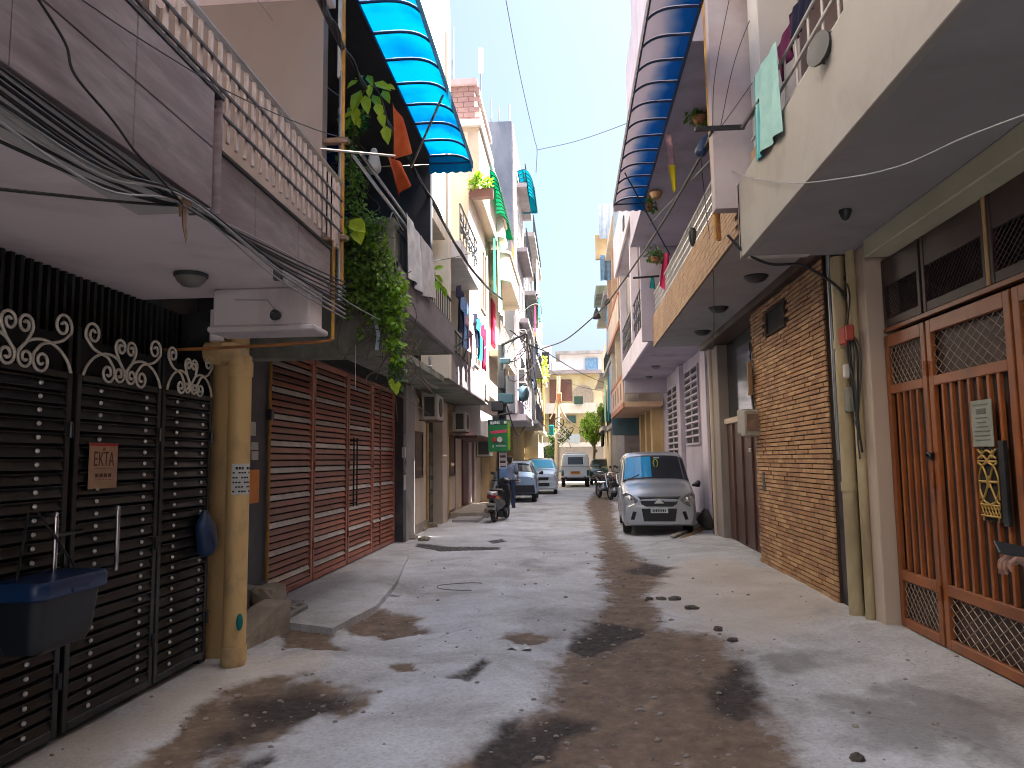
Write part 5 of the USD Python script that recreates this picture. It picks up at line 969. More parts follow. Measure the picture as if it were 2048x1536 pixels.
# planters
t = thing('roof_planter', 'bright green potted plants on the upper ledge of the cream left house', 'potted plants', (-2.2,17.3,7.9))
p = at_y(965,378,17.0); MB().box(p[0]-.3,p[0]+.25,16.95,17.18,p[2]-.2,p[2]).build('trough', M['door_maroon'], t); mb = MB(); foliage([p+[-.2,0,.1],p+[-.05,0,.18],p+[.12,0,.1],p+[-.12,0,.3]], [.14,.16,.12,.08], 220, .1, 31, mb, -.6); mb.build('foliage', M['leaf_bright'], t, kind='stuff')
ac_unit('upper air conditioner box nearest beyond the red gate',-3.2,-2.86,16.15,16.95,2.44,2.98); ac_unit('second air conditioner box above the maroon door',-3.12,-2.80,20.2,20.95,2.32,2.85)
# maroon door, step, canopy on the next house
b4 = thing('residential_building', 'cream left house with green awning and white ornamental balconies', 'building', (-6,24,0))
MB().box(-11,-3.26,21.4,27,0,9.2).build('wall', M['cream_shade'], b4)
MB().box(-3.26,-3.2,22.5,25.0,.2,2.2).build('door', M['door_maroon'], b4); MB().box(-3.2,-3.17,23.6,24.2,.2,2.1).build('door_leaf', M['mauve_brick'], b4); MB().box(-3.3,-2.62,21.2,26.2,2.16,2.24).build('door_canopy', M['door_maroon'], b4)
MB().box(-3.26,-3.18,25.0,29,.1,2.15).build('wall_panel', M['beige'], b4); win(b4, -3.18, 26.6, 27.6, .9, 1.85, 1, 'window_glass', 'mauve_brick', 0)
MB().box(-3.26,-2.55,21.5,27,2.25,3.4).build('first_floor_band', M['wall_white'], b4)
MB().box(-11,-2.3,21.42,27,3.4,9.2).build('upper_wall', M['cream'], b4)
MB().box(-2.3,-1.9,21.6,26.8,4.55,4.75,.02).build('balcony_slab', M['cream_shade'], b4); ornate(b4, -1.95, 21.7, 26.7, 4.75, 5.6, 'plastic_white')
MB().box(-2.3,-2.25,22.2,23.2,5.0,6.4).build('door', M['cloth_red'], b4); win(b4, -2.3, 24.5, 25.6, 5.4, 6.6)
def curved_parapet(T, x0, x1, y0, y1, z0, z1, mat, r=.35):
    out = [(x0,y0)]; 
    for k in range(7): a = -np.pi/2+k*np.pi/12; out.append((x1-r+r*math.cos(a), y0+r+r*math.sin(a)))
    for k in range(7): a = k*np.pi/12; out.append((x1-r+r*math.cos(a), y1-r+r*math.sin(a)))
    out.append((x0,y1)); MB().prism(out, 'z', z0, z1).build('curved_balcony', M[mat], T, smooth=40); o2 = [(x, y) for x, y in Polygon(out).buffer(.05).exterior.coords[:-1]]
    MB().prism(o2, 'z', z1, z1+.08).build('balcony_coping', M['cream'], T); MB().prism(o2, 'z', z0-.1, z0).build('balcony_moulding', M['cream'], T)
curved_parapet(b4, -2.4, -1.72, 22.0, 26.6, 7.0, 7.75, 'cream_shade'); curved_parapet(b4, -2.4, -1.85, 21.5, 23.0, 8.2, 8.7, 'cream')
MB().box(-2.3,-2.24,23.2,24.2,7.8,9.1).build('door', M['ochre'], b4)
awning('green_awning','green ribbed awning over the upper balcony of the cream left house',-2.25,9.35,-1.72,8.75,19.6,24.0,12,'awning_green','awning_frame_green',.1,.02)
hanging('hanging_screen','long bright green cloth strip hanging below the green awning','screen','cloth_green',[(-2.05,20.6,8.5),(-2.05,21.2,8.5)],[(-2.05,20.9,6.3),(-2.05,21.2,6.3)],1,.03); hanging('hanging_screen','pale mint cloth strip beside the bright green strip','screen','cloth_mint',[(-2.0,21.3,8.5),(-2.0,22.6,8.5)],[(-2.0,21.7,5.9),(-2.0,22.6,5.9)],2,.03)
hanging('hanging_cloth','ochre cloth hanging at the end of the curved upper balcony','cloth','cloth_orange',[(-1.85,25.0,9.0),(-1.85,26.2,9.0)],[(-1.85,25.0,8.1),(-1.85,26.2,8.0)],2,.03)
MB().box(-3.2,-2.2,19.9,24.6,-.1,.16,.015).build('door_step', M['concrete_warm'], label='wide concrete step before the maroon door', cat='step'); MB().box(-2.95,-2.3,18.7,20.4,-.1,.075,.01).build('door_step', M['concrete'], label='low grey concrete ledge nearest before the second window', cat='step')
ac_unit('third air conditioner box near the green sign',-3.15,-2.68,25.4,26.2,1.66,2.24)
for k, (px, py, s, l) in enumerate([(838,1062,(.14,.1,.09),'grey stone lump by the dark post'),(858,1055,(.2,.14,.08),'flat tan stone before the metal door'),(825,1078,(.1,.1,.07),'small stone nearest the far end of the red gate'),(848,1080,(.12,.08,.05),'tan stone at the end of the raised apron')]): stone(at_z(px,py), s, 60+k, 'concrete_warm', 'stone', l)
# laundry on the cream house
for k, (y, m, z, h, l) in enumerate([(14.6,'cloth_navy',4.95,.9,'dark navy shirt nearest on the cream house line'),(15.0,'cloth_blue',4.8,1.0,'pale blue shirt on the cream house line'),(15.4,'cloth_dusk',4.5,.7,'dusky pink shirt on the cream house line'),(15.75,'cloth_pale',4.55,1.1,'grey white shirt on the cream house line'),(16.2,'cloth_navy',4.7,.7,'small navy shirt before the cyan one'),(16.6,'cloth_cyan',4.65,.9,'bright cyan shirt on the cream house line'),(17.1,'cloth_red',4.6,1.0,'crimson shirt farthest on the cream house line')]):
    shirt('hanging_shirt', l, 'shirt', m, (-2.12+.03*k,y-.28,z), (-2.12+.03*k,y+.28,z), h)
MB().tube(sag((-2.15,14.4,5.0),(-1.95,17.6,4.66),.05), .006, 5).build('clothes_line', M['cable_white'], label='clothes line along the laundry balcony of the cream house', cat='line')
t = thing('clutter_frame', 'tangled metal frame and dark clutter on the canopy of the cream house', 'frame', (-2.3,16,3.7)); rr = np.random.default_rng(4)
for k in range(7): a = np.array([-2.3+.05*rr.normal(),14.6+k*.7,3.65+.1*rr.random()]); MB().tube([a, a+[.25*rr.normal(),.4+.3*rr.random(),.25+.25*rr.random()]], .016, 6).build('bar', M['galv' if k % 2 else 'iron_dark'], t)
railing(b3, -2.32, 14.4, 20.1, 3.72, 4.2, 'iron_dark', .2, .014)

# ------------------------------------------------------------------ LEFT 5, 6, 7
b5 = thing('residential_building', 'tall grey left tower house with stained blank side wall', 'building', (-5,30,0))
MB().box(-10,-2.9,27.0,33,0,3.2).build('ground_floor', M['ochre'], b5); MB().box(-10,-1.95,27.0,33,3.2,14.2).build('wall', M['grey_tower'], b5)
MB().box(-1.95,-1.9,27.0,33,6.85,14.15).build('street_face', M['fascia_grey'], b5); MB().box(-1.95,-1.86,27.01,32.9,3.2,6.8).build('street_face', M['lavender_white'], b5)
MB().box(-2.9,-1.55,27.2,32.8,2.95,3.18,.01).build('canopy_slab', M['lavender_white'], b5)
for z in (6.8, 9.6, 12.2): MB().box(-1.95,-1.5,28.5,32.8,z,z+.16).build('balcony_slab', M['fascia_grey'], b5); railing(b5, -1.54, 28.6, 32.7, z+.16, z+.95, 'iron_dark', .35, .02)
for y in (28.6, 30.6):
    for z in (4.3, 7.4, 10.2): win(b5, -1.9+(.04 if z < 5 else 0), y, y+1.1, z, z+1.2, 1, 'window_glass', 'frame_white')
for x, h in ((-2.75,1.1),(-2.45,.75),(-2.05,.85)): MB().cyl((x,27.4,14.2),(x,27.4,14.2+h),.035,6).build('rebar_post', M['concrete'], b5)
for y in (27.3, 30.0): MB().box(-2.9,-2.7,y,y+.5,0,2.95).build('pillar', M['ochre'], b5)
awning('teal_awning','teal ribbed awning high on the grey tower house',-1.85,12.9,-1.2,12.2,28.6,31.6,7,'awning_teal','awning_frame',.12,.05)
t = ac_unit('blue-grey air conditioner on the pale wall behind the pole',-1.95,-1.6,28.0,29.0,4.4,4.95)
t = thing('water_tank', 'rounded dark teal awning-like tank on the pale wall behind the pole', 'tank', (-1.7,28.4,3.9)); MB().hull([(-1.75,27.8,3.95,.22),(-1.75,28.7,3.95,.22),(-1.7,27.8,4.1,.18),(-1.7,28.7,4.1,.18)]).build('shell', M['teal_paint'], t, smooth=True)
for k, (y, z, m, w, h) in enumerate([(29.4,6.55,'cloth_black',1.0,1.9),(30.6,6.4,'cloth_navy',.9,1.8),(31.9,6.3,'cloth_black',.9,2.0),(30.0,4.6,'tarp_grey',1.4,1.5)]): hanging('hanging_cloth',['black cloth hung nearest on the far left house line','navy cloth between the two black cloths far left','black cloth hung farthest on the far left house line','pale grey sheet hung under the black cloths far left'][k],'cloth',m,[(-1.42,y-w/2,z),(-1.42,y+w/2,z)],[(-1.42,y-w/2,z-h),(-1.42,y+w/2,z-h)],2,.05)
hanging('hanging_cloth','small pink cloth high on the far left houses','cloth','cloth_pink',[(-1.4,32.0,8.2),(-1.4,32.5,8.2)],[(-1.4,32.0,7.0),(-1.4,32.5,7.1)],1,.03)
b6 = thing('residential_building', 'mauve far left house with sheeted balconies', 'building', (-5,38,0))
MB().box(-10,-1.95,33,42,3.1,12.4).build('wall', M['fascia_grey'], b6); MB().box(-10,-2.5,33,42,0,3.1).build('ground_floor', M['ochre'], b6)
for z in (3.1, 6.0, 8.9, 11.6): MB().box(-1.95,-1.4,33.1,41.8,z,z+.18).build('balcony_slab', M['concrete'], b6); railing(b6, -1.45, 33.2, 41.7, z+.18, z+1.0, 'iron_dark', .6, .03)
for y in (34, 36.4, 38.8):
    for z in (4.0, 7.0, 9.8): win(b6, -1.95, y, y+1.2, z, z+1.3)
for k, (y, z, m, l) in enumerate([(33.8,10.6,'tarp_grey','grey blue tarp on the top balcony of the far mauve house'),(35.5,9.8,'cloth_green','sea green screen on the mauve far left house'),(34.6,8.0,'tarp_blue','blue tarp on the middle balcony of the mauve house'),(37.0,9.0,'cloth_mint','mint screen on the mauve far left house')]): hanging('balcony_screen',l,'screen',m,[(-1.33,y-.6,z),(-1.33,y+.8,z)],[(-1.33,y-.6,z-1.6),(-1.33,y+.8,z-1.6)],2,.06)
b7 = thing('residential_building', 'pale yellow far left house near the lane end', 'building', (-5,46,0))
MB().box(-10,-1.75,42,49.5,0,9.4).build('wall', M['yellow_wall'], b7); MB().box(-1.75,-1.45,42.2,49.0,3.0,3.2).build('balcony_slab', M['cream'], b7); MB().box(-1.75,-1.4,42.2,49,6.2,6.4).build('balcony_slab', M['cream'], b7); railing(b7, -1.45, 42.3, 48.8, 6.4, 7.2, 'plastic_white', .5, .03)
for y in (43.5, 46.5): win(b7, -1.75, y, y+1.2, 4.2, 5.6, 1, 'window_glass'); win(b7, -1.75, y, y+1.2, 7.2, 8.4)
MB().box(-1.48,-1.44,43,44,3.2,5.8).build('hanging_screen', M['gas_yellow'], label='yellow screen on the pale yellow far house', cat='screen')
t = thing('roof_plant', 'lime green climbing plant on the pale yellow far house', 'plant', (-1.5,43,6.8)); mb = MB(); foliage([at_x(1081,735,-1.5),at_x(1083,750,-1.5),at_x(1082,722,-1.5)], [.45,.4,.35], 300, .16, 41, mb); mb.build('foliage', M['leaf_lime'], t, kind='stuff'); MB().tube([at_x(1084,800,-1.5),at_x(1082,735,-1.5)], .03, 6).build('stem', M['stem'], t)
# roof antennas
for (px, py, Y, h, l) in [(907,85,18.5,3.0,'thin roof antenna on the brown brick room'),(905,150,18.5,.3,'short roof post at the corner of the brick room')]:
    p = at_y(px,py,Y); MB().tube([(p[0],p[1],10.88),(p[0],p[1],p[2]+.4)], .018, 6).build('roof_antenna', M['galv'], label=l, cat='antenna')
p = at_y(962,130,20.5); t = thing('roof_antenna', 'white panel antenna on a mast beside the brick roof room', 'antenna', p); MB().tube([(p[0],p[1],10.2),p+[0,0,.3]], .025, 6).build('mast', M['galv'], t); MB().obox(p+[0,-.06,.1],(.14,.08,.75),None,.02).build('panel', M['plastic_white'], t)

# ------------------------------------------------------------------ RIGHT BUILDING 3 (lavender)
r3 = thing('residential_building', 'lavender right house with pierced ventilation panels', 'building', (6,20,0))
MB().box(3.12,11,15.6,25.2,0,9.5).build('wall', M['lavender'], r3)
def jali(T, X, y0, y1, z0, z1, rows, cols):
    MB().box(X-.012,X-.004,y0,y1,z0,z1).build('vent_recess', M['void'], T)
    for a in ((y0-.05,y0,z0-.05,z1+.05),(y1,y1+.05,z0-.05,z1+.05),(y0,y1,z1,z1+.05),(y0,y1,z0-.05,z0)): MB().box(X-.05,X,a[0],a[1],a[2],a[3]).build('vent_frame', M['lavender'], T)
    for c in range(1, cols): y = y0+(y1-y0)*c/cols; MB().box(X-.045,X-.002,y-.05,y+.05,z0,z1).build('vent_mullion', M['lavender'], T)
    for k in range(1, rows): z = z0+(z1-z0)*k/rows; MB().obox((X-.028,(y0+y1)/2,z),(.05,y1-y0,.05),roty(.4)).build('vent_fin', M['lavender'], T)
jali(r3, 3.12, 18.2, 20.2, 1.9, 3.75, 11, 2); jali(r3, 3.12, 21.6, 23.8, 1.6, 3.6, 11, 2)
MB().box(3.0,3.12,20.6,21.2,0,4.05,.01).build('pilaster', M['lavender'], r3); MB().box(2.98,3.12,16.6,17.2,0,4.05,.01).build('pilaster', M['lavender_white'], r3)
MB().box(1.80,3.12,15.7,24.4,4.07,4.2).build('balcony_slab', M['lavender'], r3); MB().box(1.74,1.80,15.7,24.4,4.04,4.62,.008).build('fascia', M['lavender_white'], r3); MB().box(1.8,3.12,24.1,24.4,3.62,4.07).build('end_beam', M['lavender'], r3)
ornate(r3, 1.77, 15.9, 24.3, 4.62, 5.6, 'iron_dark')
for y in (15.75, 20.0, 24.1): MB().box(1.72,1.92,y,y+.26,4.62,7.5).build('balcony_post', M['lavender_white'], r3)
MB().box(1.55,3.12,15.62,15.74,3.96,8.9).build('party_wall', M['lavender'], r3)
MB().box(1.62,3.12,15.74,24.4,7.45,7.6).build('second_floor_slab', M['lavender'], r3); MB().box(1.56,1.62,15.6,24.4,7.42,8.7,.008).build('second_floor_parapet', M['lavender_white'], r3)
MB().box(1.9,11,15.76,24.4,7.6,10.4).build('upper_storey', M['lavender'], r3); MB().box(2.9,3.12,15.74,24.4,4.2,7.45).build('balcony_back_wall', M['mauve_brick'], r3); MB().box(2.85,2.9,17.5,18.5,4.2,6.4).build('door', M['door_maroon'], r3); MB().box(2.86,2.9,20.5,22,5.2,6.6).build('window', M['window_glass'], r3)
p = at_x(1248,450,1.56); MB().box(1.53,1.56,p[1]-.2,p[1]+.2,p[2]-.12,p[2]+.2).build('roof_lamp', M['plastic_dark'], label='small dark lamp on the white upper parapet of the lavender house', cat='lamp')
soffit_lamp(1312,732,4.07,.13,'nearer round lamp under the lavender balcony'); soffit_lamp(1298,753,4.07,.12,'farther round lamp under the lavender balcony')
mb = MB()
for k in range(7):
    y = 8.7
hanging('roof_sheet','striped grey tarp along the roof edge of the lavender house','tarp','tarp_grey',[(1.62,20.5,9.9),(1.62,25.0,9.9)],[(1.62,20.5,8.6),(1.62,25.0,8.6)],6,.05,n=30)
# right 4
r4 = thing('residential_building', 'peach right house with brick-red trim beyond the lavender one', 'building', (6,28,0))
MB().box(3.0,11,25.2,32,0,3.2).build('ground_floor', M['ochre'], r4); MB().box(2.35,11,25.2,32,3.3,10.4).build('wall', M['cream'], r4)
for y in (25.3, 27.2, 29.4): MB().box(2.75,3.0,y,y+.55,0,3.2).build('pillar', M['ochre'], r4)
MB().box(2.96,3.0,28.0,29.2,0,2.4).build('door', M['door_dark'], r4); MB().box(2.96,3.0,26.0,27.0,0,2.3).build('door', M['wood'], r4)
MB().box(1.80,3.0,24.45,31.6,3.2,3.36).build('balcony_slab', M['peach'], r4); MB().box(1.74,1.80,24.45,31.6,3.16,3.34).build('trim', M['brick_red_trim'], r4); MB().box(1.76,1.80,24.45,31.6,3.34,4.2).build('parapet', M['peach'], r4); MB().box(1.74,1.82,24.45,31.6,4.2,4.3).build('coping', M['brick_red_trim'], r4)
for y in (25.4, 26.8, 28.2, 29.6): MB().box(1.755,1.762,y,y+.4,3.5,4.05).build('parapet_slot', M['door_maroon'], r4)
MB().box(1.7,2.35,24.5,31.5,5.9,6.1).build('second_slab', M['cream'], r4); MB().box(1.66,1.70,24.5,31.5,5.86,6.02).build('trim', M['brick_red_trim'], r4); MB().box(1.67,1.7,24.5,31.5,6.02,6.9).build('second_parapet', M['cream_shade'], r4); MB().box(1.64,1.72,24.5,31.5,6.9,7.0).build('coping', M['brick_red_trim'], r4)
for y in (24.6, 27.8, 31.0): MB().box(1.78,2.0,y,y+.3,4.3,5.9).build('balcony_post', M['cream'], r4); MB().box(1.7,1.95,y,y+.3,7.0,9.4).build('balcony_post', M['peach'], r4)
MB().box(1.55,2.35,24.5,31.5,9.4,9.6).build('roof_slab', M['cream'], r4)
for y in (25.6, 28.8): win(r4, 2.35, y, y+1.3, 4.4, 5.6, -1); win(r4, 2.35, y, y+1.3, 7.2, 8.6, -1)
MB().box(1.2,2.0,30.0,30.2,9.6,10.6).build('roof_wall', M['ochre'], r4)
for k, (a, b, c, d, m, Y, l) in enumerate([(1197,408,1240,476,'tarp_grey',29.8,'grey blue tarp screen topmost on the right rooftops'),(1200,510,1236,560,'tarp_blue',29.6,'mottled blue tarp below the ochre roof wall on the right'),(1224,675,1236,775,'cloth_teal',31.8,'long teal cloth hanging by the peach balcony')]):
    p, q = at_y(a,b,Y), at_y(c,d,Y); hanging('balcony_screen',l,'screen',m,[(p[0],Y,p[2]),(q[0],Y,p[2])],[(p[0],Y,q[2]),(q[0],Y,q[2])],3,.05)
p, q = at_y(1200,476,30.1), at_y(1236,510,30.1); MB().box(p[0],q[0],30.06,30.16,q[2]-.2,p[2]).build('roof_screen', M['ochre'], label='ochre screen wall between the two tarps on the right rooftops', cat='screen')
# right 5, 6
r5 = thing('residential_building', 'narrow grey far right house with teal beam and cloth screens', 'building', (6,36,0))
MB().box(2.3,11,32,41,0,8.6).build('wall', M['fascia_grey'], r5); MB().box(1.8,11,31.9,31.985,2.5,3.3).build('teal_beam', M['teal_paint'], r5); MB().box(2.0,2.3,32.1,40.8,3.0,3.2).build('balcony_slab', M['concrete'], r5); MB().box(1.9,2.3,32.1,40.8,5.9,6.1).build('balcony_slab', M['concrete'], r5); railing(r5, 1.95, 32.2, 40.7, 6.1, 6.9, 'iron_dark', .5, .03); railing(r5, 2.02, 32.2, 40.7, 3.2, 4.0, 'iron_dark', .5, .03)
for y in (33.4, 36.4, 39): win(r5, 2.3, y, y+1.2, 4, 5.4, -1); win(r5, 2.3, y, y+1.2, 6.8, 8, -1)
MB().box(1.6,11,32.2,40.8,8.6,8.8).build('roof_slab', M['concrete'], r5); MB().box(1.3,1.9,33,36,8.8,9.2).build('roof_canopy', M['concrete_moss'], r5)
MB().box(2.36,2.6,32.41,32.9,0,2.5).build('pillar', M['peach'], r5)
r6 = thing('residential_building', 'stained cream far right house beside the small green tree', 'building', (6,45,0))
MB().box(2.2,11,41,49.5,0,8.2).build('wall', M['cream_shade'], r6); MB().box(1.8,2.2,41.2,49,3.1,3.3).build('balcony_slab', M['concrete'], r6); MB().box(1.7,2.2,41.2,49,6.0,6.2).build('balcony_slab', M['concrete'], r6); win(r6, 2.2, 43, 44.3, 4.1, 5.4, -1); win(r6, 2.2, 46, 47.3, 4.1, 5.4, -1)
for k, (y, z, m, l) in enumerate([(33.2,5.6,'tarp_grey','pale tarp on the grey far right house'),(35.0,5.4,'cloth_teal','teal drape on the grey far right house'),(38.0,5.5,'cloth_mint','mint drape on the grey far right house'),(34.5,8.4,'tarp_blue','blue tarp high on the grey far right house')]): hanging('balcony_screen',l,'screen',m,[(1.85,y-.7,z),(1.85,y+.7,z)],[(1.85,y-.7,z-2.2),(1.85,y+.7,z-2.0)],2,.06)
hanging('hanging_cloth','black cloths hanging at the far right beside the tree','cloth','cloth_black',[(1.9,43.0,4.3),(1.9,44.6,4.3)],[(1.9,43.0,2.3),(1.9,44.6,2.2)],3,.08)

# ------------------------------------------------------------------ END BUILDING
eb = thing('residential_building', 'cream house closing the end of the lane with arched stone feature', 'building', (0,53,0))
EY = 51.0
def er(a, b, c, d, y0, y1, mat, name): p, q = at_y(a,b,EY), at_y(c,d,EY); return MB().box(p[0],q[0],y0,y1,q[2],p[2]).build(name, M[mat], eb)
MB().box(-7,7,EY+.8,EY+8,0,7.35).build('wall', M['yellow_wall'], eb); MB().box(-7,7,EY+.3,EY+8.2,7.35,7.6).build('roof_edge', M['fascia_grey'], eb)
MB().box(-7,7,EY,EY+.8,2.35,2.65,.02).build('ground_canopy', M['wall_white'], eb); MB().box(-7,7,EY+.5,EY+.8,0,2.35).build('ground_wall', M['brown_wall'], eb)
MB().box(-7,7,EY-.05,EY+.8,4.75,5.0,.02).build('first_floor_slab', M['cream_shade'], eb); MB().box(-7,7,EY-.07,EY-.055,4.6,5.3).build('balcony_parapet', M['wall_white'], eb)
for a in ((1098,757,1116,815),(1121,757,1144,800)): er(*a, EY+.7, EY+.79, 'door_maroon', 'door')
p, q = at_y(1166,768,EY), at_y(1166,810,EY); th = np.linspace(0, np.pi, 16); R_ = .72
MB().prism([(p[0]+R_*math.cos(a), p[2]-R_+R_*math.sin(a)) for a in th]+[(p[0]-R_,q[2]-.1),(p[0]+R_,q[2]-.1)], 'y', EY+.7, EY+.8).build('stone_arch', M['debris'], eb)
er(1148,793,1166,808, EY-.2, EY-.1, 'awning_frame_green', 'balcony_board'); er(1132,830,1152,845, EY+.7, EY+.79, 'teal_paint', 'window'); er(1097,820,1112,850, EY+.7, EY+.79, 'door_dark', 'window')
er(1060,898,1118,945, EY+.4, EY+.49, 'void', 'garage_opening'); er(1135,868,1160,885, EY-.15, EY-.05, 'tarp_grey', 'hanging_sheet')
c = at_y(1192,902,EY); MB().lathe([(0,0),(.12,0)], (c[0],EY+.495,c[2]), (0,-1,0), 14).build('vent_hole', M['void'], eb)
MB().box(-.6,3.2,EY+2,EY+6,7.6,8.9).build('roof_room', M['wall_white'], eb); MB().box(-.9,3.0,EY+1.6,EY+6.2,8.9,9.1).build('roof_room_slab', M['concrete'], eb); MB().box(1.2,2.1,EY+1.9,EY+1.99,7.75,8.6).build('window', M['tarp_blue'], eb); MB().box(-3,-1.2,EY+2,EY+4,7.6,9.6).build('roof_stair', M['wall_white'], eb); MB().box(-1.95,-1.35,EY+1.9,EY+1.99,7.9,9.1).build('window', M['window_glass'], eb)
MB().box(-8,8,EY+12,EY+14,0,10).build('residential_building', M['wall_white'], label='plain white far house rising behind the lane-end house', cat='building')
# small tree beside the lane end
t = thing('small_tree', 'bright green bushy tree before the lane-end house', 'tree', (2.0,47,0)); tc = at_y(1186,850,47)
MB().tube(spline([(tc[0]+.1,47,-.1),(tc[0],47,1.2),(tc[0]+.05,47,2.2),(tc[0],47,3.2)], 6), [.09]*1+[.085]*17+[.05], 8).build('trunk', M['stem'], t, smooth=True)
for a in np.linspace(0, 6, 7): MB().tube(spline([(tc[0],47,2.2),(tc[0]+.4*math.cos(a),47+.4*math.sin(a),2.9),(tc[0]+.9*math.cos(a),47+.8*math.sin(a),3.5)], 5), .03, 6).build('limb', M['stem'], t)
cc = [at_y(x,y,47+d) for x, y, d in [(1172,862,0),(1190,850,-.4),(1205,838,.2),(1180,838,.3),(1198,868,-.3),(1170,848,.4),(1203,822,0),(1188,880,.1),(1212,850,.3),(1178,872,-.3)]]
mb = MB(); foliage(cc, [.42,.45,.38,.36,.4,.3,.3,.3,.3,.36], 2200, .13, 51, mb, .2); mb.build('crown', M['leaf_mid'], t, kind='stuff'); mb = MB(); foliage([c+[0,-.1,.15] for c in cc], [.42,.45,.38,.36,.36,.3,.3,.2,.3,.3], 1100, .13, 52, mb, .1); mb.build('crown', M['leaf_bright'], t, kind='stuff')

# ------------------------------------------------------------------ utility poles and cables
ps = np.array([-1.86,20.6,0.])
t = thing('utility_pole', 'dark utility pole crowded with cable boxes beside the scooter', 'utility pole', ps)
zt = at_y(1000,690,20.6)[2]; xt = at_y(1003,690,20.6)[0]
MB().tube([ps,(xt,20.6,zt)], [.15,.10], 12).build('shaft', M['pole_concrete'], t, smooth=40)
for k, (px, py, w, h, m) in enumerate([(1012,797,.42,.28,'teal_paint'),(996,812,.35,.3,'plastic_dark'),(1010,722,.3,.16,'teal_paint'),(1003,760,.22,.5,'pole_concrete'),(992,840,.2,.25,'plastic_dark')]):
    p = at_y(px,py,20.42); MB().obox(p,(w,.18,h),None,.03).build('cable_box', M[m], t)
a, b = at_y(1003,690,20.5), at_y(1050,668,20.5); MB().tube([a,b], .035, 8).build('cross_arm', M['iron_dark'], t); MB().tube([at_y(998,830,20.4),at_y(1025,825,20.4)], .04, 8).build('cross_arm', M['plastic_dark'], t)
rr = np.random.default_rng(6)
for k in range(6):
    r_ = .25+.15*rr.random(); c = at_y(1045+8*rr.normal(),700+25*rr.normal(),20.6+.3*k); th = np.linspace(0, 2*np.pi, 24); MB().tube(np.c_[c[0]+r_*np.cos(th), c[1]+.2*np.sin(th), c[2]+r_*1.3*np.sin(th+.5)], .014, 5, False).build('cable_loop', M['cable_black' if k % 2 else 'cable_grey'], t)
mb = MB()
# green sign on the pole
a, b = at_y(976,840,20.2), at_y(1021,903,20.2); t = thing('pole_sign', 'green advertisement board with pink band on the dark pole', 'sign', ((a[0]+b[0])/2,20.2,b[2])); w, h = b[0]-a[0], a[2]-b[2]
MB().box(a[0],b[0],20.19,20.22,b[2],a[2],.004).build('board', M['sign_green'], t)
def sg(u0, u1, v0, v1, m, n, d=.004): MB().box(a[0]+u0*w,a[0]+u1*w,20.19-d,20.1895,a[2]-v1*h,a[2]-v0*h).build(n, M[m], t)
sg(.0,.88,.0,.17,'sign_dark','title_band'); sg(.88,1,.05,.95,'sign_lime','side_stripe')
mb = MB()
for u0, u1, v0, v1 in ((.1,.2,.05,.14),(.22,.27,.06,.14),(.29,.38,.04,.13),(.40,.47,.05,.13),(.49,.52,.03,.14),(.72,.84,.04,.12)): mb.box(a[0]+u0*w,a[0]+u1*w,20.182,20.1855,a[2]-v1*h,a[2]-v0*h)
mb.build('title_lettering', M['sign_white'], t)
P = np.array([[[a[0]+u*w, 20.183, a[2]-(v+.36-.06*u)*h] for v in (0,.09)] for u in (.12,.3,.5,.7,.86)]); MB().sheet(P,.003).build('pink_band', M['sign_pink'], t)
mb = MB(); mb.lathe([(0,.006),(.055,.006),(.06,0)], (a[0]+.27*w,20.188,a[2]-.62*h), (0,-1,0), 14); mb.build('red_fruit', M['ink_red'], t); mb = MB(); mb.lathe([(0,.006),(.07,.006),(.075,0)], (a[0]+.52*w,20.188,a[2]-.62*h), (0,-1,0), 14); mb.build('white_plate', M['paper'], t); sg(.2,.75,.68,.74,'pole_concrete','grey_band'); sg(.2,.24,.8,.87,'sign_white','small_lettering'); sg(.35,.8,.8,.84,'tarp_grey','small_lettering')
a2, b2 = at_y(998,905,20.3), at_y(1014,940,20.3); t = thing('pole_notice', 'small white framed notice below the green sign', 'notice', (a2[0],20.3,b2[2])); MB().box(a2[0],b2[0],20.28,20.3,b2[2],a2[2]).build('sheet', M['paper'], t)
for u in (.1,.4,.7): MB().box(a2[0]+.03,b2[0]-.03,20.275,20.28,b2[2]+u*(a2[2]-b2[2]),b2[2]+(u+.14)*(a2[2]-b2[2])).build('print_block', M['ink_brown'], t)
a2, b2 = at_y(998,935,19.9), at_y(1017,965,19.9); MB().obox(((a2[0]+b2[0])/2,19.95,(a2[2]+b2[2])/2),(b2[0]-a2[0],.12,a2[2]-b2[2]),None,.03).build('blue_sack', M['cloth_blue'], label='bright blue sack tied on the pole behind the scooter', cat='sack')
# heavy cable from the upper left to the pole, and others
q = [(628,-30,4.3),(668,60,5.0),(715,150,5.9),(790,270,7.4),(862,400,9.8),(930,520,13.5),(975,575,17.0),(1004,598,20.0)]
MB().tube(spline([at_y(*p) for p in q], 10), np.interp(np.linspace(0,1,71),[0,.3,.6,1],[.028,.022,.022,.03]), 8).build('cable', M['cable_black'], smooth=True, label='thick black cable bundle sweeping down from top left to the dark pole', cat='cable')
MB().tube(spline([at_y(*p)+[.02,0,-.02] for p in q], 10)+np.c_[.02*np.sin(np.arange(71)*.8),np.zeros(71),.02*np.cos(np.arange(71)*.8)], .012, 6).build('cable', M['cable_black'], smooth=True, label='thin cable twisted round the thick bundle at top left', cat='cable')
MB().tube(spline([at_y(*p) for p in [(1085,697,24),(1130,680,22),(1180,640,20),(1215,605,18),(1262,540,15),(1325,445,11.5),(1400,315,8.5),(1424,262,7.5)]], 10), .018, 8).build('cable', M['cable_black'], smooth=True, label='black cable rising from the lane centre to the right balcony bracket', cat='cable')
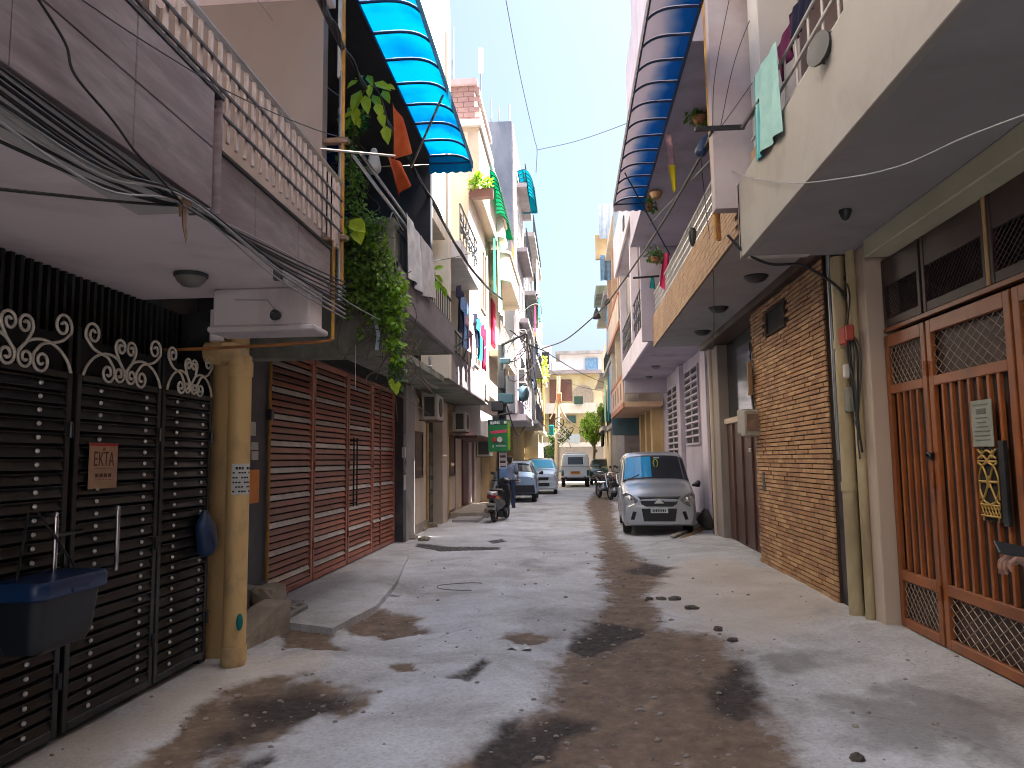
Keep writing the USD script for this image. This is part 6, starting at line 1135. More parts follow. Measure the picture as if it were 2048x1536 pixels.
t = thing('hanging_coil', 'dark cable coil hanging from the wire before the sky on the right', 'cable coil', at_y(1193,640,20)); p = at_y(1193,628,20); MB().lathe([(.02,.18),(.05,.1),(.12,-.1),(.1,-.13),(0,-.13)], p, (0,0,1), 10).build('coil', M['cable_black'], t); p = at_y(1212,606,18.2); MB().hull([(*p,.06),(*(p+[.05,0,.05]),.06)]).build('splice_box', M['cable_black'], t)
for k, (pts, l, r_) in enumerate([([(1008,-20,9),(1040,150,12),(1068,275,15),(1074,300,15.5),(1072,345,16)],'thin wire dropping through the open sky',.006),([(1074,300,15.5),(1150,283,14),(1240,252,12),(1300,225,10.5)],'thin wire crossing the sky to the right awning',.006),([(1020,660,20.5),(1060,690,22),(1085,700,24)],'short black cable from the pole arm to the lane centre',.02),([(1052,668,20.6),(1062,760,30),(1075,830,38),(1092,855,44)],'cable running from the pole arm down to the far pole',.03),([(1058,690,21),(1075,780,33),(1088,840,42)],'second cable running to the far pole',.025),([(820,518,9.5),(880,520,12.5),(950,505,15)],'dark wire before the white sheets on the left',.008),([(1085,700,24),(1160,745,36),(1230,775,44)],'thin wire across the lane-end house',.015),([(1090,735,40),(1150,770,45),(1220,785,48)],'lower thin wire across the lane-end house',.015),([(1010,800,20.5),(1035,870,24),(1055,850,34),(1090,850,44)],'slack cable behind the green sign',.02)]):
    MB().tube(spline([at_y(*p) for p in pts], 8), r_, 6).build('cable', M['cable_black'], smooth=True, label=l, cat='cable')
t = thing('utility_pole', 'pale far utility pole with straw-coloured trailing ropes', 'utility pole', at_y(1112,940,46)*[1,1,0]); p0 = at_y(1111,905,46); p1 = at_y(1117,752,46); MB().tube([(p0[0],46,0),p1], [.16,.11], 10).build('shaft', M['pole_pale'], t, smooth=40)
for q in ([(1115,790),(1108,820),(1100,838)],[(1117,800),(1128,835),(1140,848),(1150,853)],[(1116,795),(1124,825),(1138,842)],[(1116,800),(1113,835),(1112,850)],[(1118,790),(1122,815),(1135,838),(1165,862)]): MB().tube(spline([at_y(x,y,45.8) for x, y in q], 8), .04, 6).build('rope', M['pole_pale'], t, smooth=True)
MB().obox(at_y(1119,795,45.8),(.3,.2,.6),None,.05).build('cable_box', M['brick_red_trim'], t)
rr = np.random.default_rng(9)
for k in range(7):
    c = at_y(1125+9*rr.normal(),862+8*rr.normal(),45.6); th = np.linspace(0, 2*np.pi, 20); r_ = .3+.2*rr.random(); MB().tube(np.c_[c[0]+r_*np.cos(th), c[1]+.2*np.sin(th), c[2]+r_*np.sin(th+k)], .03, 5, False).build('cable_loop', M['cable_black' if k % 2 else 'cable_white'], t)
t = thing('dark_shrub', 'dark potted shrub on the ledge left of the far pole', 'shrub', at_y(1105,880,46)); mb = MB(); foliage([at_y(x,y,46.5) for x, y in [(1108,870),(1114,880),(1120,872),(1106,890),(1100,905),(1128,868)]], [.35]*6, 500, .16, 77, mb); mb.build('foliage', M['leaf_dark'], t, kind='stuff')
a, b = at_y(1098,850,44), at_y(1108,870,44); MB().obox(((a[0]+b[0])/2,44,(a[2]+b[2])/2),(b[0]-a[0],.2,a[2]-b[2]),None,.03).build('wall_box', M['cloth_teal'], label='small teal box by the far pole', cat='box')

# ------------------------------------------------------------------ vehicles
def section(st):
    y, zb, wb, zl, wl, zt, wt = st; wm = max(wl, wb)*1.012
    h = [(0,zb),(wb*.92,zb),(wb,zb+.10),(wm,zb+.5*(zl-zb)),(wl,zl),(wt+.025,zt-.075),(wt*.90,zt-.014),(wt*.5,zt+.008),(0,zt+.014)]
    return np.array([(x, y, z) for x, z in h]+[(-x, y, z) for x, z in h[-2:0:-1]])
def resample(sts, n=4):
    S = np.array(sts); out = []
    t = np.arange(len(S)); tt = np.linspace(0, len(S)-1, (len(S)-1)*n+1)
    return np.c_[[np.interp(tt, t, S[:, k]) for k in range(7)]].T
class Car:
    def __init__(s, T, sts, mat, wheels, wr=.29, ww=.17):
        s.T, s.S = T, np.array(sts, float); R = resample(sts, 3)
        mb = MB(); loft(mb, [section(r) for r in R]); m = trimesh.Trimesh(np.vstack(mb.v), np.vstack(mb.f), process=True); m.fix_normals()
        hw = s.S[:, 4].max()
        try:
            man = manifold3d.Manifold(manifold3d.Mesh(np.array(m.vertices, np.float32), np.array(m.faces, np.uint32)))
            for y in wheels:
                for sx in (-1, 1):
                    c = manifold3d.Manifold.cylinder(.26, wr+.055, wr+.055, 28, True).rotate([0,90,0]).translate([sx*(hw-.09), y, wr]); man = man-c
            q = man.to_mesh(); m = trimesh.Trimesh(q.vert_properties[:, :3], q.tri_verts)
        except Exception as e: pass
        MB().add(m).build('body', M[mat], T, smooth=32)
        for y in wheels:
            for sx in (-1, 1):
                a = (sx,0,0); o = (sx*(hw-.03-ww),y,wr)
                w = MB().lathe([(wr*.62,0),(wr*.93,0),(wr,.025),(wr,ww-.025),(wr*.93,ww),(wr*.64,ww)], o, a, 26).build('wheel', M['rubber'], T, smooth=40)
                MB().lathe([(0,ww-.05),(wr*.3,ww-.02),(wr*.56,ww-.025),(wr*.66,ww-.004),(wr*.64,0)], o, a, 20).build('rim', M['chrome'], w, smooth=30)
    def pt(s, u, k):
        'point at station position u (index) and section position k (index 0..8 on +x side; negative = -x side)'
        i = min(int(u), len(s.S)-2); st = s.S[i]+(s.S[i+1]-s.S[i])*(u-i); sec = section(st); sg = 1 if k >= 0 else -1; k = abs(k)
        j = min(int(k), 7); p = sec[j]+(sec[j+1]-sec[j])*(k-j); return np.array([sg*p[0], p[1], p[2]])
    def top_patch(s, u0, u1, k0, off, name, mat, parent=None, xs=(0,1), n=7, m=9, t=.004):
        'glass over the upper surface from station u0 to u1; k0: section index where it starts; xs: part of the width from -x (0) to +x (1)'
        P = []
        for u in np.linspace(u0, u1, n):
            row = []
            for f in np.linspace(xs[0], xs[1], m):
                v = (f*2-1); k = 8-abs(v)*(8-k0); p = s.pt(u, k if v >= 0 else -k-1e-9); row.append(p)
            P.append(row)
        P = np.array(P); nr = np.cross(np.gradient(P, axis=0), np.gradient(P, axis=1)); nr /= np.linalg.norm(nr, axis=-1, keepdims=True)+1e-9
        if nr[n//2, m//2, 2] < 0 and abs(nr[n//2, m//2, 2]) > .05: nr = -nr
        P = P+nr*off; mb = MB()
        if mat == 'glass': mb.grid(P[:, ::-1])
        else: mb.sheet(P, t)
        return mb.build(name, M[mat], parent or s.T, smooth=True)
    def side_patch(s, u0, u1, sx, off=.006, k0=4.12, k1=4.9, name='side_window', mat='window_glass'):
        P = np.array([[s.pt(u, k)*[sx,1,1]+[sx*off,0,0] for k in np.linspace(k0, k1, 3)] for u in np.linspace(u0, u1, 6)]); mb = MB(); mb.sheet(P if sx > 0 else P[:, ::-1], .003); return mb.build(name, M[mat], s.T)
    def mirror(s, u, mat):
        for sx in (-1, 1):
            p = s.pt(u, 4)*[sx,1,1]; MB().hull([(p[0]+sx*.04,p[1],p[2]+.03,.025),(p[0]+sx*.15,p[1]+.01,p[2]+.08,.05),(p[0]+sx*.15,p[1]+.01,p[2]+.03,.045)]).build('wing_mirror', M[mat], s.T, smooth=True)
def front_shape(C, pts, y0, depth, name, mat, smooth=False):
    'plate facing -y with outline pts (x, z)'
    mb = MB().prism(pts, 'y', y0, y0+depth); v = mb.v[0]; v[:, 1] += .7*np.maximum(0, np.abs(v[:, 0])-.60)+.42*np.maximum(0, v[:, 2]-.695)
    return mb.build(name, M[mat], C.T, smooth=smooth)
# silver tall wagon
o = at_z(1237, 1068); T = thing('parked_car', 'silver tall wagon parked by the lavender wall with a blue sunshade', 'car', (1.76,15.35,0), rz=-.035)
tall = [(0,.22,.64,.58,.66,.70,.56),(.05,.19,.71,.66,.71,.82,.63),(.18,.18,.735,.80,.725,.92,.665),(.74,.18,.735,.93,.735,1.045,.685),(1.28,.2,.735,.98,.735,1.61,.60),(1.7,.2,.735,.99,.735,1.67,.61),(3.15,.2,.735,1.0,.73,1.65,.60),(3.42,.24,.72,1.0,.715,1.56,.53),(3.54,.28,.70,.95,.70,1.02,.64),(3.6,.34,.66,.8,.66,.88,.6)]
C = Car(T, tall, 'car_silver', (.60,2.92), .285)
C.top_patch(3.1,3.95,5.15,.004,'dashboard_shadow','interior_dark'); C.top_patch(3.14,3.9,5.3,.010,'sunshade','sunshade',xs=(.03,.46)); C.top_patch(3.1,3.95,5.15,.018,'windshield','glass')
p = (C.pt(3.75,-7.6)+C.pt(3.75,7.6))/2; th = np.linspace(0, 2*np.pi, 18)
MB().tube(np.c_[.03+.045*np.cos(th), np.full(18, C.pt(3.55,8)[1]-.012), C.pt(3.6,8)[2]+.03+.085*np.sin(th)], .012, 6, False).build('garland', M['leaf_lime'], T); MB().obox(C.pt(3.86,8)+[.06,-.014,0],(.13,.01,.03),None,.003).build('windshield_sticker', M['sign_white'], T)
C.mirror(3.1,'grille_black')
for sx in (-1, 1):
    C.side_patch(4.05,5.2,sx); C.side_patch(5.25,6.2,sx)
    hp = [(.41,.70),(.47,.63),(.60,.57),(.71,.62),(.72,.80),(.66,.85),(.55,.81)]
    h = front_shape(C, [(sx*x, z) for x, z in hp], -.014, .14, 'headlight', 'headlight'); MB().sphere((sx*.57,.0,.71),.05,2,(1,.4,1)).build('lamp_bulb', M['chrome'], h, smooth=True)
    front_shape(C, [(sx*x, z) for x, z in [(.45,.47),(.50,.31),(.67,.33),(.70,.50)]], -.02, .06, 'fog_recess', 'grille_black')
front_shape(C, [(-.39,.745),(.39,.745),(.35,.62),(.26,.57),(-.26,.57),(-.35,.62)], -.012, .06, 'grille', 'grille_black'); front_shape(C, [(-.35,.53),(.35,.53),(.31,.28),(-.31,.28)], -.01, .06, 'lower_grille', 'grille_black')
front_shape(C, [(-.42,.77),(.42,.77),(.40,.748),(-.40,.748)], -.018, .05, 'chrome_bar', 'chrome'); front_shape(C, [(-.40,.265),(.40,.265),(.36,.235),(-.36,.235)], -.025, .06, 'bumper_lip', 'car_silver')
front_shape(C, [(-.10,.635),(.10,.635),(.0,.73)], -.03, .015, 'warning_triangle', 'sign_white')
pl = front_shape(C, [(-.17,.545),(.17,.545),(.17,.445),(-.17,.445)], -.026, .012, 'number_plate', 'plate_white'); mb = MB()
for k in range(8): mb.box(-.135+.034*k,-.113+.034*k,-.0275,-.0262,.47,.52)
mb.build('plate_characters', M['ink'], pl)
MB().tube([(-.42,1.6,1.62),(-.50,1.75,1.83)], .006, 5).build('aerial', M['plastic_dark'], T)
MB().tube([C.pt(3.08,-5)+[.02,-.01,.03],C.pt(3.2,-7)+[0,-.02,.03]], .008, 5).build('wiper', M['rubber'], T)
# hatch seen from behind
hat = [(0,.28,.66,.6,.66,.72,.55),(.06,.22,.75,.72,.74,.86,.64),(.3,.2,.78,.85,.77,.98,.7),(.95,.2,.79,.95,.78,1.06,.72),(1.6,.2,.79,.97,.78,1.46,.58),(2.1,.2,.79,.98,.78,1.52,.58),(2.95,.22,.79,1.0,.78,1.48,.56),(3.3,.28,.78,1.02,.77,1.36,.55),(3.55,.34,.77,1.0,.76,1.08,.66),(3.68,.38,.74,.82,.72,.92,.64)]
T = thing('parked_car', 'blue-grey hatchback seen from behind, parked nearest on the left', 'car', (-2.05,30.6,0), rz=math.pi+.02); C = Car(T, hat, 'car_steel', (.62,2.95), .31)
C.top_patch(7.05,7.95,5.2,.006,'rear_window','window_glass'); C.mirror(3.1,'grille_black')
for sx in (-1, 1):
    C.side_patch(4.05,5.1,sx); C.side_patch(5.15,6.6,sx); MB().hull([(sx*.66,3.62,.86,.04),(sx*.72,3.5,.9,.05),(sx*.6,3.66,.84,.03)]).build('tail_lamp', M['tail_red'], T, smooth=True)
MB().prism([(-.68,.62),(.68,.62),(.72,.36),(-.72,.36)], 'y', 3.66, 3.72).build('rear_bumper', M['grille_black'], T); MB().prism([(-.5,1.47),(.5,1.47),(.52,1.42),(-.52,1.42)], 'y', 3.2, 3.34).build('spoiler', M['car_white'], T); pl = MB().box(-.2,.2,3.69,3.705,.74,.84).build('number_plate', M['plate_white'], T); MB().box(-.16,.16,3.7055,3.708,.77,.81).build('plate_characters', M['ink'], pl); MB().box(.12,.34,3.25,3.345,1.34,1.40).build('brake_lamp', M['tail_red'], T)
# pale blue hatch facing
T = thing('parked_car', 'pale blue hatchback facing the viewer behind the blue-grey one', 'car', (-1.32,33.0,0), rz=.02); C = Car(T, [(a,b,c,d,e,f*1.04,g) for a,b,c,d,e,f,g in hat], 'car_lightblue', (.62,2.95), .3)
C.top_patch(3.1,3.95,5.1,.006,'windshield','sunshade'); C.mirror(3.1,'car_white')
for sx in (-1, 1): C.side_patch(4.05,5.1,sx); MB().hull([(sx*.62,.08,.74,.05),(sx*.72,.2,.8,.05)]).build('headlight', M['headlight'], T, smooth=True)
MB().prism([(-.4,.75),(.4,.75),(.34,.62),(-.34,.62)], 'y', -.01, .05).build('grille', M['grille_black'], T); MB().prism([(-.4,.5),(.4,.5),(.4,.36),(-.4,.36)], 'y', -.01, .08).build('lower_grille', M['grille_black'], T); MB().box(-.2,.2,-.03,-.015,.53,.6).build('number_plate', M['plate_white'], T)
# dark green sedan farther
T = thing('parked_car', 'dark green car facing the viewer beyond the white jeep', 'car', (1.9,44.0,0), rz=-.01)

C = Car(T, hat, 'car_green', (.62,2.95), .3); C.top_patch(3.1,3.95,5.1,.006,'windshield','window_glass'); C.mirror(3.1,'car_green')
for sx in (-1, 1): C.side_patch(4.05,5.1,sx); MB().hull([(sx*.58,.07,.74,.05),(sx*.7,.2,.8,.05)]).build('headlight', M['headlight'], T, smooth=True)
MB().prism([(-.55,.72),(.55,.72),(.5,.6),(-.5,.6)], 'y', -.02, .05).build('grille', M['chrome'], T); MB().box(-.7,.7,-.04,.05,.36,.52).build('bumper', M['rust_metal'], T); MB().box(-.2,.2,-.055,-.04,.42,.5).build('number_plate', M['plate_white'], T)
# white jeep seen from behind
T = thing('parked_jeep', 'boxy white jeep seen from behind in the lane centre', 'jeep', (.27,41.0,0), rz=1e-6)
mb = MB(); loft(mb, [rrect(-.76,.76,0,3.9,.1,.52), rrect(-.78,.78,-.01,3.9,.12,.7), rrect(-.78,.78,0,3.9,.12,1.12), rrect(-.76,.76,.03,3.2,.14,1.18), rrect(-.70,.70,.08,2.9,.16,1.72), rrect(-.62,.62,.16,2.8,.18,1.80)]); mb.build('body', M['car_white'], T, smooth=35)
mb = MB(); loft(mb, [rrect(-.50,.50,.3,2.5,.1,1.80), rrect(-.50,.50,.3,2.5,.1,1.87), rrect(-.45,.45,.35,2.4,.1,1.89)]); mb.build('roof_hatch', M['sign_white'], T, smooth=35)
w = MB().obox((0.02,.05,1.43),(.82,.03,.40),rotx(-.09),.01).build('rear_window', M['window_glass'], T); MB().box(-.79,.79,-.02,0,1.10,1.13).build('waist_moulding', M['fascia_grey'], T)
for sx in (-1, 1): MB().box(sx*.62,sx*.76,-.03,.01,.62,.92,.01).build('tail_lamp', M['car_green'], T); MB().box(sx*.44,sx*.58,-.022,.01,.52,.57).build('reflector', M['tail_red'], T)
pl = MB().box(-.25,.27,-.03,-.01,.70,.86).build('number_plate', M['plate_yellow'], T); MB().box(-.2,.22,-.033,-.0305,.80,.84).build('plate_characters', M['ink'], pl); MB().box(-.78,.78,-.06,.02,.44,.53,.02).build('bumper', M['grille_black'], T); MB().box(-.5,.5,.2,3.2,.3,.45).build('chassis', M['rubber'], T)
for y in (.75, 3.1):
    for sx in (-1, 1): wv = MB().lathe([(.18,0),(.33,0),(.35,.03),(.35,.17),(.33,.2),(.2,.2)], (sx*.56,y,.35), (sx,0,0), 22).build('wheel', M['rubber'], T, smooth=40); MB().lathe([(0,.15),(.1,.18),(.2,.16),(.21,.19)], (sx*.56,y,.35), (sx,0,0), 16).build('rim', M['chrome'], wv)
for sx in (-1, 1): MB().obox((sx*.74,.9,1.45),(.02,1.2,.36),roty(sx*-.11),.005).build('side_window', M['window_glass'], T)

# ------------------------------------------------------------------ scooter and motorcycles (local: front towards -y, rear towards +y)
def wheel(T, y, r, w, rimmat='scooter_silver'):
    h = MB().lathe([(r*.66,-w/2),(r*.88,-w/2),(r,-w*.2),(r,w*.2),(r*.88,w/2),(r*.66,w/2)], (0,y,r), (1,0,0), 28).build('wheel', M['rubber'], T, smooth=40)
    MB().lathe([(r*.2,-w*.3),(r*.68,-w*.25),(r*.68,w*.25),(r*.2,w*.3),(.0,w*.32)], (0,y,r), (1,0,0), 20).build('rim', M[rimmat], h)
def scooter(name, label, o, rz, mat='scooter_black', mat2='scooter_silver', group=None):
    T = thing(name, label, 'scooter', o, group, rz=rz); wheel(T,-.62,.21,.10); wheel(T,.60,.21,.11)
    MB().hull([(0,.1,.50,.13),(0,.62,.58,.15),(0,.80,.62,.10),(.12,.35,.45,.10),(-.12,.35,.45,.10),(0,.5,.38,.13)]).build('tail_body', M[mat], T, smooth=True)
    MB().hull([(.10,.05,.72,.04),(-.10,.05,.72,.04),(.11,.5,.76,.04),(-.11,.5,.76,.04),(0,.74,.78,.05)]).build('seat', M['rubber'], T, smooth=True)
    MB().hull([(.14,-.35,.26,.03),(-.14,-.35,.26,.03),(.14,.15,.26,.03),(-.14,.15,.26,.03)]).build('footboard', M['plastic_dark'], T, smooth=True)
    MB().hull([(.17,-.42,.62,.04),(-.17,-.42,.62,.04),(.1,-.40,.30,.04),(-.1,-.40,.30,.04),(.1,-.47,.86,.04),(-.1,-.47,.86,.04)]).build('leg_shield', M[mat], T, smooth=True)
    MB().hull([(0,-.50,1.00,.10),(.1,-.45,.98,.05),(-.1,-.45,.98,.05)]).build('handlebar_cowl', M[mat], T, smooth=True); MB().tube([(-.34,-.38,1.00),(-.12,-.45,.99),(.12,-.45,.99),(.34,-.38,1.00)], .016, 8).build('handlebar', M['rubber'], T)
    MB().hull([(0,-.68,.44,.07),(0,-.5,.46,.07),(0,-.78,.30,.04)]).build('front_mudguard', M[mat], T, smooth=True); MB().sphere((0,-.59,1.0),.06,2,(1,.5,1)).build('headlight', M['headlight'], T, smooth=True)
    for s in (-1, 1): MB().tube([(s*.2,-.42,1.0),(s*.30,-.45,1.16)], .008, 6).build('mirror_stem', M['rubber'], T); MB().sphere((s*.32,-.45,1.19),.06,2,(1,.3,.75)).build('mirror', M['plastic_dark'], T, smooth=True); MB().hull([(s*.14,.70,.60,.03),(s*.09,.84,.62,.03)]).build('indicator', M['tail_orange'], T, smooth=True)
    MB().hull([(.08,.86,.64,.045),(-.08,.86,.64,.045)]).build('tail_lamp', M['tail_red'], T, smooth=True); MB().hull([(.10,.80,.72,.05),(-.10,.80,.72,.05),(0,.86,.70,.05)]).build('tail_cowl', M[mat2], T, smooth=True); MB().tube([(-.13,.3,.80),(-.13,.85,.82),(.13,.85,.82),(.13,.3,.80)], .012, 6).build('grab_rail', M[mat2], T)
    MB().hull([(0,.74,.42,.05),(0,.90,.30,.03),(.06,.84,.46,.03),(-.06,.84,.46,.03)]).build('rear_mudguard', M['plastic_dark'], T, smooth=True); pl = MB().obox((0,.925,.40),(.24,.012,.17),rotx(-.2),.003).build('number_plate', M['plate_white' if mat == 'scooter_silver' else 'meter_grey'], T); MB().obox((0,.933,.40),(.18,.004,.05),rotx(-.2)).build('plate_characters', M['ink'], pl)
    MB().hull([(.13,.40,.26,.06),(.13,.85,.30,.07)]).build('silencer', M['rust_metal'], T, smooth=True); return T
p = at_z(996,1046); scooter('parked_scooter','black scooter parked against the dark pole, seen from behind',(p[0]-.02,p[1]+.9,0),math.pi-.16)
def motorbike(label, o, rz, mat, group=None):
    T = thing('parked_motorcycle', label, 'motorcycle', o, group, rz=rz); wheel(T,-.66,.30,.09); wheel(T,.62,.30,.11)
    MB().hull([(0,-.28,.86,.10),(0,.08,.78,.10),(.07,-.12,.84,.09),(-.07,-.12,.84,.09)]).build('fuel_tank', M[mat], T, smooth=True); MB().hull([(.1,.1,.80,.04),(-.1,.1,.80,.04),(0,.78,.86,.06)]).build('seat', M['rubber'], T, smooth=True)
    MB().hull([(.11,-.22,.38,.06),(-.11,-.22,.38,.06),(.11,.1,.36,.06),(-.11,.1,.36,.06),(0,-.05,.55,.08)]).build('engine', M['galv'], T, smooth=40); MB().hull([(0,.4,.72,.09),(0,.85,.76,.05)]).build('tail_body', M[mat], T, smooth=True)
    for s in (-1, 1):
        MB().tube([(s*.09,-.66,.30),(s*.09,-.42,.95)], .024, 8).build('fork', M['chrome'], T); MB().tube([(s*.06,-.42,.98),(s*.2,-.40,1.04),(s*.36,-.30,1.03)], .014, 6).build('handlebar', M['chrome'], T); MB().tube([(s*.22,-.38,1.04),(s*.28,-.42,1.2)], .008, 5).build('mirror_stem', M['rubber'], T); MB().sphere((s*.3,-.42,1.23),.055,2,(1,.3,.8)).build('mirror', M['plastic_dark'], T, smooth=True); MB().sphere((s*.17,-.5,.86),.035,1).build('indicator', M['tail_orange'], T, smooth=True)
    MB().lathe([(0,.05),(.08,.04),(.095,0),(.07,-.1),(0,-.12)], (0,-.58,.88), (0,-1,0), 16).build('headlight', M['chrome'], T, smooth=True); MB().hull([(0,-.9,.52,.045),(0,-.66,.64,.05),(0,-.45,.58,.045)]).build('front_mudguard', M[mat], T, smooth=True); MB().obox((0,-.70,.72),(.22,.01,.10),rotx(.15),.003).build('number_plate', M['plate_white'], T); MB().hull([(.16,.3,.32,.05),(.17,.95,.38,.05)]).build('silencer', M['chrome'], T, smooth=True); MB().tube([(0,-.4,.9),(0,-.25,.3),(0,.3,.3),(0,.62,.3)], .03, 6).build('frame', M['rubber'], T); return T
motorbike('black motorcycle parked nearest beside the silver wagon', (1.62,27.6,0), .25, 'scooter_black'); motorbike('dark motorcycle with bright headlamp behind the nearest one', (1.30,29.6,0), .3, 'scooter_black'); scooter('parked_scooter','grey scooter farthest in the row beside the silver wagon',(1.95,29.9,0),.35+math.pi*0,'car_green','scooter_silver')

# ------------------------------------------------------------------ planks and rubble by the wagon
for k, (a, b, z, l) in enumerate([((1345,1078),(1408,1050),.05,'long pale plank leaning low beside the silver wagon'),((1360,1080),(1418,1056),.03,'flat plank nearest the viewer beside the silver wagon'),((1378,1066),(1425,1050),.09,'upper plank on the rubble beside the silver wagon')]):
    p, q = at_z(*a), at_z(*b); d = q-p; L = np.linalg.norm(d); MB().obox((p+q)/2+[0,0,z],(L,.12,.04),rotz(math.atan2(d[1],d[0]))@roty(-.03*k),.004).build('plank', M['wood' if k == 1 else 'concrete_warm'], label=l, cat='plank')
for k, (px, py, s) in enumerate([(1418,1048,(.2,.16,.12)),(1400,1042,(.16,.12,.14)),(1430,1056,(.12,.1,.07))]): stone(at_z(px,py), s, 80+k, 'debris', 'stone', ['largest rubble lump against the wall beside the wagon','rubble lump behind the planks','small rubble lump at the foot of the beige pipe'][k])
mb = MB(); mb.hull([(2.88,16.3,.14,.13),(2.9,17.0,.16,.14),(2.9,16.7,.34,.09)]); mb.build('dark_sack', M['debris_dark'], smooth=True, label='dark heap of sacks between the wagon and the lavender wall', cat='sack')

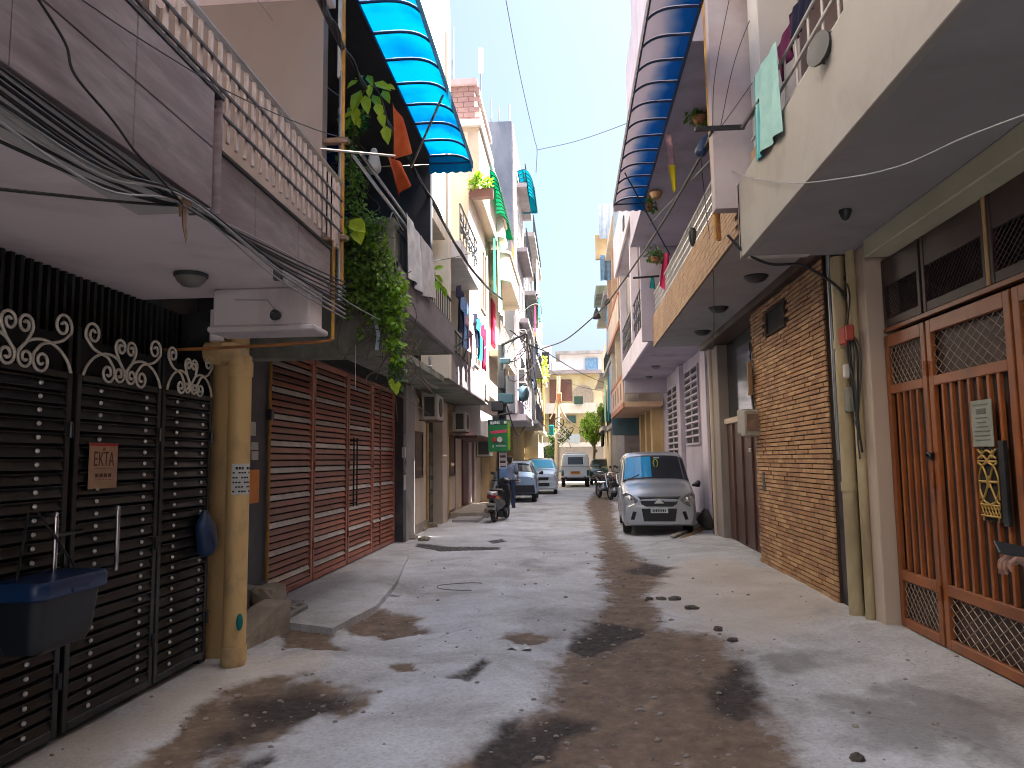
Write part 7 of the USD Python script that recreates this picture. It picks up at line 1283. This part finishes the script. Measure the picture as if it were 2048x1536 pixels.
# ------------------------------------------------------------------ people
SPH = trimesh.creation.icosphere(2, 1.0).vertices
def limbs(chains, res=.02, it=12):
    parts = []
    for ch in chains:
        for (a, ra), (b, rb) in zip(ch[:-1], ch[1:]): parts.append(manifold3d.Manifold.hull_points(np.vstack([SPH*ra+np.array(a), SPH*rb+np.array(b)])))
    u = manifold3d.Manifold.batch_boolean(parts, manifold3d.OpType.Add).refine_to_length(res); q = u.to_mesh(); m = trimesh.Trimesh(q.vert_properties[:, :3], q.tri_verts); trimesh.smoothing.filter_taubin(m, iterations=it); return m
def person(label, o, rz, shirt_m, trouser_m, arms, height=1.68, head_turn=0.):
    'local: faces -y; arms: two lists of joints shoulder-elbow-wrist'
    T = thing('person', label, 'person', o, rz=rz); k = height/1.7; P = lambda x, y, z: np.array([x, y, z])*k
    legs = [[(P(s*.09,0,.90),.085*k),(P(s*.10,-.01,.48),.062*k),(P(s*.10,.02,.09),.042*k)] for s in (-1, 1)]; feet = [[(P(s*.10,.03,.05),.042*k),(P(s*.11,-.14,.035),.032*k)] for s in (-1, 1)]
    torso = [[(P(-.09,0,.95),.10*k),(P(.09,0,.95),.10*k)],[(P(0,0,.98),.125*k),(P(0,0,1.18),.115*k),(P(0,.005,1.33),.125*k)],[(P(-.15,.005,1.40),.06*k),(P(.15,.005,1.40),.06*k)],[(P(-.08,0,1.3),.10*k),(P(.08,0,1.3),.10*k)]]
    neck = [[(P(0,.01,1.40),.055*k),(P(0,-.005,1.50),.05*k)]]; head = [[(P(0,.0,1.60),.088*k),(P(0,-.015,1.54),.068*k)],[(P(0,-.01,1.63),.085*k),(P(0,-.045,1.51),.042*k)],[(P(0,-.088,1.585),.013*k),(P(0,-.103,1.562),.012*k)]]+[[(P(s*.082,.0,1.59),.018*k),(P(s*.088,.01,1.565),.012*k)] for s in (-1, 1)]
    ar = [[(a[0],.046*k),(a[1],.038*k),(a[2],.027*k)] for a in arms]; hands = []
    for a in arms:
        if len(a) < 4: continue
        w, f, side, cur = a[2], a[3], a[4], a[5]; f = f/np.linalg.norm(f); side = side/np.linalg.norm(side); pal = np.cross(f, side)*cur
        pc = w+f*.085*k; hands += [[(w,.024*k),(w+f*.04*k,.026*k)]]
        for i, (u, L) in enumerate(((-.030,.066),(-.010,.076),(.011,.071),(.031,.055))):
            b = w+f*.09*k+side*u*k; hands.append([(w+f*.03*k+side*u*.6*k,.017*k),(b,.0115*k)]); m1 = b+(f*.75+pal*.65)*L*.5*k; m2 = m1+(f*.15+pal)*L*.35*k; hands.append([(b,.0105*k),(m1,.0092*k),(m2,.0082*k),(m2+(pal-f*.6)*L*.22*k,.0072*k)])
        b = w+f*.03*k-side*.028*k; hands.append([(b,.015*k),(b+(f*.5-side*.6+pal*.5)*.05*k,.012*k),(b+(f*.9-side*.35+pal*.9)*.075*k,.0095*k)])
    MB().add(limbs(legs+feet+torso+neck+head+ar+hands, .012, 6)).build('body', M['skin'], T, smooth=True)
    g = lambda c, d: [[(p, r+d) for p, r in ch] for ch in c]
    MB().add(limbs(g(torso, .014)+[[(a[0],.062*k),(a[0]+(a[1]-a[0])*.75,.054*k)] for a in arms], .03)).build('shirt', M[shirt_m], T, smooth=True)
    MB().add(limbs(g([[(P(-.08,0,.93),.10*k),(P(.08,0,.93),.10*k)]], .012)+g([l[:2]+[(l[2][0]+np.array([0,0,.03]),.055*k)] for l in legs], .014), .03)).build('trousers', M[trouser_m], T, smooth=True)
    MB().add(limbs([[(p+np.array([0,0,-.004]), r+.006) for p, r in f] for f in feet], .02)).build('shoes', M['shoe'], T, smooth=True)
    MB().add(limbs([[(P(0,.018,1.64),.088*k),(P(0,.03,1.57),.080*k)],[(P(0,-.03,1.675),.062*k),(P(0,.02,1.66),.08*k)]], .015, 5)).build('hair', M['hair'], T, smooth=True)
    for s in (-1, 1): MB().sphere(P(s*.033,-.083,1.595),.012*k,2).build('eye', M['paper'], T, smooth=True)
    MB().hull([(*P(-.02,-.088,1.528),.006),(*P(.02,-.088,1.528),.006)]).build('mouth', M['mauve_brick'], T, smooth=True); return T
A = lambda x, y, z: np.array([x, y, z])
p = at_z(1026,1006); person('person in a grey-blue shirt and jeans standing behind the scooter, back turned', (-1.93,24.2,0), math.pi-.15, 'shirt_blue', 'jeans', [[A(s*.19,0,1.39),A(s*.25,.03,1.12),A(s*.24,-.05,.88),A(0,-.1,-1.),A(0,s*1.,0),s*1.] for s in (-1, 1)], 1.62)
hp = at_y(2040,1114,3.3)   # hand that holds the phone at the right edge
T0 = np.array([hp[0]+.50, hp[1]+.16, 0]); L_ = lambda q: rotz(math.pi/2)@(q-T0)   # faces -x
w = hp+[.055,0,-.016]; k = 1.0
sh1, sh2 = np.array([.19,0,1.38]), np.array([-.19,0,1.38]); wl = L_(w)
near = sh1 if abs(sh1[0]-wl[0]) < abs(sh2[0]-wl[0]) else sh2; far = -near*[1,0,0]+near*[0,1,1]
el = near+(wl-near)*.5+np.array([near[0]*.35,.14,-.12]); f_ = L_(hp+[-.08,0,.004])-wl
person('person at the right edge holding a dark phone, mostly outside the view', T0, -math.pi/2, 'shirt_dark', 'trouser_dark', [[near,el,wl,f_,np.array([1.,0,0])*np.sign(near[0]),-1. if near[0] > 0 else 1.],[far,far+[.06*np.sign(far[0]),.03,-.27],far+[.04*np.sign(far[0]),-.04,-.5]]], 1.7)
MB().obox(hp+[-.035,-.012,.030],(.135,.066,.010),roty(.2)@rotz(.1)@rotx(.75),.003).build('phone', M['plastic_dark'], label='dark mobile phone held in the hand at the right edge', cat='phone')
